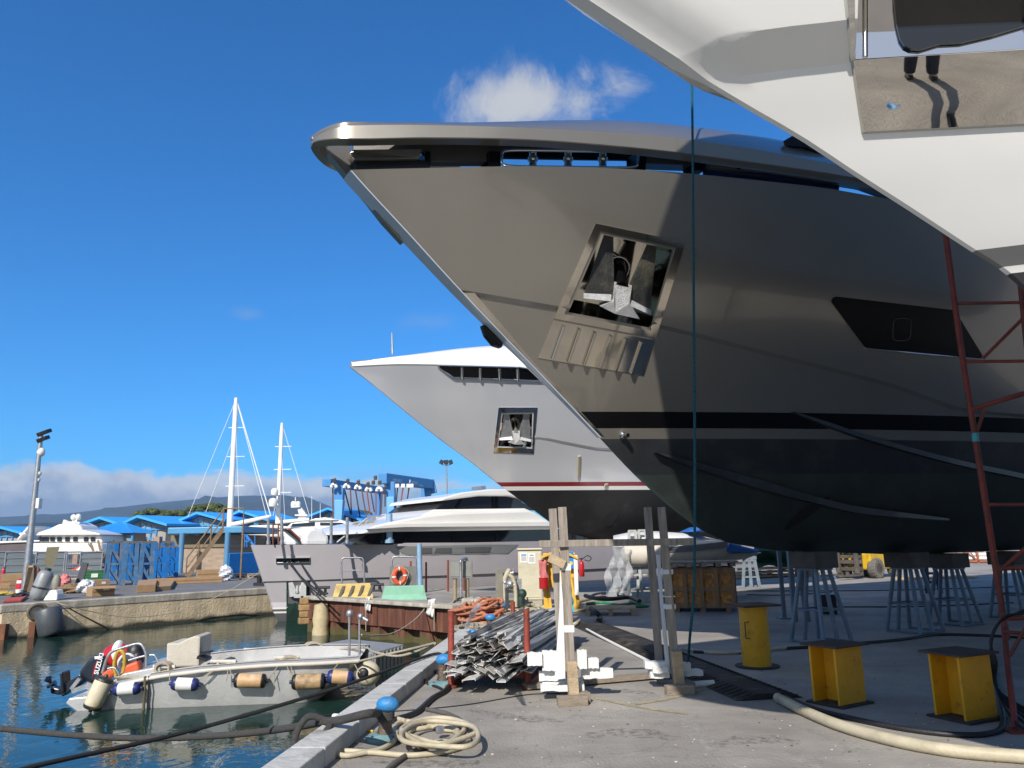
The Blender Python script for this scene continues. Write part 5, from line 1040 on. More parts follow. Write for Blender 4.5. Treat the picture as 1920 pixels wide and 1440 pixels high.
# outboard engine, tilted up
ob=thing('outboard_motor','tilted black outboard motor with red flash on the workboat stern','outboard motor',bp(175,1268,-.9)); obm=M('outboard_black',(.014,.016,.022),.28,0,.1,5,.02,coat=.6)
pc=[(197,1232),(187,1228),(176,1229),(164,1237),(155,1248),(148,1258),(146,1265),(153,1272),(164,1281),(173,1281),(184,1270),(192,1256),(198,1243)]
b=MB(); b.prism([bp(x,y,-.72) for x,y in pc],-BF.n*.42); o=obj('cowl',b,obm,ob,bevel=.07)
b=MB(); b.beam(bp(158,1270,-.93),bp(116,1298,-.93),.16,.16); b.beam(bp(116,1297,-.93),bp(100,1294,-.93),.10,.10); b.beam(bp(122,1258,-.93),bp(124,1296,-.93),.30,.05,V((0,0,1))); b.prism([bp(112,1282,-.9),bp(104,1303,-.9),bp(108,1303,-.9),bp(122,1295,-.9)],-BF.n*.06); obj('leg',b,obm,ob,bevel=.02)
b=MB(); c0=bp(98,1283,-.93); ax=(bp(92,1288,-.93)-bp(110,1278,-.93)).normalized()
for i in range(3):
    e1=ax.orthogonal().normalized(); e2=ax.cross(e1); a=2*PI*i/3; d=e1*math.cos(a)+e2*math.sin(a); e=ax.cross(d); b.prism([c0+d*.03-e*.02,c0+d*.14-e*.08+ax*.03,c0+d*.17+ax*.01,c0+d*.13+e*.07-ax*.03,c0+d*.03+e*.03],ax*.012)
b.cyl(c0-ax*.06,c0+ax*.09,.045,.03); obj('propeller',b,obm,ob,smooth=30)
b=MB(); b.beam(bp(150,1272,-.75),bp(134,1292,-.75),.06,.06); b.beam(bp(172,1280,-.75),bp(166,1292,-.75),.1,.1); b.beam(bp(165,1286,-.75),bp(135,1296,-.75),.05,.08); obj('bracket',b,STEEL,ob)
tx=(bp(182,1238,-.70)-bp(178,1266,-.70)); ty=V((-tx.z,0,tx.x)); yd=(bp(170,1244,-.7)-bp(188,1250,-.7))
b=MB(); up_=(bp(176,1236,-.7)-bp(182,1268,-.7)).normalized()
b.text('SUZUKI',bp(184,1265,-.708),(bp(192,1236,-.7)-bp(184,1265,-.7)),-BF.u,.105,bold=.03); obj('lettering',b,M('white_decal',(.75,.75,.75),.5),ob)
b=MB(); b.prism([bp(172,1272,-.713),bp(177,1250,-.713),bp(184,1234,-.713),bp(181,1250,-.713)],-BF.n*.004); obj('red_flash',b,REDX,ob)
# stern clutter
b=MB(); b.ball(bp(222,1228,-.9),(.30,.16,.20)); b.mat(1).ball(bp(222,1222,-.88),(.10,.17,.20)); obj('life_jacket_bag',b,[REDX,PAPER],smooth=60,label='red and white bag stowed under the workboat stern rail',cat='bag')
b=MB(); b.ball(bp(253,1228,-.8),(.16,.14,.22)); b.ball(bp(258,1234,-.75),(.12,.12,.14)); obj('black_bag',b,BLKV,smooth=60,label='black bag hanging from the workboat stern rail',cat='bag')
b=MB(); b.ball(bp(238,1242,-.6),(.16,.12,.16)); obj('white_bundle',b,PAPER,smooth=60,label='white bundle beside the yellow hose on the workboat',cat='bundle')
b=MB()
for d in(0,.05,.1): b.tube([bp(224,1245,-.3-d)+BF.u*(.085*math.cos(t))+V((0,0,.22*math.sin(t))) for t in [2*PI*i/20 for i in range(20)]],.03,8,closed=True)
obj('yellow_hose_coil',b,M('yellow_hose',(.42,.29,.04),.45,0,.15,6,.05),smooth=60,label='yellow hose coil hanging on the workboat stern',cat='hose')
b=MB(); b.beam(bp(232,1258,-.4),bp(264,1246,-.4),.22,.16); b.beam(bp(196,1270,-.35),bp(216,1256,-.35),.2,.14); obj('orange_jacket',b,ORNG,label='orange life jackets lying on the workboat stern deck',cat='life jacket',bevel=.04)
# fenders
def fender(name,p0,p1,r,mats,label,cat='fender',ends=True):
    g=.55 if mats[1] is NAVYV else .28
    a=V(p0);c=V(p1);L_=(c-a).length;ax=(c-a).normalized(); f=thing(name,label,cat,(a+c)/2,0,'fenders hung along the workboat')
    b=MB(); b.lathe([(0,L_*(.02+.1*g)),(r*.72,L_*(.02+.1*g)),(r*.94,L_*.14),(r,L_*.2),(r,L_*.8),(r*.94,L_*.86),(r*.72,L_*(.98-.1*g)),(0,L_*(.98-.1*g))],a,ax,20); obj('body',b,mats[0],f,smooth=50)
    for e,sg in((a,1),(c,-1)):
        b=MB(); b.lathe([(0,-.03),(.026,-.03),(.034,.01),(r*.74,L_*.03),(r*.92,L_*(.02+.12*g)),(r*1.015,L_*(.05+.22*g)),(r*1.02,L_*(.06+.28*g)),(r*.95,L_*(.06+.29*g))],e,ax*sg,20); obj('end_cap',b,mats[1],f,smooth=50)
    return f
fo=.14
fender('fender',bp(212,1293,fo),bp(264,1290,fo),.10,[WHITEP,NAVYV],'white fender with navy ends nearest the workboat stern')
fender('fender',bp(321,1282,fo),bp(373,1284,fo),.105,[WHITEP,NAVYV],'second white fender with navy ends, below the canvas console')
fender('fender',bp(438,1276,fo),bp(500,1277,fo),.115,[TANF,BLKV],'tan orange stained fender amidships on the workboat')
fender('fender',bp(546,1279,fo),bp(612,1277,fo),.125,[BRNF,BLKV],'dark brown stained fender forward of the tan one')
fender('fender',bp(613,1268,fo+.02),bp(663,1272,fo+.02),.115,[TANF,NAVYV],'tan and white fender with navy ends at the workboat bow')
fender('long_fender',bp(199,1268,.1),bp(170,1332,.16),.145,[IVRY,DKST],'long ivory fender hanging slanted off the workboat stern corner')
f=thing('ball_fender','round cream ball fender with black eye on the workboat bow','fender',bp(690,1263,-.35)); b=MB(); b.ball(bp(690,1263,-.35),.21,22,14); obj('body',b,IVRY,f,smooth=80); b=MB(); b.ball(bp(681,1263,-.165),(.10,.05,.10)); b.cyl(bp(681,1263,-.15),bp(680,1263,-.06),.04,n=10); obj('eye',b,BLKV,f,smooth=60)
b=MB()
for x0,y0,x1,y1 in((404,1252,372,1275),(408,1252,379,1272),(430,1252,438,1275),(428,1252,424,1278),(524,1245,500,1275),(514,1262,514,1285),(538,1247,546,1272),(546,1250,550,1280),(636,1242,618,1262),(665,1245,675,1262),(318,1260,318,1280),(275,1278,266,1290)): b.tube(sag(bp(x0,y0,.07),bp(x1,y1,.13),.01,4),.008,5)
obj('fender_lines',b,ROPEC,label='thin lanyards holding the fenders along the workboat side',cat='line')
for x,lb in((272,'greenish rope hanging from the workboat side into the water'),(279,'dark thin line hanging into the water beside the greenish rope')):
    rope('hanging_rope',[bp(x,1268,.07),bp(x-.5,1290,.10),bp(x-2,1310,.08),bp(x-3,1336,.07)],.022 if x==272 else .012,M('algae_rope',(.16,.14,.08),.9,0,.3,30,.3) if x==272 else ROPED,lb)
b=MB()
for q in range(5): b.tube([bp(307,1252,-.15)+BF.u*(.14*math.cos(t)*(1-.05*q))+V((0,0,.09*math.sin(t)))+BF.n*(.03*q-.05) for t in [2*PI*i/18 for i in range(18)]],.024,6,closed=True)
b.tube(catmull([bp(318,1258,-.1),bp(290,1267,-.05),bp(250,1270,-.05),bp(215,1270,-.05)],6),.022,6); obj('rope_on_bitt',b,ROPEC,smooth=60,label='cream rope wound on the workboat stern bitt',cat='rope')
for cx,cy,bb,lb in((538,1240,-.14,'cream rope looped over the forward near bitt of the workboat'),(584,1213,-BW+.15,'cream rope looped over the far forward bitt of the workboat')):
    b=MB()
    for q in range(4): b.tube([bp(cx,cy,bb)+BF.u*(.15*math.cos(t)+.02*q)+V((0,0,.08*math.sin(t)))+BF.n*(.03*q-.05) for t in [2*PI*i/18 for i in range(18)]],.023,6,closed=True)
    obj('rope_on_bitt',b,ROPEC,smooth=60,label=lb,cat='rope')
e0=G(815,1206,.16)
rope('bow_line',catmull([bp(520,1244,-.1),bp(600,1243,-.2),bp(660,1242,-.3),AY(720,1228,13.2),AY(770,1217,12.9),e0],6),.02,ROPEC,'cream bow line from the workboat to the kerb, upper of two')
rope('bow_line',catmull([bp(600,1220,-BW+.1),bp(680,1214,-1.5),AY(700,1222,13.6),AY(745,1230,13.0),AY(790,1218,12.9),e0],6),.02,ROPEC,'cream line running from the far workboat bitt to the kerb')
rope('pier_line',catmull([bp(678,1190,-.9),AY(700,1192,15.5),AY(740,1186,17.5),AY(780,1160,19.5),G(806,1128,.05)],8),.016,ROPEC,'slack pale line from the workboat bow post up to the pier')
# plastic pontoon
PT=[G(655,1198,-.62),G(757,1208,-.62),G(700,1224,-.62),G(598,1208,-.62)]
DK=M('grey_pontoon_plastic',(.24,.25,.26),.55,0,.1,4,.05); pt_=thing('floating_pontoon','grey plastic cube pontoon afloat between workboat bow and rusty pier','pontoon',sum(PT,V())/4)
b=MB(); b.prism([p-V((0,0,.42)) for p in PT],(0,0,.42)); obj('deck',b,DK,pt_,bevel=.02)
b=MB()
for k in range(4):
    a,c=PT[k],PT[(k+1)%4]; nn=max(4,int((c-a).length/.16)); on=(c-a).cross(V((0,0,1))).normalized(); on=on if on.dot(a-sum(PT,V())/4)>0 else -on
    for i in range(nn): q=a.lerp(c,(i+.5)/nn); b.beam(q+on*.012+V((0,0,-.40)),q+on*.012+V((0,0,-.03)),.10,.05,on)
obj('side_ribs',b,DK,pt_)
# ---------------- rusty pier ----------------
def sheetstain(nt,vec,c,p):
    L=nt.links; mp=nd(nt,'Mapping'); mp.inputs['Scale'].default_value=(3,3,.25); L.new(vec,mp.inputs[0]); n=nd(nt,'TexNoise',Scale=2.4,Detail=7.,Roughness=.7); L.new(mp.outputs[0],n.inputs['Vector'])
    r=nt.nodes.new('ShaderNodeValToRGB'); e=r.color_ramp.elements; e[0].position=.3; e[0].color=(.055,.022,.016,1); e[1].position=.72; e[1].color=(.26,.115,.06,1); x=e.new(.5); x.color=(.135,.05,.03,1); L.new(n.outputs['Fac'],r.inputs[0])
    sp=nd(nt,'SeparateXYZ'); L.new(vec,sp.inputs[0]); n2=nd(nt,'TexNoise',Scale=3.,Detail=5.); L.new(vec,n2.inputs['Vector']); m=nd(nt,'Math',operation='MULTIPLY_ADD'); m.inputs[1].default_value=.5; L.new(n2.outputs['Fac'],m.inputs[0]); L.new(sp.outputs['Z'],m.inputs[2]); r2=ramp(nt,[(.0,1.),(.16,0.)]); ad=nd(nt,'Math',operation='ADD'); ad.inputs[1].default_value=.62; L.new(m.outputs[0],ad.inputs[0]); L.new(ad.outputs[0],r2.inputs[0])
    return mixc(nt,r2.outputs[0],r.outputs[0],(.10,.085,.03))
SHEET=M('rusted_sheet_piling',(.1,.05,.03),.85,.1,.2,5,.2,extra=sheetstain)
pf=thing('sheet_pile_pier_face','rusty steel sheet piling under a boarded rust brown beam along the pier','pier face',(PLp+PRp)/2-V((0,0,1)))
fd=(PRp-PLp); FL_=fd.length; fd.normalize(); fn=V((fd.y,-fd.x,0))
b=MB(); 
for i in range(17):
    a=PLp+fd*(FL_*i/17); c=PLp+fd*(FL_*(i+1)/17-.015); off=fn*(.30+.012*((i*7)%3)); b.prism([a+off+V((0,0,-.62)),c+off+V((0,0,-.62)),c+off+V((0,0,-.06)),a+off+V((0,0,-.06))],-fn*.06)
obj('beam_board',b,SHEET,pf); b=MB(); pr=[]; x_=0; up=True
while x_<FL_:
    pr+=[(x_,.26 if up else .02),(x_+.42,.26 if up else .02)]; x_+=.54; up=not up
b.grid([[PLp+fd*x+fn*y+V((0,0,z)) for x,y in pr] for z in(-2.2,-.6)]); obj('sheet_pile',b,SHEET,pf)
b=MB(); b.beam(PLp+fn*.2+V((0,0,.02)),PRp+fn*.2+V((0,0,.02)),.5,.10,(0,0,1)); obj('pier_deck_edge',b,MATS['coping'],label='pale concrete lip along the top of the rusty pier',cat='coping',bevel=.02)
b=MB(); e_=PLp+pb*2.6; en=V((-fd.x,-fd.y,0))
b.grid([[PLp+V((0,0,z))+en*.06,PB+V((0,0,z))+en*.06] for z in(-2.2,-.05)]); obj('sheet_pile',b,SHEET,pf)
q=G(592,1122,0)+fn*.40+fd*.42; b=MB(); 
for i in range(4): b.box(q+V((-.2,-.1,-.02-.19*i)),(.26+.04*(i%2),.3,.18),.3+.1*(i%2))
obj('timber_fender',b,M('ochre_timber',(.32,.20,.09),.85,0,.3,4,.2),label='ochre timber blocks stacked as a fender at the pier corner',cat='fender',bevel=.03)
q=G(601,1190,WZ); h=zrow(q.x,q.y,1150); b=MB(); b.lathe([(.0,-.4),(.24,-.4),(.25,.1),(.22,.25),(.25,.45),(.24,h-WZ-.1),(.2,h-WZ+.25),(0,h-WZ+.3)],q,n=18); obj('cylindrical_fender',b,M('yellowed_fender',(.48,.40,.24),.6,0,.12,4,.06,dirt=(.25,.18,.08),dirtamt=.3),smooth=50,label='yellowed cylindrical fender standing in the water at the pier corner',cat='fender')
def barrier(x0,x1,yb,yt,mat,label,stripes,panel=None):
    q,w_,h_,rz=UB(x0,x1,yb,yt); t=thing('jersey_barrier',label,'barrier',q,rz); pr=[(-.26,0),(-.26,.12),(-.13,.40),(-.10,1.),(.10,1.),(.13,.40),(.26,.12),(.26,0)]
    b=MB(); n=4; P=[[V((lerp(-w_/2,w_/2,i/n),y*(h_/.55),z*h_)) for y,z in pr] for i in range(n+1)]
    P[0]=[V((v.x+.10*v.z/h_,v.y,v.z)) for v in P[0]];P[-1]=[V((v.x-.10*v.z/h_,v.y,v.z)) for v in P[-1]]
    b.grid(P); b.add(P[0],[tuple(range(8))]); b.add(P[-1],[tuple(range(7,-1,-1))]); obj('body',b,mat,t,local=True,bevel=.02)
    if stripes:
        for i in range(4):
            x=-w_*.36+i*w_*.235; b=MB(); sc=h_/.55; b.add([V((x,-.245*sc,.16*h_)),V((x+w_*.07,-.245*sc,.16*h_)),V((x+w_*.17,-.118*sc,.85*h_)),V((x+w_*.10,-.118*sc,.85*h_))],[(0,1,2,3)]); o=obj('stripe',b,M('worn_black_stripe',(.09,.085,.07),.7,0,.3,9,.05),t,local=True); md=o.modifiers.new('s','SOLIDIFY'); md.thickness=.02; md.offset=0
    return q,w_,h_,rz
qy=barrier(624,699,1122,1094,YELD,'yellow plastic barrier with dark slanted stripes on the pier',True)
qg=barrier(715,800,1125,1098,MINT,'mint green plastic barrier below the life ring',False)
def hoop(q,x0,x1,yb,yt,label,mid=True):
    c=G((x0+x1)/2,yb+14); n=V((c.x,c.y,0)).normalized(); f=lambda x,y:PL(x,y,c+n*.2,n); yb+=12; b=MB()
    b.tube(catmull([f(x0+2,yb),f(x0,yt+14),f(x0+1,yt+4),f(x0+5,yt),f((x0+x1)/2,yt),f(x1-5,yt),f(x1-1,yt+4),f(x1,yt+14),f(x1+2,yb)],5),.03,8)
    if mid: b.cyl(f(x0+1,(yt+yb)/2-8),f(x1,(yt+yb)/2-8),.022,n=8)
    return obj('steel_hoop',b,STEEL,smooth=60,label=label,cat='hoop rail')
hoop(qy,640,682,1097,1046,'galvanised hoop rail with crossbar behind the yellow barrier'); hoop(qg,735,780,1098,1044,'galvanised hoop rail behind the life ring board',False)
c=G(755,1122); n=V((c.x,c.y,0)).normalized(); f=lambda x,y,d=.35:PL(x,y,c+n*d,n)
b=MB(); b.prism([f(730,1100),f(781,1100),f(780,1062),f(731,1062)],n*.03); obj('grey_board',b,M('grey_board',(.17,.17,.165),.7,0,.12,4,.05),label='dark grey board standing behind the life ring',cat='board')
lr=thing('life_ring','orange life ring with white bands and rope on the grey board','life ring',f(750,1080,.25)); cc=f(749.5,1080,.22); ux=V((-n.y,n.x,0)) if False else V((n.y,-n.x,0)); R1_=mpp(cc)*12.5
b=MB(); N=32
for i in range(N):
    t0=2*PI*i/N;t1=2*PI*(i+1)/N; b.mat(1 if i%8==0 else 0); b.tube([cc+ux*(R1_*.82*math.cos(t))+V((0,0,R1_*1.05*math.sin(t))) for t in(t0,t1)],R1_*.36,8,caps=False)
obj('ring',b,[ORNG,PAPER],lr,smooth=60)
b=MB(); b.tube([cc-n*.02+ux*(R1_*(1.25+.1*math.sin(4*t))*math.cos(t))+V((0,0,R1_*(1.42+.1*math.sin(4*t))*math.sin(t))) for t in [2*PI*i/32 for i in range(32)]],.013,5,closed=True); obj('grab_line',b,ROPEC,lr,smooth=60)
def pole(x0,yb,x1,yt,r,mat,label,cat='pole',z=0.):
    c=G(x0,yb,z); t=upto(c,x1,yt); return obj(cat.replace(' ','_'),MB().cyl(c,t,r,r*.95,12),mat,smooth=50,label=label,cat=cat)
LBLUE=M('pale_blue_pole_paint',(.25,.40,.55),.5,.1,.1,5,.04)
pole(788,1112,786,1019,.085,LBLUE,'pale blue pole standing on the pier beside the life ring')
for x,yb,yt in((799,1110,1054),(770,1112,1052),(840,1109,1050),(870,1108,1074)): pole(x,yb,x,yt,.035,REDP,{799:'thin rust red rod right of the blue pole behind the mint barrier',770:'thin rust red rod beside the life ring board',840:'thin rust red rod left of the electric box',870:'thin rust red rod between the electric box posts'}[x],'rod')
q,w_,h_,rz=UB(842,886,1085,1052); 
cb_=thing('electric_box','grey electric box on two tan posts with a bent pipe','electric box',G(863,1128)); c=G(863,1128); n=V((c.x,c.y,0)).normalized(); f=lambda x,y,d=0.:PL(x,y,c+n*d,n)
b=MB(); b.prism([f(842,1084),f(886,1084),f(886,1052),f(842,1052)],n*.35); obj('housing',b,M('grey_box_paint',(.20,.20,.185),.6,.1,.12,4,.05),cb_,bevel=.01)
b=MB(); b.prism([f(845,1081,-.01),f(883,1081,-.01),f(883,1055,-.01),f(845,1055,-.01)],n*.02); obj('door',b,M('grey_box_door',(.23,.23,.21),.6,.1,.12,4,.05),cb_,bevel=.006)
for x in(853,876): b=MB(); b.cyl(f(x,1126,.1),f(x,1085,.1),.06,n=12); obj('post',b,M('tan_post',(.30,.24,.15),.6,.1,.15,5,.08),cb_,smooth=50)
b=MB(); b.tube(catmull([f(864.5,1116,-.25),f(864,1080,-.25),f(863.5,1060,-.25),f(864,1052,-.25),f(868,1049,-.1),f(874,1047,.05),f(876,1053,.1)],6),.04,10); obj('pipe',b,STEEL,cb_,smooth=60)
b=MB(); 
for x,y,lb in((702,1117,0),(690,1118,0)): pass
for cx,cy,lb in((604,1111,'black double cleat on the pier left of the yellow barrier'),(706,1105,'black fairlead cleat between the yellow and mint barriers'),(621,1099,'black cleat behind the yellow barrier')):
    c=G(cx,cy+4); b=MB(); b.box(c+V((0,0,.03)),(.36,.2,.06)); b.cyl(c+V((-.1,0,.05)),c+V((-.1,0,.22)),.045); b.cyl(c+V((.1,0,.05)),c+V((.1,0,.22)),.045); b.cyl(c+V((-.25,0,.23)),c+V((.25,0,.23)),.045,n=10); obj('cleat',b,BLKV,label=lb,cat='cleat',bevel=.01)
def cloth(px,label):
    (x0,y0),(x1,y1),(x2,y2),(x3,y3)=px; rows=[]; c=G(x0,1130); c0=PLp.lerp(PRp,((x0+x1)/2-592)/280)+fn*.42
    for j in range(9):
        v=j/8; row=[]
        for i in range(7):
            u=i/6; x=lerp(lerp(x0,x1,u),lerp(x3,x2,u),v); y=lerp(lerp(y0,y1,u),lerp(y3,y2,u),v); row.append(PL(x,y,c0+fn*(.03*math.sin(i*1.7+j*.5)),fn))
        rows.append(row)
    o=obj('white_cloth',MB().grid(rows),PAPER,smooth=70,label=label,cat='cloth'); md=o.modifiers.new('s','SOLIDIFY'); md.thickness=.02
cloth([(687,1120),(695,1120),(693,1146),(684,1144)],'narrow white rag hanging over the rusty pier beam'); cloth([(804,1125),(817,1122),(812,1158),(799,1150)],'wider white cloth hanging over the pier beam beside the slack line')
for x in(686,814): rope('hanging_line',[PL(x,y,PLp.lerp(PRp,(x-592)/280)+fn*.45,fn) for y in(1140,1165,1183)],.012,ROPEC,'thin line hanging down the sheet piles under the narrow rag' if x<700 else 'thin line hanging below the wider cloth','line')
groundrope('pier_rope',[(845,1135),(850,1128),(862,1120),(872,1124),(882,1130),(893,1134)],.035,ROPEC,'cream rope lying in an arch by the electric box posts')
rope('steel_wire',[G(874,1178,.2),G(878,1168,.6),G(886,1150,1.0),G(898,1135,.8)],.03,CLEAR,'clear water hose curving over the pier corner','hose') if True else None
b=MB()
for i in range(9): b.box(G(rnd.uniform(878,912),rnd.uniform(1130,1142))+V((0,0,.08)),(rnd.uniform(.2,.5),rnd.uniform(.15,.3),.16),rnd.uniform(0,3))
obj('rubble_edge',b,MATS['coping'],label='broken grey kerb rubble at the pier corner by the orange rope',cat='rubble',bevel=.04,kind='stuff')
# ---------------- lilac yacht moored beyond the pier ----------------
LIL=M('lilac_grey_primer',(.40,.375,.39),.55,0,.05,1,.02); LILD=M('lilac_dark_band',(.10,.10,.105),.5,0,.1,1,.02); GRNA=M('dark_green_paint',(.012,.03,.022),.35,0,.2,4,.03); HGL=M('grey_hull_glass',(.20,.215,.205),.3,0,.06,2,0,coat=.4); WSS=M('yacht_superstructure_white',(.76,.74,.69),.3,0,.03,.8,0,coat=.4)
O4=G(520,1165,WZ); F4=Frame(O4,LYTH); st4=[(-1.6,.6)]+sorted([(F4.sz(x,y)[1],F4.sz(x,y)[0]) for x,y in((520,1165),(507,1130),(493,1090),(481,1053),(470,1022))])
H4=Hull(O4,LYTH,st4,[(-1.6,1.6),(-1,2.5),(.6,3.),(2.5,3.3)],[(-1.6,8),(-1,9),(2.5,8.5)],2.1,wf=[(-2,.03),(3,.05)])
sh4=zline(H4,[(472,1022),(600,1021),(735,1020)]); sh4.append((26,sh4[-1][1])); sf4=lambda a:interp(sh4,a)
k4=zline(H4,[(490,1090),(600,1087),(700,1083)]); k4.append((26,k4[-1][1])); kf4=lambda a:interp(k4,a)
H4.addf=lambda a,z:-.07*(1 if -.4<z<kf4(a)-.001 else 0)
y4=thing('motor_yacht','lilac grey motor yacht with white deckhouse moored behind the rusty pier','yacht',(O4.x,O4.y,WZ),math.radians(LYTH))
b=MB(); H4.mesh(b,[(cst(-1.6),1,1),(cst(-.72),1,2),(cst(-.66),2,1),(cst(-.58),1,1),(cst(-.52),2,1),(lambda a:kf4(a)-.05,0,5),(kf4,0,1),(sf4,0,6)],40,25.,deck=2); obj('hull',b,[LIL,LILD,WSS],y4,smooth=14,weld=True)
def hp(name,poly,mat,off=.02,par=None,**k): b=MB(); H4.patch(b,poly,off,dense=4,rings=3,**k); return obj(name,b,mat,par or y4,smooth=30)
hp('hull_glass_panel',[(741,1025),(752,1036),(766,1041),(952,1038),(972,1021),(900,1021)],HGL)
for p in([(783,1027.5),(810,1027),(810,1037),(783,1037.5)],[(818,1028),(847,1027),(847,1036.5),(814,1037)],[(872,1026.5),(921,1025.5),(918,1035.5),(872,1036)]): hp('window',p,LILD,.035)
ms=hp('mooring_slot',[(518,1047),(581,1046),(581,1055),(518,1055.5)],BLACKG,.02); b=MB(); b.tube([H4.hit(x,y,.03) for x,y in((518,1047),(549,1046.5),(581,1046),(581,1055),(549,1055.3),(518,1055.5))],.035,6,closed=True); obj('rim',b,CHROME,ms,smooth=60)
ap=hp('anchor_recess',[(537,1090),(581,1088),(578,1164),(537,1167)],GRNA,.03); hp('recess_glass',[(541,1092),(577,1090),(576,1131),(540,1132)],LILD,.06,ap)
an=thing('ship_anchor','grey white anchor in the green recess at the lilac bow','anchor',H4.hit(558,1110,.2)); 
b=MB()
for poly in([(543,1093),(549,1092),(557,1110),(556,1118),(545,1119)],[(574,1092),(568,1092),(560,1110),(561,1118),(574,1117)],[(553,1107),(563,1107),(564,1121),(552,1121)]): b.prism([H4.hit(x,y,.25) for x,y in poly],-H4.n*.12)
obj('flukes',b,MATS['pale_anchor'],an); b=MB(); b.cyl(H4.hit(558,1112,.2),H4.hit(558,1098,.1),.09); obj('shank',b,STEEL,an)
def slab4(name,poly,b0,b1,mat,sc=1.,bev=.0,par=None): b=MB(); F4.slab(b,poly,b0,b1,sc); return obj(name,b,mat,par or y4,bevel=bev)
slab4('main_deckhouse_glass',[(660,1021),(690,1001),(740,996),(1170,990),(1170,1023)],2.45,-2.45,GLASS)
slab4('deck_coaming',[(745,1024),(760,1018),(1170,1016),(1170,1026)],2.6,-2.6,LIL)
md_=slab4('upper_deck_mass',[(679,1001),(688,993),(705,985),(745,976),(790,968),(850,961),(990,957),(1002,960),(1030,978),(1048,992),(740,997)],2.8,-2.8,WSS,bev=.12)
slab4('deck_brow',[(690,992),(720,985),(760,982),(1040,978),(1046,986),(760,988)],2.95,2.7,WSS,par=md_)
slab4('bridge_deck',[(788,969),(800,962),(816,955),(985,953),(1000,959),(990,964)],2.3,-2.3,WSS,bev=.06)
slab4('bridge_glass',[(813,957),(830,944),(852,934),(920,929),(960,929),(1003,957)],2.05,-2.05,GLASS)
slab4('bridge_roof',[(828,939),(834,932),(868,923),(920,917),(960,917),(1010,938),(995,938),(955,930),(900,930),(860,935)],2.3,-2.3,WSS,bev=.05)
for x in(868,925,932): b=MB(); b.beam(F4.pt(x,931,2.08),F4.pt(x-(14 if x<900 else 0),955,2.08),.08,.04,F4.n); obj('window_mullion',b,BLACKG,y4)
for x0,x1 in((700,715),(760,762),(850,848),(930,931)): b=MB(); b.beam(F4.pt(x1,998,2.47),F4.pt(x0,1019,2.47),.07,.04,F4.n); obj('window_mullion',b,BLACKG,y4)
slab4('roof_box',[(903,917),(911,917),(911,911),(903,911)],.4,-.4,STEEL)
for x,y0,y1,r,m_ in((503,1021,972,.05,STEEL),(528,1021,970,.05,STEEL),(621,1019,975,.05,STEEL),(651,1019,970,.05,STEEL),(730,1018,963,.11,LBLUE)):
    b=MB(); p=F4.pt(x,y0,1.2 if x<600 else 2.6); b.cyl(p,F4.pt(x,y1,1.2 if x<600 else 2.6),r,n=10); b.cyl(p,p+V((0,0,.12)),r*1.5,n=10); obj('deck_post',b,m_,y4,smooth=50)
slab4('tender_cover',[(570,1021),(571,1003),(578,992),(590,988),(606,993),(617,1006),(618,1021)],.9,-1.4,M('white_cover_fabric',(.66,.67,.68),.8,0,.05,3,.1),bev=.12)
b=MB()
for t in(0,1): b.cyl(F4.pt(632,1017,1.0-t),F4.pt(688,972,1.0-t),.04,n=8); b.cyl(F4.pt(650,1018,1.-t),F4.pt(702,971,1.-t),.10,n=8)
obj('deck_stair_rail',b,STEEL,y4)
slab4('deck_stair',[(636,1020),(668,1020),(702,985),(690,978)],.8,-.4,M('tan_stair',(.24,.17,.09),.7,0,.1,3,.05))
b=MB(); 
for x in range(690,830,14): b.cyl(F4.pt(x,985-(x-690)*.13,-1.6),F4.pt(x,968-(x-690)*.05,-1.6),.025,n=6)
b.cyl(F4.pt(688,969,-1.6),F4.pt(830,962,-1.6),.03,n=6); b.cyl(F4.pt(690,977,-1.6),F4.pt(810,968,-1.6),.02,n=6); obj('guard_rail',b,STEEL,y4)
b=MB(); b.cyl(F4.pt(652,1020,1.9),F4.pt(646,1008,1.9),.02); 
for x0,y0,x1,y1,lb in((540,1053,609,1116,'left black mooring line from the lilac bow slot to the pier'),(544,1054,601,1117,'second black mooring line from the lilac bow slot to the pier'),(563,1054,607,1112,'third black mooring line from the lilac bow slot to the pier')): rope('mooring_line',sag(H4.hit(x0,y0,.03),G(x1,y1,.2),.1,8),.025,ROPED,lb)
for i,(x0,y0,x1,y1,c_) in enumerate(((533,1020,552,985,GRNA),(541,1020,556,985,REDP))):
    b=MB(); b.beam(F4.pt(x1+14,y0,.4),F4.pt(x0,y1+8,.4),.28,.06); obj('deck_ladder',b,c_,y4)
b=MB()
for x in(512,522,530): b.cyl(F4.pt(x,1021,.6),F4.pt(x,982,.6),.03,n=6)
for y in(983,995,1008): b.cyl(F4.pt(512,y,.6),F4.pt(531,y,.6),.025,n=6)
obj('deck_scaffold',b,RUST,y4)
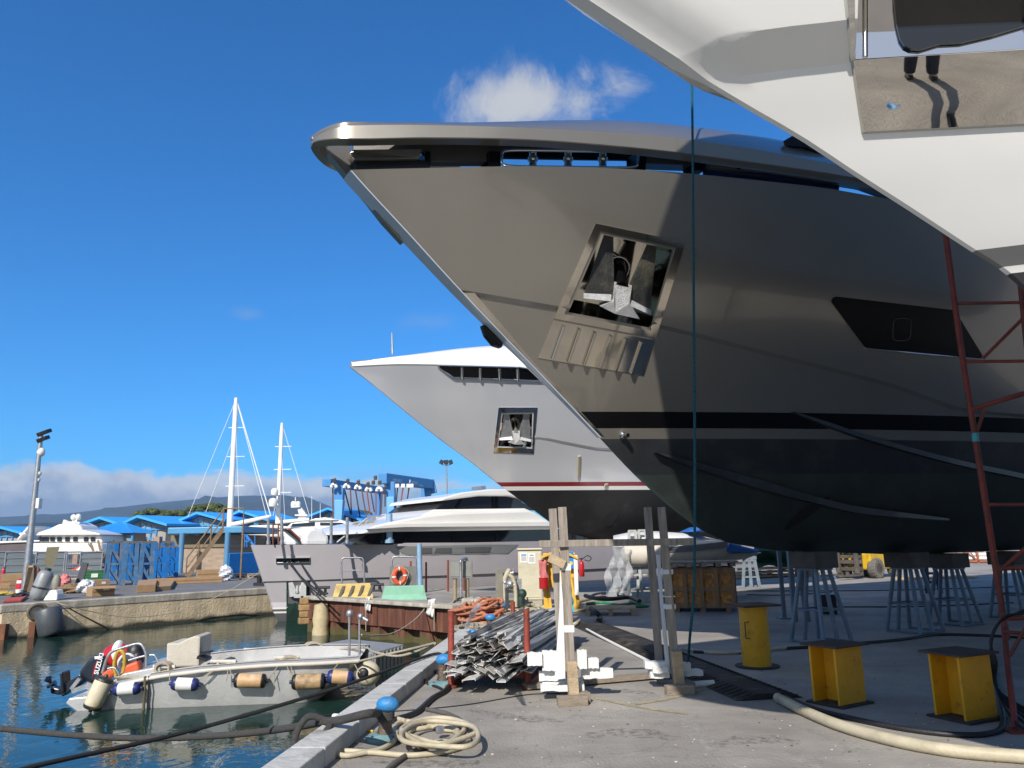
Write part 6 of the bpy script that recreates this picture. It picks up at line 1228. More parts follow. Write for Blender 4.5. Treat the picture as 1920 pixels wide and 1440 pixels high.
# ---------------- far quay clutter ----------------
def UB2(*a): return UB(*a)
BLU=M('trestle_blue_paint',(.008,.15,.46),.45,.05,.15,4,.06,dirt=(.08,.11,.13),dirtamt=.25,dscale=3); BLUF=M('faded_trestle_paint',(.05,.15,.30),.6,.05,.2,4,.08,dirt=(.22,.21,.18),dirtamt=.4,dscale=3)
def trestle(x0,x1,yb,yt,label,mat,dback=0.):
    q,w_,h_,rz=UB(x0,x1,yb,yt); ux,uy=yawv(rz); q=q+uy*dback; t=thing('boat_trestle',label,'trestle',q,rz+.1,'blue steel boat trestles'); d=w_*.9
    for sx in(-1,1):
        for sy in(0,1): b=MB(); b.beam((sx*w_*.5,sy*d,0),(sx*w_*.42,sy*d*.9+.05,h_),.17,.17,(0,1,0)); obj('leg',b,mat,t,local=True)
    b=MB()
    for sy in(0,1):
        b.beam((-w_*.47,sy*d,h_*.5),(w_*.47,sy*d,h_*.5),.09,.09); b.beam((-w_*.42,sy*d,h_*.95),(w_*.40,sy*d,h_*.52),.09,.12); b.beam((-w_*.44,sy*d,h_*.46),(w_*.46,sy*d,h_*.06),.09,.12)
    for sx in(-1,1): b.beam((sx*w_*.46,0,h_*.5),(sx*w_*.46,d,h_*.5),.09,.09); b.beam((sx*w_*.46,0,h_*.48),(sx*w_*.48,d,h_*.05),.09,.09)
    obj('brace',b,mat,t,local=True); b=MB(); b.box((0,d/2,h_+.03),(w_*.95,d*.95,.10)); obj('head_plate',b,M('trestle_head_plate',(.14,.13,.10),.7,.1,.3,5,.1),t,local=True); return t
for i,(x0,x1,yb,yt,m_,dk,lb) in enumerate(((200,224,1097,1018,BLUF,0,'faded grey blue boat trestle, leftmost of the front row'),(231,252,1097,1018,BLUF,0,'faded boat trestle second in the front row'),(262,282,1096,1018,BLUF,0,'boat trestle with a yellow patch, third in the front row'),(289,305,1086,1026,BLU,0,'short bright blue boat trestle, left of the two'),(312,330,1082,1026,BLU,0,'short bright blue boat trestle nearest the stairs'),
(212,234,1090,1017,BLU,1.6,'blue boat trestle behind the leftmost front one'),(243,262,1090,1017,BLU,1.6,'blue boat trestle behind the second front one'),(272,290,1088,1017,BLU,1.6,'blue boat trestle behind the yellow patched one'),(300,322,1084,1017,BLU,3.2,'tall blue boat trestle behind the two short ones'))): trestle(x0,x1,yb,yt,lb,m_,dk)
CARD=M('cardboard',(.36,.23,.12),.85,0,.12,4,.05); CARDD=M('brown_cardboard',(.26,.155,.08),.85,0,.15,4,.05)
def carton(x0,x1,yb,yt,label,mat=CARD,deep=.8,yaw=.25,lid=False,paper=False,tilt=0):
    q,w_,h_,rz=UB(x0,x1,yb,yt); t=thing('cardboard_box',label,'box',q,rz+yaw); b=MB(); b.box((0,deep*w_/2,h_/2),(w_*.92,w_*deep,h_)); obj('body',b,mat,t,local=True,bevel=.01)
    if lid:
        b=MB(); b.prism([V((-w_*.46,-.01,h_)),V((w_*.46,-.01,h_)),V((w_*.4,-w_*.3,h_*.8)),V((-w_*.5,-w_*.3,h_*.82))],V((0,0,.015))); obj('flap',b,mat,t,local=True)
    b=MB(); b.box((0,-.004,h_*.5),(w_*.9,.006,.05)); obj('tape',b,CARDD,t,local=True)
    if paper: b=MB(); b.box((w_*.1,-.008,h_*.72),(w_*.24,.006,h_*.2)); obj('paper_label',b,PAPER,t,local=True)
carton(172,215,1118,1100,'open cardboard box tipped near the far quay edge',paper=True,lid=True,yaw=.3)
carton(175,205,1108,1087,'cardboard box standing behind the tipped one',paper=True,yaw=.3)
carton(2,47,1104,1076,'wide brown cardboard box by the lamp post foot',deep=.5,yaw=0,mat=CARD); carton(8,32,1082,1066,'darker peaked cardboard box on the left behind the wide one',CARDD,yaw=.4); carton(17,36,1104,1091,'small cardboard box in front of the wide one',CARD,yaw=.2); carton(0,14,1112,1096,'cardboard box at the left picture edge by the lamp post',CARD,yaw=0.)
carton(291,418,1094,1083,'long flat cardboard carton with red print in front of the trestles',deep=.12,yaw=.12); carton(369,418,1085,1068,'brown open carton leaning on the long flat one',deep=.3,yaw=.15,lid=False); carton(278,292,1097,1086,'small carton end beside the long flat carton',yaw=.1)
q0=upto(G(354,1094),330,1090); 
def flatcard(px,label,z=.06):
    b=MB(); b.prism([G(x,y) for x,y in px],(0,0,z)); return obj('torn_cardboard',b,CARD,label=label,cat='cardboard',bevel=.01)
flatcard([(256,1112),(291,1110),(294,1099),(259,1100)],'torn flat cardboard sheet on the far quay, left piece',.28); flatcard([(293,1108),(320,1106),(327,1095),(300,1097)],'torn cardboard piece with white paper on the far quay',.16)
def blob(c,r,mat,name,label,cat,n=5,seed=0,sq=.6):
    rr=random.Random(seed); b=MB(); k=[(rr.uniform(2,6),rr.uniform(2,6),rr.uniform(0,6)) for i in range(6)]; NJ,NI=22,13; P=[]
    for i in range(NI+1):
        a=PI*i/NI; row=[]
        for j in range(NJ):
            t=2*PI*j/NJ; q=1+sum(.07*math.sin(f1*t+f2*a*1.6+ph) for f1,f2,ph in [(round(x),y,z) for x,y,z in k])+rr.uniform(-.05,.05); row.append(c+V((r[0]*.8*q*math.sin(a)*math.cos(t),r[1]*.8*q*math.sin(a)*math.sin(t),r[2]*(.46+.46*q*math.cos(a)))))
        P.append(row)
    b.grid(P,cj=True); return obj(name,b,mat,smooth=24,label=label,cat=cat)
PLW=M('white_plastic_film',(.62,.64,.68),.4,0,.12,5,.3)
blob(G(423,1089),(.42,.4,.75),PLW,'plastic_bag','white plastic rubbish bag beside the long carton','bag',6,3)
blob(G(160,1112),(.38,.35,.5),PLW,'plastic_wrap','crumpled clear plastic wrap beside the tipped box','plastic wrap',6,4)
blob(G(120,1104),(.30,.3,.62),M('pink_bag',(.62,.20,.18),.8,0,.1,5,.2),'pink_bag','pink sack beside the beige drum on the far quay','sack',5,5)
blob(G(135,1112),(.75,.4,.35),woodm('driftwood',(.2,.13,.07),.4),'wood_scraps','heap of dark wood scraps in front of the pink sack','scrap heap',9,6)
q,w_,h_,rz=UB(158,195,1088,1070); t=thing('green_crate','green plastic crate on the far quay left of the trestles','crate',q,rz); b=MB(); GC=M('green_crate_plastic',(.03,.16,.05),.5,0,.1,4,.03)
b.box((0,.3,h_*.5),(w_,.6,h_)); obj('body',b,GC,t,local=True,bevel=.02); b=MB()
for z in(.1,.35,.6,.95): b.box((0,.3,h_*z),(w_*1.04,.64,h_*.1))
obj('ribs',b,GC,t,local=True); b=MB(); b.box((0,-.03,h_*.5),(w_*.3,.02,h_*.4)); obj('label_sheet',b,PAPER,t,local=True)
# leaning grey boiler tank
c=G(73,1126); n=V((c.x,c.y,0)).normalized(); f=lambda x,y,d=0.:PL(x,y,c+n*d,n); t=thing('storage_tank','grey cylindrical storage tank leaning on the far quay edge','tank',c)
a0=f(68,1121);a1=f(88,1073); ax=(a1-a0); L_=ax.length; ax.normalize(); b=MB(); b.lathe([(0,-.05),(.15,-.04),(.22,.04),(.24,.15),(.24,L_-.10),(.20,L_+.0),(.09,L_+.06),(0,L_+.07)],a0,ax,20); obj('shell',b,M('tank_grey',(.26,.28,.29),.45,.1,.1,3,.05),t,smooth=45); b=MB(); b.lathe([(.243,L_*.35),(.25,L_*.36),(.25,L_*.42),(.243,L_*.43)],a0,ax,20); b.cyl(a1+ax*.03,a1+ax*.14,.1); obj('band',b,DKST,t,smooth=40)
b=MB(); b.prism([f(82,1060,.8),f(100,1063,.8),f(112,1025,.8),f(88,1026,.8)],n*.04); obj('mesh_mat',b,M('olive_mesh',(.26,.24,.15),.8,0,.15,30,.3),label='olive mesh panel leaning upright behind the grey tank',cat='panel')
b=MB(); q,w_,h_,rz=UB(97,112,1106,1078); b.lathe([(0,0),(w_*.4,0),(w_*.5,h_*.2),(w_*.5,h_*.7),(w_*.3,h_*.92),(w_*.2,h_)],q,n=14); obj('beige_drum',b,M('olive_drum',(.26,.25,.19),.6,0,.12,4,.08),smooth=40,label='olive beige drum between the grey tank and pink sack',cat='drum')
for x0,x1,yb,yt,m_,lb in((65,73,1092,1063,RUST,'rust red gas bottle behind the grey tank'),(0,7,1098,1063,REDX,'dark red gas bottle at the left picture edge')):
    q,w_,h_,rz=UB(x0,x1,yb,yt); b=MB(); b.lathe([(0,0),(w_*.5,0),(w_*.5,h_*.8),(w_*.3,h_*.92),(w_*.15,h_*.95),(w_*.15,h_)],q,n=14); obj('gas_bottle',b,m_,smooth=40,label=lb,cat='gas bottle')
q,w_,h_,rz=UB(29,42,1115,1105); b=MB(); b.lathe([(0,0),(w_*.42,0),(w_*.5,h_),(w_*.46,h_),(w_*.4,.05),(0,.05)],q,n=16); obj('white_bucket',b,WHITEP,smooth=40,label='white bucket below the red and white cone on the far quay',cat='bucket')
q,w_,h_,rz=UB(34,42,1106,1085); b=MB(); b.mat(0).cyl(q,q+V((0,0,h_*.6)),.2,.17); b.mat(1).cyl(q+V((0,0,h_*.6)),q+V((0,0,h_*.85)),.17,.16); b.mat(0).cyl(q+V((0,0,h_*.85)),q+V((0,0,h_)),.13,.12); obj('red_white_canister',b,[REDX,WHITEP],smooth=40,label='red and white canister standing near the lamp post',cat='canister')
q,w_,h_,rz=UB(80,106,1126,1107); b=MB(); b.prism([q+V((-w_*.5,0,0)),q+V((w_*.5,0,0)),q+V((w_*.38,.1,h_*.6)),q+V((w_*.2,.15,h_)),q+V((-w_*.25,.15,h_))],(0,.4,0)); obj('white_foam_scrap',b,FOAM,label='white chipped block beside the leaning grey tank',cat='block',bevel=.03)
b=MB(); b.prism([G(5,1131),G(40,1129),G(50,1122),G(15,1125)],(0,0,.08)); obj('red_mat',b,M('faded_red_mat',(.40,.07,.06),.85,0,.15,6,.1),label='faded red mat on the edge of the far quay',cat='mat',bevel=.02)
blob(G(72,1124),(.3,.2,.18),M('lime_strap',(.3,.5,.05),.7,0,.2,6,.1),'lime_strap','lime green strap bundle at the foot of the grey tank','strap',5,8); blob(G(38,1122),(.35,.2,.2),BLKV,'dark_bag','small dark bag on the red mat','bag',4,9)
blob(G(8,1116),(.5,.25,.15),M('yellow_rope_heap',(.5,.38,.08),.8,0,.15,20,.3),'yellow_rope','yellow rope heap at the left end of the far quay','rope',6,10)
b=MB(); b.beam(G(46,1110),f(58,1062,1.),.14,.06); obj('timber_plank',b,PALEW,label='pale plank leaning beside the lamp post',cat='plank'); b=MB(); b.beam(G(54,1108),upto(G(54,1108),58,1060),.25,.2); b.beam(G(60,1108),upto(G(60,1108),62,1064),.2,.2); obj('timber_stakes',b,woodm('brown_stake',(.16,.11,.07)),label='two brown timber stakes right of the lamp post',cat='stake')
b=MB(); b.beam(G(146,1100),upto(G(146,1100),160,1055),.3,.05); obj('dark_plank',b,M('slate_plank',(.05,.055,.065),.7,0,.2,4,.1),label='dark slate plank leaning left of the green crate',cat='plank')
for i in range(6):
    x=lerp(176,196,rnd.random()); c=G(x,1072+rnd.uniform(-2,2),.0); b=MB(); b.beam(c+V((0,0,.9)),c+V((rnd.uniform(-1.,1.),rnd.uniform(-.4,.4),rnd.uniform(1.3,2.3))),.16,.05); obj('broken_plank',b,woodm('splintered_wood',(.22,.15,.09)),label='splintered plank sticking up from behind the green crate',cat='plank',group='splintered planks behind the green crate')
q,w_,h_,rz=UB(134,166,1093,1062); t=thing('parasol','small orange and white parasol on the far quay','parasol',q); b=MB(); b.cyl(q,q+V((0,0,h_)),.03); obj('pole',b,RUST,t); b=MB()
for i in range(8): b.mat(i%2).add([q+V((0,0,h_+.05)),q+V((math.cos(i*PI/4)*w_*.55,math.sin(i*PI/4)*w_*.55,h_*.8)),q+V((math.cos((i+1)*PI/4)*w_*.55,math.sin((i+1)*PI/4)*w_*.55,h_*.8))],[(0,1,2)])
o=obj('canopy',b,[PAPER,ORNG],t,fixn=False); md=o.modifiers.new('s','SOLIDIFY'); md.thickness=.02
q,w_,h_,rz=UB(113,150,1100,1079); b=MB(); b.beam(q+V((-w_/2,0,h_*.7)),q+V((w_/2,0,h_*.72)),.7,.05,(0,0,1)); b.beam(q+V((-w_*.4,0,0)),q+V((-w_*.4,0,h_*.7)),.06,.06); b.beam(q+V((w_*.4,0,0)),q+V((w_*.4,0,h_*.7)),.06,.06); obj('trestle_table',b,PALEW,label='low wooden trestle table behind the pink sack',cat='table')
# lamp post
c=G(47,1108); tp_=upto(c,77,816); t=thing('lamp_post','tall galvanised lamp post with floodlights, cameras and a grey box','lamp post',c); ax=(tp_-c)
b=MB(); b.tube([c,c+ax*.35,c+ax],[.16,.13,.085],12); obj('pole',b,STEEL,t,smooth=50); k=mpp(c)
fl_=lambda x,y,d=0.:PL(x,y,c,V((c.x,c.y,0)).normalized())
for x,y,w_ in((83,811,.36),(81,823,.30)): b=MB(); p=fl_(x,y); b.box(p,(w_*1.3,.4,.16),R=Matrix.Rotation(-.35,3,'Y')@Matrix.Rotation(.3,3,'X')); b.cyl(p,fl_(76,y+6),.03); obj('floodlight',b,M('lamp_dark',(.03,.03,.035),.4,.3,.2,5,.05),t,bevel=.02)
for x,y,r in((77,848,.16),(76,843,.10),(73,888,.10),(71,900,.10),(76,834,.08)): b=MB(); b.ball(fl_(x,y),(r,r,r*1.2)); obj('camera_dome',b,WHITEP,t,smooth=60)
b=MB(); b.box(fl_(71,944),(.23,.25,.42)); b.box(fl_(66,944),(.1,.1,.3)); obj('junction_box',b,WHITEP,t,bevel=.02)
# fence of grey sheet panels and mesh
FEN=M('grey_fence_sheet',(.22,.25,.26),.5,.3,.12,2,.05,stretch=(.3,.3,6))
for i,(x0,x1,mesh_) in enumerate(((-40,8,0),(10,52,0),(54,66,1),(68,118,0),(120,148,1),(150,186,0))):
    q,w_,h_,rz=UB(x0,x1,1085,1035); t=thing('fence_panel',('grey sheet fence panel ' if not mesh_ else 'wire mesh fence panel ')+['at the left picture edge','left of the lamp post','right of the lamp post','behind the olive mesh','left of the parasol','nearest the blue trestles'][i],'fence panel',q,rz,'site fence panels'); b=MB()
    for x in(-w_/2,w_/2): b.cyl((x,0,0),(x,0,h_),.04)
    b.cyl((-w_/2,0,h_),(w_/2,0,h_),.035); b.cyl((-w_/2,0,.15),(w_/2,0,.15),.035); obj('frame',b,STEEL,t,local=True); b=MB()
    if mesh_:
        nn=int(w_/.12)
        for j in range(nn): b.box((-w_/2+w_*(j+.5)/nn,0,h_/2),(.02,.02,h_*.95))
        for j in range(5): b.box((0,0,h_*(j+.5)/5),(w_,.02,.02))
        obj('wires',b,STEEL,t,local=True)
    else:
        for j in range(8): b.box((0,.03*(j%2),h_*(j+.5)/8),(w_*.98,.03,h_/8*.97))
        obj('sheet',b,FEN,t,local=True)
# things on the wall
c=PL(84,1164,A+V((0,0,-.5)),qn); wn_=-qn; 
t=thing('hull_buoy','dark grey drum fender hanging on the far quay wall','fender',c); b=MB(); b.lathe([(0,-.42),(.3,-.42),(.38,-.34),(.38,.30),(.34,.38),(.2,.42),(0,.42)],c+wn_*.42,V((-.3,0,1)),18); obj('drum',b,M('dark_grey_fender',(.07,.08,.09),.45,0,.15,4,.06),t,smooth=45)
c2=PL(68,1147,A,qn)+wn_*.1; e1=qd; b=MB(); b.tube([c2+e1*(.26*math.cos(x))+V((0,0,.22*math.sin(x))) for x in [2*PI*i/20 for i in range(20)]],.05,8,closed=True); obj('mooring_ring',b,M('dusty_tyre',(.14,.12,.09),.85,0,.2,8,.15),smooth=60,label='dusty iron mooring ring on the far quay wall above the drum',cat='ring')
wp=lambda x,y,o=.06:PL(x,y,A+wn_*o,qn)
rope('wall_rope',[wp(110,1130),wp(150,1152),wp(212,1183,.1)],.025,ROPED,'dark rope slanting down the far quay wall into the water')
rope('long_pale_line',catmull([AY(486,1074,29.5),AY(420,1112,29),AY(340,1145,28),AY(250,1157,26.5),AY(180,1148,25.5),AY(120,1134,24.5),wp(104,1128,.02)],8),.014,ROPEC,'long slack pale line hanging along the far quay wall','line')
for x,lb in((38,'thin wire hanging down the left end of the far quay wall'),): rope('wall_wire',[wp(40,1132),wp(30,1160),wp(26,1196)],.015,ROPED,lb,'wire')
c=PL(28,1184,A+wn_*.05,qn)
for q_,lb in((-.35,'rust brown fender pad low on the far quay wall, left of two'),(.45,'rust brown fender pad low on the far quay wall, right of two')): b=MB(); b.beam(c+qd*q_+V((0,0,.25)),c+qd*q_+V((0,0,-.45)),.3,.18); obj('fender_pad',b,RUST,label=lb,cat='fender pad')
c=G(486,1098); b=MB(); b.box(c+V((0,0,.06)),(.4,.3,.12)); b.cyl(c,c+V((0,0,.4)),.1); b.cyl(c+V((-.25,0,.4)),c+V((.25,0,.4)),.08); obj('cleat',b,BLKV,label='black quay cleat beside the lilac bow on the far quay',cat='cleat')
for i,(x0,x1) in enumerate(((440,462),(464,492))):
    q,w_,h_,rz=UB(x0,x1,1084,1077); t=thing('pallet','stacked pale pallets %s'%('by the blue corrugated fence' if i==0 else 'half hidden behind the lilac bow'),'pallet',q,rz); b=MB()
    for z in(.03,.14,.2): b.box((0,.5,z),(w_,1.,.03))
    for x in(-1,0,1): b.box((x*w_*.42,.5,.09),(.1,1.,.1))
    obj('planks',b,PALEW,t,local=True)
# stairs gangway
t=thing('boarding_stairs','rusty steel boarding stairs with handrails leaning up right','stairs',G(352,1090)); c=G(352,1090)
s0=upto(c,348,1086); s1=upto(c,418,992); dv_=(s1-s0); sd=V((c.x,c.y,0)).normalized(); WST=M('rusty_tan_steel',(.22,.15,.09),.7,.2,.3,5,.1)
b=MB()
for o in(0,.8): b.beam(s0+sd*o,s1+sd*o,.06,.2)
obj('stringer',b,WST,t); b=MB()
for i in range(17): p=s0+dv_*((i+.5)/17); b.beam(p,p+sd*.8,.22,.04,(0,0,1))
obj('tread',b,WST,t); b=MB(); u0=V((0,0,1.0))
for o in(0,.8):
    b.cyl(s0+sd*o+u0,s1+sd*o+u0,.035); b.cyl(s0+sd*o+u0*.5,s1+sd*o+u0*.5,.025)
    for q_ in(0,.33,.66,1): p=s0+dv_*q_+sd*o; b.cyl(p,p+u0,.03)
e=s1+V((1.,0,0)); b.cyl(s1+u0,e+u0,.035); b.cyl(e,e+u0,.03); b.cyl(e,V((e.x,e.y,0)),.05); obj('handrail',b,WST,t)
# corrugated blue fence
q0=G(428,1084);q1=G(484,1080); h=zrow(q0.x,q0.y,1037); t=thing('corrugated_fence','bright blue corrugated metal fence behind the pallets','fence',q0); dd=(q1-q0); n_=V((-dd.y,dd.x,0)).normalized(); b=MB(); N=26*4
b.grid([[q0+dd*(i/N)+n_*(.07 if (i//2)%2 else -.0)+V((0,0,z)) for i in range(N+1)] for z in(0,h)]); o=obj('sheet',b,M('corrugated_blue',(.025,.29,.72),.4,.1,.12,3,.05),t); md=o.modifiers.new('s','SOLIDIFY'); md.thickness=.01
# ---------------- buildings ----------------
def bricks(nt,vec,c,p):
    b=nd(nt,'TexBrick',Scale=1.6); b.inputs['Color1'].default_value=(.40,.31,.22,1); b.inputs['Color2'].default_value=(.30,.21,.16,1); b.inputs['Mortar'].default_value=(.33,.28,.22,1); b.inputs['Mortar Size'].default_value=.012
    mp=nd(nt,'Mapping'); mp.inputs['Rotation'].default_value=(PI/2,0,0); nt.links.new(vec,mp.inputs[0]); nt.links.new(mp.outputs[0],b.inputs['Vector']); return mixc(nt,.85,c,b.outputs['Color'])
BRK=M('tan_block_wall',(.38,.30,.21),.85,0,.15,.6,.1,extra=bricks); ROOFB=M('sky_blue_roof',(.05,.38,.85),.4,.1,.06,1,.02); HWALL=M('pale_house_wall',(.35,.33,.30),.8,0,.08,1,.03); PINKP=M('pinkish_brick',(.36,.24,.18),.85,0,.15,1.5,.08,extra=None); HGLS=M('house_glass',(.26,.33,.36),.2,0,.3,.4,0,spec=.8); DRKB=M('dark_blue_trim',(.02,.05,.12),.5,0,.1,2,0); BLT=M('blue_trim',(.06,.28,.55),.5,0,.08,2,0)
def wall_thing(name,label,cat,x0,x1,yb,yt,Y=None): return UB(x0,x1,yb,yt)
# block building with flat blue canopy
Yb=52; P=lambda x,y,Y=Yb:AY(x,y,Y)
z0=0; a=P(318,1060);c=P(424,1060); zt=P(370,1003).z; t=thing('block_building','tan block building with flat sky blue canopy roof','building',V((a.x,a.y,0)))
b=MB(); b.box(((a.x+c.x)/2,Yb+4,zt/2),((c.x-a.x),8,zt)); obj('wall',b,BRK,t); a2=P(298,1000,Yb-2.2);c2=P(442,996,Yb-2.2)
b=MB(); b.box(((a2.x+c2.x)/2,Yb+3,zt+.28),((c2.x-a2.x),8.,.42)); obj('roof',b,M('canopy_blue',(.08,.28,.48),.45,.1,.06,1,.02),t,bevel=.05)
b=MB(); b.box(((a.x+c.x)/2+.0,Yb-.05,zt*.83),((c.x-a.x),.1,zt*.34)); obj('painted_shade_band',b,M('painted_wall_shade',(.20,.16,.10),.7,0,.1,2,.03),t)  # canopy shade on the upper wall, put in as a dark band
for x in(338,424): b=MB(); q=P(x,1060,Yb-1.6); b.cyl((q.x,q.y,0),(q.x,q.y,zt+.1),.17,n=14); obj('column',b,M('steel_blue_column',(.10,.25,.42),.45,.1,.06,1,.02),t,smooth=50)
def house(x0,xa,x1,ye0,ya,ye1,yb,Y,label,depth=6.,dirx=.38,front=True):
    "gable faces the viewer; the ridge runs back and to the right"
    A0=AY(x0,ye0,Y);Ap=AY(xa,ya,Y);A1=AY(x1,ye1,Y); rz_=math.atan2(.9,dirx); dv2=V((dirx,.9,0)).normalized()*depth; zw=min(A0.z,A1.z)
    t=thing('blue_roof_house',label,'house',V((Ap.x,Y,0)),0,'blue roofed harbour houses')
    for e0,e1,nm in((A0,Ap,'roof'),(Ap,A1,'roof')):
        sl_=(e1-e0); ov=sl_*.06; b=MB(); p0=e0-ov if nm and e0 is A0 else e0; p1=e1+ov if e1 is A1 else e1
        fo_=V((0,-1.2,0)); b.prism([p0+fo_,p1+fo_,p1+dv2,p0+dv2],(0,0,.28)); obj('roof',b,ROOFB,t)
    ins=(A1-A0)*.07
    b=MB(); b.prism([V((A0.x+ins.x,Y,0)),V((A1.x-ins.x,Y,0)),V((A1.x-ins.x,Y,zw)),V((Ap.x,Y,Ap.z-.25)),V((A0.x+ins.x,Y,zw))],dv2*.98); obj('wall',b,HWALL,t)
    W_=A1.x-A0.x
    b=MB(); g0=V((A0.x+ins.x*1.5,Y-.05,zw*.93));g1=V((A1.x-ins.x*1.5,Y-.05,zw*.93)); b.prism([g0,g1,V((Ap.x+W_*.02,Y-.05,Ap.z-.5))],(0,.08,0)); gl=obj('gable_glass',b,HGLS,t); b=MB()
    for q_ in(.2,.35,.5,.65,.8): x=lerp(g0.x,g1.x,q_); zt_=lerp(g0.z,Ap.z-.5,1-abs(x-Ap.x)/(W_*.5)); b.box((x,Y-.1,(zw*.6+zt_)/2),(.14,.1,max(.1,zt_-zw*.6)))
    b.box(((g0.x+g1.x)/2,Y-.1,zw*.93),(g1.x-g0.x,.12,.2)); obj('mullions',b,BLT,t)
    for q_ in(.02,.48,.80):
        x=lerp(A0.x,A1.x,q_)+.4; b=MB(); b.box((x,Y-1.0,zw*.36),(W_*.10,.8,zw*.72)); obj('brick_pillar',b,PINKP,t)
    b=MB(); b.box(((A0.x+A1.x)/2,Y-.9,zw*.50),(W_*.9,.10,.12)); b.box(((A0.x+A1.x)/2,Y-.9,zw*.68),(W_*.9,.10,.10))
    for j in range(16): b.box((lerp(A0.x,A1.x,.06+.88*j/15),Y-.9,zw*.59),(.07,.06,zw*.18))
    obj('balcony_rail',b,BLT,t); b=MB(); b.box(((A0.x+A1.x)/2,Y-.5,zw*.46),(W_*.92,1.2,.25)); obj('balcony_slab',b,HWALL,t)
    for q_ in(.2,.6): b=MB(); b.box((lerp(A0.x,A1.x,q_),Y-.03,zw*.22),(W_*.2,.06,zw*.3)); obj('window',b,HGLS,t)
    return t
house(150,196,240,989,973.5,988,1040,92,'blue roofed house behind the hip roofed kiosk')
house(228,266,318,989,971,986,1040,88,'blue roofed house left of the block building')
house(337,376,425,981,964.5,978,1040,92,'blue roofed house above the block building canopy')
house(432,455,508,972,961,978,1040,96,'blue roofed house right of the tall white mast')
house(578,618,680,972,956,978,1040,105,'blue roofed house behind the left travel lift leg')
house(-40,10,48,1000,991,1001,1040,100,'blue roofed house at the left picture edge')
house(66,92,135,1000,999,1005,1040,120,'dark blue roofed house behind the white motor yacht')
for i in range(3): pass
# kiosk with hip roof
Yk=70; a=AY(148,1001,Yk);c=AY(250,999,Yk); tp_=AY(203,986,Yk+3); t=thing('hip_roof_kiosk','kiosk with ribbed sky blue hip roof above the trestles','kiosk',V(((a.x+c.x)/2,Yk,0)))
b=MB(); w_=c.x-a.x; cx=(a.x+c.x)/2; zz_=a.z; b.add([(a.x,Yk,zz_),(c.x,Yk,zz_),(c.x,Yk+w_,zz_),(a.x,Yk+w_,zz_),(cx-w_*.06,Yk+w_*.5,zz_+w_*.22),(cx+w_*.06,Yk+w_*.5,zz_+w_*.22)],[(0,1,5,4),(1,2,5),(2,3,4,5),(3,0,4),(3,2,1,0)]); rf=obj('roof',b,ROOFB,t); b=MB()
for i in range(22): q_=(i+.5)/22; x=lerp(a.x,c.x,q_); tt=1-abs(q_-.5)*2*.94; b.beam((x,Yk-.02,zz_+.03),V((x,Yk-.02,zz_+.03)).lerp(V((cx+(x-cx)*.12/.94 if True else x,Yk+w_*.5,zz_+w_*.22)),1) if False else V((x,Yk+w_*.5*tt,zz_+.03+w_*.22*tt)),.06,.05,(0,0,1))
obj('seams',b,ROOFB,rf); b=MB(); b.box((cx+w_*.18,Yk+w_*.4,zz_*.5),(w_*.5,w_*.5,zz_)); obj('wall',b,PINKP,t); b=MB(); b.box((cx+w_*.18,Yk+w_*.13,zz_*.82),(w_*.46,.1,zz_*.25)); obj('window_band',b,HGLS,t)
for x in(.05,.95): b=MB(); b.cyl((lerp(a.x,c.x,x),Yk+.4,0),(lerp(a.x,c.x,x),Yk+.4,zz_),.12); obj('post',b,BLT,t)
# ---------------- boats behind ----------------
def sideboat(Y,parts,label,name,cat='yacht',grp=None):
    x0=min(p[0] for pa in parts for p in pa[1]);x1=max(p[0] for pa in parts for p in pa[1]); c=AY((x0+x1)/2,1030,Y); t=thing(name,label,cat,V((c.x,c.y,0)),0,grp)
    for nm,poly,d0,d1,mat,bev in parts:
        b=MB(); b.prism([AY(x,y,Y+d0) for x,y in poly],V((0,d1-d0,0))); obj(nm,b,mat,t,bevel=bev)
    return t
DGL=M('boat_window_dark',(.02,.03,.04),.15,0,.1,2,0); NVY=M('navy_hull',(.012,.014,.04),.25,0,.1,1,0,coat=.6); REDH=M('red_bottom_paint',(.20,.02,.02),.6,0,.15,2,.03); CRM=M('cream_superstructure',(.66,.62,.54),.35,0,.04,1,0)
t=sideboat(66,[('hull',[(50,1019),(60,1018),(190,1018),(192,1040),(60,1040)],0,6,WSS,.2),('deckhouse',[(72,1017),(76,1003),(110,1001),(190,1003),(192,1018)],.8,5.2,WSS,.15),('roof',[(66,1004),(72,998),(90,992),(110,988),(150,993),(185,1000),(188,1003)],.3,5.7,WSS,.25),('flybridge',[(85,994),(108,983),(135,979),(150,986),(155,994)],1.5,4.5,WSS,.2)]+[('window',[(x,1015.5),(x,1007),(x+8,1007),(x+8,1015.5)],.72,.9,DGL,0) for x in(74,83,94,107,122,137,157,170)],'white motor yacht with twin radar domes left of the trestles','motor_yacht')
b=MB(); Yr=68.5
b.prism([AY(x,y,Yr) for x,y in((132,988),(141,988),(146,966),(138,966))],(0,.6,0)); b.beam(AY(121,989,Yr),AY(133,987,Yr),.5,.2); b.beam(AY(128,979,Yr),AY(152,980,Yr),.5,.12); b.beam(AY(119,992,Yr),AY(124,975,Yr),.3,.3); b.beam(AY(117,990,Yr),AY(132,993,Yr),.4,.15); obj('radar_mast',b,WSS,t)
for x,y in((138,970),(147,969)): b=MB(); b.ball(AY(x,y,Yr),(.24,.24,.27)); obj('radar_dome',b,WSS,t,smooth=60)
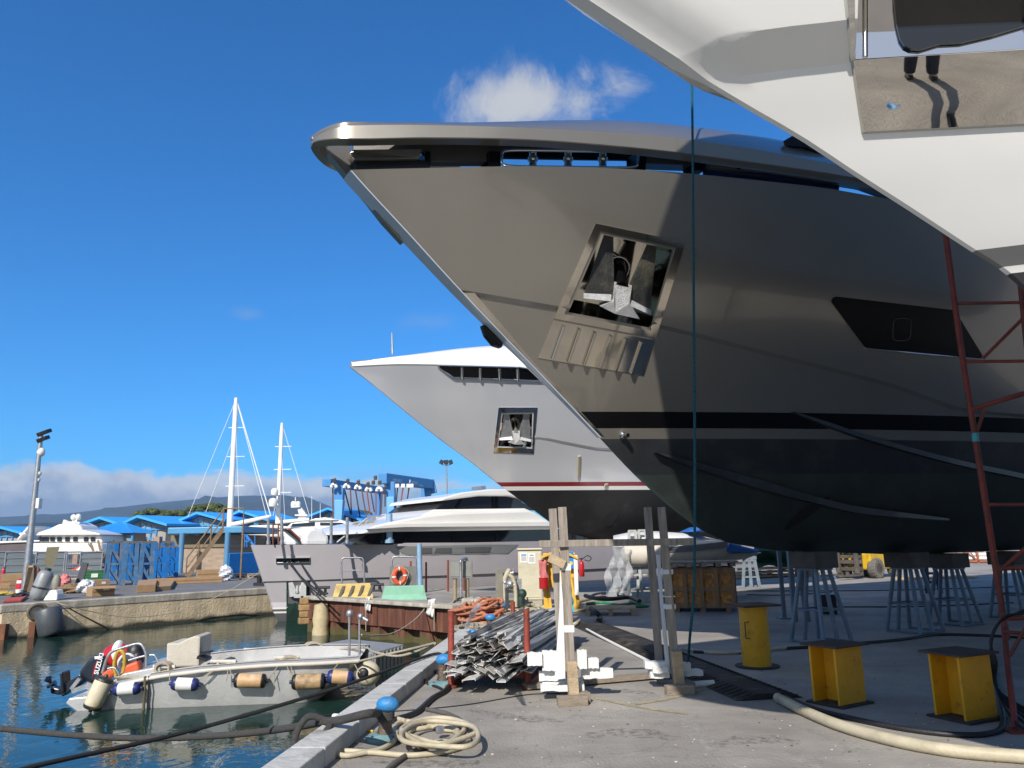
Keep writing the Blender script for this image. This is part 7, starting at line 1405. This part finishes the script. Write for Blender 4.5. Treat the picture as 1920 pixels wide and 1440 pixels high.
t=sideboat(75,[('hull',[(0,1018),(95,1013),(100,1016),(60,1040),(-40,1040),(-40,1018)],0,5,M('grey_brown_hull',(.12,.10,.10),.4,0,.1,1,0),.2),('deck',[(-40,1016),(0,1015),(95,1012),(95,1015),(0,1019),(-40,1020)],-.2,5.2,WSS,.1),('radar_arch',[(30,1012),(34,1012),(54,990),(54,985),(50,988)],1,4,WSS,.1),('radar',[(34,1003),(48,1002),(46,998),(36,999)],1,3,WSS,.2)],'white and brown yacht bow at the left picture edge','motor_yacht')
t=sideboat(60,[('hull',[(428,1028),(428,1004),(440,1002),(612,1004),(612,1028)],0,5,NVY,.1),('boot_stripe',[(428,1026.5),(428,1024),(612,1024),(612,1026.5)],-.06,5.06,WSS,0),('bottom',[(428,1040),(428,1027),(612,1027),(612,1040)],.05,4.95,REDH,0),('bulwark',[(428,1004),(445,996),(560,999),(612,1002),(612,1006),(428,1007)],-.05,5.05,CRM,.05),('deckhouse',[(436,1001),(455,990),(470,985),(500,986),(540,990),(560,1001)],.6,4.4,CRM,.2),('windscreen',[(478,990),(486,981),(503,981),(503,990)],1,4,DGL,.05),('deckhouse_roof',[(470,986),(500,984),(545,988),(545,991),(470,990)],.5,4.5,CRM,.05)]+[('window',[(x,999),(x+3,995),(x+9,995),(x+9,999)],.5,.7,DGL,0) for x in(444,462,474,490,506)],'navy hulled sailing yacht with red bottom, cream deckhouse and two white masts','sailing_yacht')
MST=M('mast_white',(.80,.80,.77),.35,0,.03,2,0)
for x0,y0,x1,y1,r,dy in((430,996,443,746,.24,2.5),(520,990,529,793,.19,2.5)):
    b=MB(); p0=AY(x0,y0,60+dy);p1=AY(x1,y1,60+dy); b.tube([p0,p0.lerp(p1,.9),p1],[r,r*.85,r*.6],10); ms_=obj('mast',b,MST,t,smooth=50); b=MB()
    for q_ in(.33,.55,.77): p=p0.lerp(p1,q_); b.cyl(p+V((-.5,0,0)),p+V((1.1*(1-q_*.3),0,0)),.035,n=6)
    obj('spreader',b,MST,ms_)
def line(par,a,c,r=.03,m=MST): return obj('stay',MB().cyl(a,c,r,n=5),m,par)
m1=AY(443,748,62.5); m2=AY(529,795,62.5)
line(t,m1,AY(508,968,62.5),.045);line(t,m1,AY(500,968,62.5),.025);line(t,m1,AY(352,970,62.5),.022);line(t,AY(440,815,62.5),AY(386,960,62.5),.02);line(t,AY(441,770,62.5),AY(448,960,61),.015); line(t,m2,AY(580,966,62.5),.02); line(t,AY(528,850,62.5),AY(534,975,61.5),.015); line(t,AY(526,900,62.5),AY(512,968,62.5),.02)
b=MB(); b.tube([AY(433,984,61),AY(470,976,61),AY(506,968,61)],[.18,.16,.12],8); obj('boom',b,MST,t,smooth=50); b=MB(); b.cyl(AY(522,979,61),AY(580,974,61),.14); obj('boom',b,MST,t,smooth=50)
for x,y,r in((515,922,.30),(512,942,.36)): b=MB(); b.lathe([(0,-r*.9),(r*.8,-r*.9),(r*.95,-r*.5),(r*.95,r*.3),(r*.7,r*.8),(0,r)],AY(x,y,61.5),n=14); b.beam(AY(x,y+r*22,61.5),AY(524,y+r*24,62.4),.2,.1); obj('radome',b,WSS,t,smooth=50)
t=sideboat(85,[('hull',[(520,1000),(525,992),(640,990),(700,996),(700,1030),(520,1030)],0,6,WSS,.2),('deckhouse',[(530,993),(545,981),(580,975),(600,972),(640,975),(660,984),(680,992)],.8,5,WSS,.2),('window_band',[(545,988),(548,982),(590,979),(590,986)],.72,.9,DGL,0),('window_band',[(600,985),(600,980),(640,980),(655,985)],.72,.9,DGL,0),('roof',[(575,977),(590,972),(610,970),(635,975)],.5,5.5,WSS,.15)],'white motor yacht with stepped radar mast behind the sailing yacht','motor_yacht')
b=MB(); Yr=88; b.prism([AY(x,y,Yr) for x,y in((558,974),(575,974),(572,962),(565,952),(558,955),(561,966))],(0,.8,0)); b.beam(AY(554,966,Yr),AY(577,966,Yr),.5,.15); b.beam(AY(547,951,Yr),AY(563,950,Yr),.6,.12); b.cyl(AY(554,945,Yr),AY(554,932,Yr),.06); obj('radar_mast',b,WSS,t)
for x,y in((550,945),(559,945)): b=MB(); b.lathe([(0,-.3),(.26,-.3),(.3,0),(.22,.25),(0,.34)],AY(x,y,Yr),n=12); obj('radar_dome',b,WSS,t,smooth=50)
for x,yt in((584.5,930),(600.5,943)): b=MB(); b.cyl(AY(x,975,86),AY(x,yt,86),.04,.02,6); obj('whip_antenna',b,MST,t)
# small blue stair by the lilac bow
b=MB()
for x in(459,463,478): b.cyl(AY(x,1026,45),AY(x,1003,45),.03)
b.beam(AY(462,1004,45),AY(478,1026,45),.06,.12); b.beam(AY(459,1015,45),AY(471,1015,45),.06,.06); b.cyl(AY(459,1003,45),AY(466,1003,45),.03); obj('access_stair',b,M('bright_blue_steel',(.03,.2,.55),.4,.1,.05,3,.02),label='small bright blue access stair left of the lilac bow',cat='stair')
# ---------------- travel lift ----------------
LB=M('lift_blue_paint',(.07,.25,.52),.45,.05,.08,.8,.02); LBD=M('lift_pale_panel',(.16,.42,.78),.45,.05,.05,.8,.02)
t=thing('travel_lift','big blue boat travel lift gantry with hanging slings','travel lift',AY(710,1030,105)*1)
t.location.z=0; WM[t]=Matrix.Translation(t.location)
def lb(name,a,c,w_,h_,mat=LB,par=t,tt=1.): b=MB(); b.beam(a,c,w_,h_,None,tt); return obj(name,b,mat,par,bevel=.05)
lb('beam',AY(612,905,100),AY(725,921,120),1.2,.95); rb=lb('beam',AY(717,897,100),AY(806,908,116),1.2,1.35); lb('beam',AY(806,900,116.5),AY(812,925,116.5),1.2,1.0)
lb('cross_beam',AY(708,897,120),AY(812,905,118),1.,.8) if False else None
def leg(xb,xt,yt,yb,wt,wbt,Y,mat=LB):
    a=AY(xt,yt,Y);c=AY(xb,yb,Y); c=V((c.x,c.y,0)); b=MB(); b.beam(a,c,wt,1.3,V((0,1,0)),wbt/wt); return obj('leg',b,mat,t,bevel=.04)
leg(632,637,911,1025,1.25,.6,101); leg(735,733,904,1010,1.15,.85,101.5); leg(706,708,915,1010,1.0,.8,119); leg(801,799,915,1010,1.45,1.0,116)
leg(633,637,938,1025,1.1,.55,100.3,LBD); leg(735,733,932,1010,.95,.8,100.8,LBD)
SLG=[M('sling_brown',(.12,.06,.04),.8,0,.2,2,.05),M('sling_grey',(.16,.15,.14),.8,0,.2,2,.05),M('sling_red',(.25,.05,.035),.8,0,.2,2,.05),M('sling_dark',(.04,.035,.035),.8,0,.2,2,.05)]
for x0,y0,x1,y1,k_ in((624,912,625,1015,0),(629,912,629,1020,1),(645,914,664,988,3),(657,914,660,985,0),(666,916,676,975,3),(678,917,688,975,0),(688,920,694,965,2),(695,921,702,960,3),(705,920,705,965,2),(717,920,714,970,0),(722,905,722,950,3),(746,910,741,960,3),(756,912,749,962,2),(767,914,761,955,3)):
    Y=101 if x0<640 or x0>722 else 105; b=MB(); b.beam(AY(x0,y0,Y),AY(x1,y1,Y),.17,.07); obj('sling',b,SLG[k_],t)
for x,y in((626,911),(650,912),(671,914),(691,918),(711,918)): b=MB(); b.tube(catmull([AY(x-5,y+3,99.5),AY(x-3,y-2,99.5),AY(x,y-3,99.5),AY(x+3,y-2,99.5),AY(x+5,y+3,99.5)],4),.22,6); obj('sling_block',b,WSS,t,smooth=50)
for x,y in((627,901),(652,902),(672,904),(690,908),(704,896),(700,905),(712,905)): b=MB(); b.box(AY(x,y,99.2),(.4,.4,.5)); b.box(AY(x+1,y-2,99.2),(.2,.3,.4)); obj('winch',b,DKST,t,bevel=.04)
b=MB(); 
for x in(745,756,766,772): b.box(AY(x,911,100.4),(.5,.4,.5))
obj('trolley',b,WSS,t,bevel=.05)
b=MB(); xa=AY(735,899,99.9);xb_=AY(800,906.5,112); dx_=(xb_-xa); o_=V((-0.02,-.78,0)); q_=AY(737,901,99.2); b.text('MBM 600 T',AY(737,901,99.3)+V((0,0,-.15)),dx_,V((0,0,1)),.62,off=.02,bold=.02); b.text('CIMOLAI',AY(770,905,105.3)+V((0,0,-.15)),dx_,V((0,0,1)),.62,off=.02,bold=.02); b.text('Technology',AY(785,908,108)+V((0,0,-.2)),dx_,V((0,0,1)),.34,off=.02); b.prism([AY(767,905,104.9),AY(769,905.5,104.9),AY(770,900,104.9),AY(768,899,104.9)],(0,.03,0)); obj('lettering',b,M('faded_lettering',(.38,.48,.60),.5),rb)
b=MB()
for x in(752,761): b.cyl(AY(x,965,99),AY(x,952,99),.06)
for y in(952,958,965): b.cyl(AY(752,y,99),AY(761,y,99),.05)
obj('access_cage',b,LBD,t)
# blue shed and floodlight mast
b=MB(); x0=AY(812,940,125);x1=AY(905,928,125); pts=[AY(812,944,125),AY(812,926,125),AY(848,918,125),AY(905,915,125),AY(905,944,125)]
b.prism(pts,(0,10,0)); obj('blue_shed',b,M('shed_blue',(.09,.36,.66),.5,.05,.1,.5,.05,stretch=(8,1,1)),label='sky blue corrugated shed behind the lilac deckhouse',cat='shed')
c=AY(841,1030,95); c.z=0; t=thing('floodlight_mast','slim mast with three dark floodlights above the lilac deckhouse','light mast',c); b=MB(); b.cyl(c,AY(837,872,95),.13,.08,8); b.beam(AY(830,872,95),AY(845,872,95),.12,.1); obj('pole',b,STEEL,t,smooth=50)
for x,a_ in((828,.5),(836.5,0),(845,-.3)): b=MB(); b.box(AY(x,866.5,94.8),(.5,.25,.55),R=Matrix.Rotation(a_,3,'Y')); obj('floodlight',b,MATS['lamp_dark'],t,bevel=.04)
# ---------------- umbrella pines ----------------
def leafy(nt,vec,c,p):
    n=nd(nt,'TexNoise',Scale=.9,Detail=4.); nt.links.new(vec,n.inputs['Vector']); r=ramp(nt,[(.35,.55),(.65,1.35)]); nt.links.new(n.outputs['Fac'],r.inputs[0]); return mixc(nt,1.,c,r.outputs[0],'MULTIPLY')
PINE=M('pine_foliage',(.075,.10,.022),.8,0,.35,6,0,extra=leafy); BARK=M('pine_bark',(.11,.07,.045),.9,0,.3,4,.2)
def pine(x0,x1,yt,yb,Y,label,seed):
    rr=random.Random(seed); c=AY((x0+x1)/2,(yt+yb)/2,Y); k=mpp(c); rx=(x1-x0)/2*k; h=(yb-yt)*k; t=thing('umbrella_pine',label,'pine tree',V((c.x,c.y,0)),0,'umbrella pines behind the blue roofs')
    b=MB(); base=V((c.x,c.y,0)); b.tube([base,base+V((.2,0,c.z*.5)),base+V((0,0,c.z-h*.4))],[.45,.38,.3],8)
    for i in range(9): a=rr.uniform(0,6.28); b.tube([base+V((0,0,c.z-h*.75)),base+V((math.cos(a)*rx*.35,math.sin(a)*rx*.35,c.z-h*.3)),base+V((math.cos(a)*rx*.7,math.sin(a)*rx*.7,c.z+h*.1))],[.2,.14,.06],6)
    obj('trunk',b,BARK,t,smooth=50); b=MB(); vs=[];fs=[]
    clumps=[]
    for i in range(34):
        a=rr.uniform(0,6.28); r=math.sqrt(rr.random())*.92; clumps.append(V((math.cos(a)*r*rx,math.sin(a)*r*rx,h*.42*(1-r*r)*.9-h*.22+rr.uniform(-.1,.1)*h)))
    for cl in clumps:
        cr=rr.uniform(.16,.27)*rx
        for i in range(230):
            d=V((rr.gauss(0,1),rr.gauss(0,1),rr.gauss(0,1))).normalized(); q=cl+V((d.x*cr,d.y*cr,d.z*cr*.48*(1 if d.z>0 else .6)))*rr.uniform(.75,1.05); q=c+q; s_=rr.uniform(.16,.34); e1=d.orthogonal().normalized(); e1=(e1*math.cos(i)+d.cross(e1)*math.sin(i)+d*rr.uniform(-.5,.5)).normalized(); e2=d.cross(e1).normalized()
            o_=len(vs); vs+=[q-e1*s_,q+e2*s_*.5,q+e1*s_,q-e2*s_*.5]; fs.append((o_,o_+1,o_+2,o_+3))
    b.add(vs,fs); obj('crown',b,PINE,t,fixn=False)
pine(257,320,951,972,150,'flat topped umbrella pine, leftmost of the pair over the roofs',1); pine(296,358,953,976,148,'umbrella pine in the middle between the two others',2); pine(356,440,941,966,155,'taller rounded umbrella pine behind the white mast',3)
pine(640,700,955,972,160,'low umbrella pine seen between the travel lift slings',4); pine(742,800,954,970,160,'umbrella pine framed by the right travel lift legs',5)
# distant tree masses along the shore
b=MB(); vs=[];fs=[]; rr=random.Random(5)
for i in range(5200):
    px=rr.uniform(-400,1500); Y=rr.uniform(330,520); top=6+5*math.sin(px*.013)+3*math.sin(px*.051+1); q=AY(px,1010,Y); q.z=rr.uniform(0,1)**.7*max(2.5,top)*rr.uniform(.6,1); s_=rr.uniform(.6,1.5); e1=V((rr.gauss(0,1),rr.gauss(0,1),rr.gauss(0,1))).normalized(); e2=e1.orthogonal().normalized(); o_=len(vs); vs+=[q-e1*s_,q+e2*s_,q+e1*s_,q-e2*s_]; fs.append((o_,o_+1,o_+2,o_+3))
b.add(vs,fs); obj('shore_trees',b,M('shore_foliage',(.05,.075,.025),.9,0,.3,.2,0),kind='stuff',fixn=False)
# ---------------- yard behind the keels ----------------
# chipboard crate on skids
def chip(nt,vec,c,p):
    v=nd(nt,'TexVoronoi',Scale=16.); nt.links.new(vec,v.inputs['Vector']); r=ramp(nt,[(0.,.6),(1.,1.3)]); sp=nd(nt,'SeparateXYZ'); nt.links.new(v.outputs['Color'],sp.inputs[0]); nt.links.new(sp.outputs['X'],r.inputs[0]); return mixc(nt,1.,c,r.outputs[0],'MULTIPLY')
OSB=M('chipboard',(.56,.25,.065),.75,0,.2,6,.08,extra=chip); CRW=woodm('crate_batten',(.32,.19,.10),.25)
c=G(1318,1147); rz=-.20; k=mpp(c); w_=118*k; h=zrow(c.x,c.y,1066); t=thing('shipping_crate','large chipboard shipping crate with dark battens on skids','crate',c,rz)
d=w_*.75; b=MB(); b.box((0,d/2,h*.5+.06),(w_,d,h*.86)); obj('panel',b,OSB,t,local=True)
b=MB()
for x in(-.5,-.26,.0,.24,.5):
    b.box((x*w_*.98,-.03,h*.5+.05),(.09,.06,h*.9))
for y in(.1,.5,.9):
    for s_ in(-1,1): b.box((s_*(w_/2+.03),d*y,h*.5+.05),(.06,.09,h*.9))
for z in(.12,.5,.92): b.box((0,-.02,h*z+.02),(w_*1.02,.035,.09)); b.box((-w_/2-.02,d/2,h*z+.02),(.035,d,.09)); b.box((w_/2+.02,d/2,h*z+.02),(.035,d,.09))
obj('batten',b,CRW,t,local=True); b=MB()
for x in(-.4,0,.4): b.box((x*w_,d/2,.05),(.12,d*1.02,.10))
obj('skid',b,CRW,t,local=True); b=MB(); b.box((0,d/2,h+.0),(w_*1.03,d*1.04,.05)); obj('lid',b,CRW,t,local=True)
for i,(x,y,lb) in enumerate(((1330,1062,'grey pallet board stack lying on top of the shipping crate'),)):
    b=MB(); top=V((c.x,c.y,h+.03)); 
    for j in range(5): b.box(top+V((-.5+.32*j,.3,.05)),(.12,1.,.08),rz)
    b.box(top+V((.15,.35,.11)),(1.5,1.,.03),rz); obj('board_stack',b,GREYW,label=lb,cat='boards')
# trestle group of light grey stands
LGS=M('pale_grey_stand_paint',(.36,.38,.37),.5,.1,.1,4,.04)
def astand(x0,x1,yb,yt,label):
    q,w_,h_,rz=UB(x0,x1,yb,yt); t=thing('yacht_stand',label,'stand',q,rz,'pale grey stands under the silver yacht'); tw=w_*.42
    for sx in(-1,1):
        for sy in(-1,1): b=MB(); b.beam((sx*w_/2,sy*w_/2+.3,0),(sx*tw/2,sy*tw/2+.3,h_),.075,.075,(0,1,0)); obj('leg',b,LGS,t,local=True)
    b=MB()
    for z in(.18,.38,.62): 
        ww=lerp(w_,tw,z)
        for s_ in(-1,1): b.beam((-ww/2,s_*ww/2+.3,h_*z),(ww/2,s_*ww/2+.3,h_*z),.05,.05); b.beam((s_*ww/2,-ww/2+.3,h_*z),(s_*ww/2,ww/2+.3,h_*z),.05,.05)
    b.box((0,.3,h_),(tw*1.3,tw*1.3,.05)); obj('brace',b,LGS,t,local=True)
astand(1178,1206,1131,995,'pale grey lattice stand, left of the pair under the silver keel'); astand(1196,1226,1130,994,'pale grey lattice stand, right of the pair under the silver keel')
# wrapped inflatable boat with blue tarp
WRAP=M('shrink_wrap_white',(.72,.73,.74),.28,0,.06,2,.25); RIBB=M('rib_tube_beige',(.56,.52,.44),.5,0,.06,3,.04); TARP=M('blue_tarpaulin',(.02,.14,.48),.5,0,.12,3,.2)
Yr=20.5; c=AY(1290,1060,Yr); t=thing('wrapped_tender','beige ribbed tender in white shrink wrap with blue tarps, on trestles','tender',V((c.x,Yr,0)))
P=lambda x,y,d=0.:AY(x,y,Yr+d)
b=MB(); rows=[]
prof=[(1150,1004,1050),(1180,998,1058),(1230,996,1060),(1290,1000,1060),(1340,1010,1052),(1380,1022,1044),(1412,1033,1040)]
for x,yt,yb in prof:
    r=[]; k=mpp(P(x,yt)); hw=1.1 if x<1300 else lerp(1.1,.25,(x-1300)/112)
    for j in range(9):
        a=PI*j/8; y=lerp(yt,yb,.0+.45*(1-math.sin(a))) ; r.append(P(x,y,1.1-hw*math.cos(a)))
    rows.append(r)
b.grid(rows); o=obj('wrap',b,WRAP,t,smooth=60); md=o.modifiers.new('s','SOLIDIFY'); md.thickness=.02
b=MB(); b.tube(catmull([P(1168,1040,-.1),P(1215,1041,-.1),P(1280,1036,-.05),P(1340,1031,.05),P(1362,1024,.3),P(1380,1020,.7)],6),[.30]*12+[.30-.008*i for i in range(19)],12); obj('tube',b,RIBB,t,smooth=60)
b=MB()
for z in(0,1,2,3): b.tube(catmull([P(1250,1027+z*3,-.36),P(1310,1022+z*3,-.33),P(1364,1016+z*3,-.2)],6),.02,6)
obj('rub_strip',b,M('grey_strip',(.18,.19,.21),.5),t,smooth=60)
b=MB(); b.prism([P(1290,1054,.2),P(1360,1038,.2),P(1415,1036,.4),P(1430,1036,.5),P(1400,1048,.4),P(1340,1056,.3),P(1280,1060,.2)],(0,1.2,0)); obj('keel',b,RIBB,t,bevel=.06)
b=MB(); b.prism([P(1362,1032,-.1),P(1368,1018,-.1),P(1425,1032,.2),P(1420,1036,.1),P(1366,1036,-.1)],(0,1.8,0)); b.prism([P(1290,997,.3),P(1312,987,.6),P(1330,998,.3)],(0,1.2,0)); obj('tarp',b,TARP,t,bevel=.03)
b=MB(); b.grid([[P(lerp(1148,1184,i/8)+6*math.sin(i*2+j)-j*(8-i)*.25,lerp(1028,1118,j/8)-3*math.cos(i*1.3),-.5+.1*math.sin(i*1.9+j*.7)) for i in range(9)] for j in range(9)]); o=obj('plastic_sheet',b,CLEAR,smooth=70,label='clear plastic sheet hanging from the wrapped tender left of the stands',cat='plastic sheet')
for x0,x1,yb,yt,lb in((1394,1424,1102,1046,'grey trestle under the bow of the wrapped tender'),(1245,1275,1095,1060,'grey trestle under the middle of the wrapped tender')):
    q,w_,h_,rz=UB(x0,x1,yb,yt); t=thing('boat_stand',lb,'stand',q,rz); 
    for sx in(-1,0,1): b=MB(); b.beam((sx*w_*.5,.2,0),(sx*w_*.3,.2,h_),.1,.1,(0,1,0)); obj('leg',b,GREYP,t,local=True)
    b=MB(); b.beam((-w_*.45,.2,h_),(w_*.45,.2,h_),.12,.1); b.beam((-w_*.45,.2,h_*.35),(w_*.45,.2,h_*.35),.06,.06); obj('top_bar',b,GREYP,t,local=True)
# green tarp over racks
q,w_,h_,rz=UB(1420,1500,1082,1030); ux,uy=yawv(rz); b=MB(); b.grid([[q+ux*lerp(-w_/2,w_/2,i/10)+uy*(.3*math.sin(j*.8)+.1*math.sin(i*1.5+j))+V((0,0,lerp(h_*.22+ .25*abs(math.sin(i*.5)),h_+.15,j/8))) for i in range(11)] for j in range(9)]); b.grid([[q+ux*lerp(-w_/2,w_/2,i/10)+uy*(.3*math.sin(6.4)+j*.5)+V((0,0,h_+.15+.05*math.sin(i))) for i in range(11)] for j in range(4)]); o=obj('green_tarp',b,M('green_tarpaulin',(.01,.07,.045),.6,0,.2,3,.2),smooth=60,label='dark green tarpaulin draped over stored timber behind the stands',cat='tarp'); md=o.modifiers.new('s','SOLIDIFY'); md.thickness=.02
for i in range(5):
    q,w_,h_,rz=UB(1390+i*20,1412+i*20,1086-i,1074-i); b=MB()
    for z in range(3): b.box(q+V((rnd.uniform(-.1,.1),.5,.08+z*.14)),(w_*1.3,1.,.06),rz)
    for x in(-.4,.4): b.box(q+V((x*w_,.5,.14)),(.12,.9,.24),rz)
    obj('timber_stack',b,PALEW,label='low stack of planks and bearers below the green tarp',cat='timber',group='timber stacks below the green tarp')
# forklift
c=G(1643,1085); rz=.62; t=thing('forklift','yellow forklift truck with dusty tyres and lowered forks, parked facing left','forklift',c,rz); k=mpp(c); print('fork k',k)
FY=M('forklift_yellow',(.66,.42,.02),.4,.0,.06,3,.03,dirt=(.3,.2,.05),dirtamt=.2); TYR=M('dusty_tyre_rubber',(.16,.15,.135),.85,0,.15,8,.15)
b=MB(); b.box((.95,.75,.62),(1.9,1.2,.62)); b.box((1.55,.75,1.05),(.9,1.2,.55)); obj('body',b,FY,t,local=True,bevel=.06)
b=MB(); b.box((1.55,.75,1.25),(.95,1.22,.5)); obj('counterweight',b,FY,t,local=True,bevel=.1)
b=MB()
for x,y in((.15,.2),(.15,1.3),(1.35,.2),(1.35,1.3)): b.beam((x,y,.9),(x+(.2 if x<1 else 0),y,2.15),.08,.08)
b.box((.85,.75,2.18),(1.3,1.2,.08)); obj('overhead_guard',b,FY,t,local=True)
b=MB(); b.box((.95,.75,1.15),(.5,.5,.12)); b.box((1.18,.75,1.45),(.12,.5,.6)); obj('seat',b,BLKV,t,local=True,bevel=.03)
MSTL=M('grimy_mast_steel',(.14,.12,.10),.6,.3,.3,5,.1); b=MB()
for y in(.35,.6,.9,1.15): b.beam((-.35,y,.12),(-.3,y,2.2),.09,.12,(0,1,0))
for z in(.35,.8,1.3,2.1): b.box((-.4,.75,z),(.08,.95,.12))
obj('mast',b,MSTL,t,local=True); b=MB()
for y in(.38,1.12): b.box((-.55,y,.75),(.08,.16,1.1)); b.box((-1.1,y,.14),(1.15,.15,.06))
b.box((-.48,.75,.62),(.06,1.1,.14)); b.box((-.48,.75,1.02),(.06,1.1,.14)); obj('fork_carriage',b,MSTL,t,local=True)
for x,y,r in((.25,.12,.36),(.25,1.40,.36),(1.65,.18,.30),(1.65,1.34,.30)):
    b=MB(); b.lathe([(r*.55,-.15),(r*.92,-.15),(r,-.09),(r,.09),(r*.92,.15),(r*.55,.15),(r*.55,-.15)],(x,y,r),(0,1,0),24); 
    for j in range(20): a=2*PI*j/20; b.beam((x+r*.99*math.cos(a),y-.13,r+r*.99*math.sin(a)),(x+r*.99*math.cos(a+.1),y+.0,r+r*.99*math.sin(a+.1)),.05,.04,(math.cos(a),0,math.sin(a)))
    tw=obj('tyre',b,TYR,t,local=True,smooth=40); b=MB(); b.lathe([(0,-.10),(r*.3,-.10),(r*.5,-.05),(r*.56,-.11),(r*.56,.1),(0,.1)],(x,y,r),(0,1,0),18); obj('rim',b,M('wheel_rim_grey',(.28,.27,.25),.6,.1,.15,6,.05),tw,local=True,smooth=40)
# racks and pipes far right
q,w_,h_,rz=UB(1798,1842,1056,1024); t=thing('pipe_rack','rust red rack with diagonal braces and pale pipes','rack',q,rz); b=MB()
for x in(-.5,-.1,.3):
    b.beam((x*w_,0,0),(x*w_,0,h_),.1,.1); b.beam((x*w_,1.,0),(x*w_,1.,h_),.1,.1)
b.beam((-.5*w_,0,0),(-.1*w_,0,h_),.07,.07); b.beam((-.1*w_,0,h_),(.3*w_,0,0),.07,.07); b.beam((-.5*w_,0,h_*.98),(.6*w_,0,h_*.98),.1,.1); b.beam((-.5*w_,0,.1),(.6*w_,0,.1),.1,.1); obj('frame',b,M('rack_orange_red',(.30,.09,.04),.6,.1,.2,4,.06),t,local=True)
for i in range(7): b=MB(); b.cyl((-.3*w_,.2+.1*i,.25+.2*(i%4)),(1.1*w_,.2+.1*i,.25+.2*(i%4)),.1,n=10); obj('pipe',b,WSS,t,local=True,smooth=50)
for x0,x1,yb,yt,lb in((1500,1545,1080,1060,'row of pale timber crates in the sun behind the forklift mast'),(1842,1880,1050,1036,'heap of pale boards right of the pipe rack'),(1690,1850,1086,1081,'long line of orange and white trestle feet in the sun')):
    q,w_,h_,rz=UB(x0,x1,yb,yt); b=MB()
    for j in range(6): b.box(q+V((w_*(-.42+.165*j),.5,h_*rnd.uniform(.3,.5))),(w_*.14,.9,h_*rnd.uniform(.6,1.)),rz+rnd.uniform(-.15,.15))
    obj('timber_crates',b,PALEW,label=lb,cat='timber',bevel=.02)
for x0,x1,yb,yt,lb in((1735,1762,1112,1030,'dark blue tall boat prop behind the third yacht stand'),):
    q,w_,h_,rz=UB(x0,x1,yb,yt); t=thing('boat_prop',lb,'prop',q,rz); b=MB(); DB=M('dark_blue_prop_paint',(.03,.05,.11),.5,.1,.15,4,.05)
    b.beam((-w_*.3,0,0),(-w_*.05,0,h_+.6),.12,.12); b.beam((w_*.5,0,0),(w_*.05,0,h_+.6),.12,.12)
    for z in(.25,.45,.65): b.beam((-w_*.3+w_*.25*z,0,h_*z),(w_*.5-w_*.4*z,0,h_*z),.06,.06)
    obj('frame',b,DB,t,local=True)
# long buildings closing the yard far off
for x0,x1,yt,Y,lb,m_ in((1380,1700,1000,75,'long pale warehouse far behind the keels','pale_shed'),(1700,2150,985,70,'long pale blue warehouse far right behind the keels','blue_shed2')):
    a=AY(x0,yt,Y);c=AY(x1,yt,Y); t=thing('warehouse',lb,'warehouse',V(((a.x+c.x)/2,Y,0))); b=MB(); b.box(((a.x+c.x)/2,Y+8,a.z/2+1),(c.x-a.x,16,a.z+2)); obj('wall',b,M(m_,(.42,.42,.40) if m_[0]=='p' else (.22,.34,.45),.7,.0,.08,.5,.03,stretch=(6,1,1)),t)
    for i in range(7): b=MB(); b.box((lerp(a.x,c.x,(i+.5)/7),Y-.02,1.7),((c.x-a.x)/10,.1,3.4)); obj('door',b,M('shed_door_grey',(.20,.21,.22),.6,.1,.1,1,.03),t)
# ---------------- haze over the distance ----------------
hm=bpy.data.materials.new('haze_air'); hm.use_nodes=True; nt=hm.node_tree; nt.nodes.clear(); ou=nt.nodes.new('ShaderNodeOutputMaterial'); pv=nt.nodes.new('ShaderNodeVolumePrincipled'); pv.inputs['Color'].default_value=(.42,.66,1,1); pv.inputs['Density'].default_value=1.3e-4; pv.inputs['Anisotropy'].default_value=.0; nt.links.new(pv.outputs[0],ou.inputs['Volume'])
b=MB(); b.box((0,1900,171),(9000,4600,350)); hz_=obj('haze',b,hm,kind='stuff');
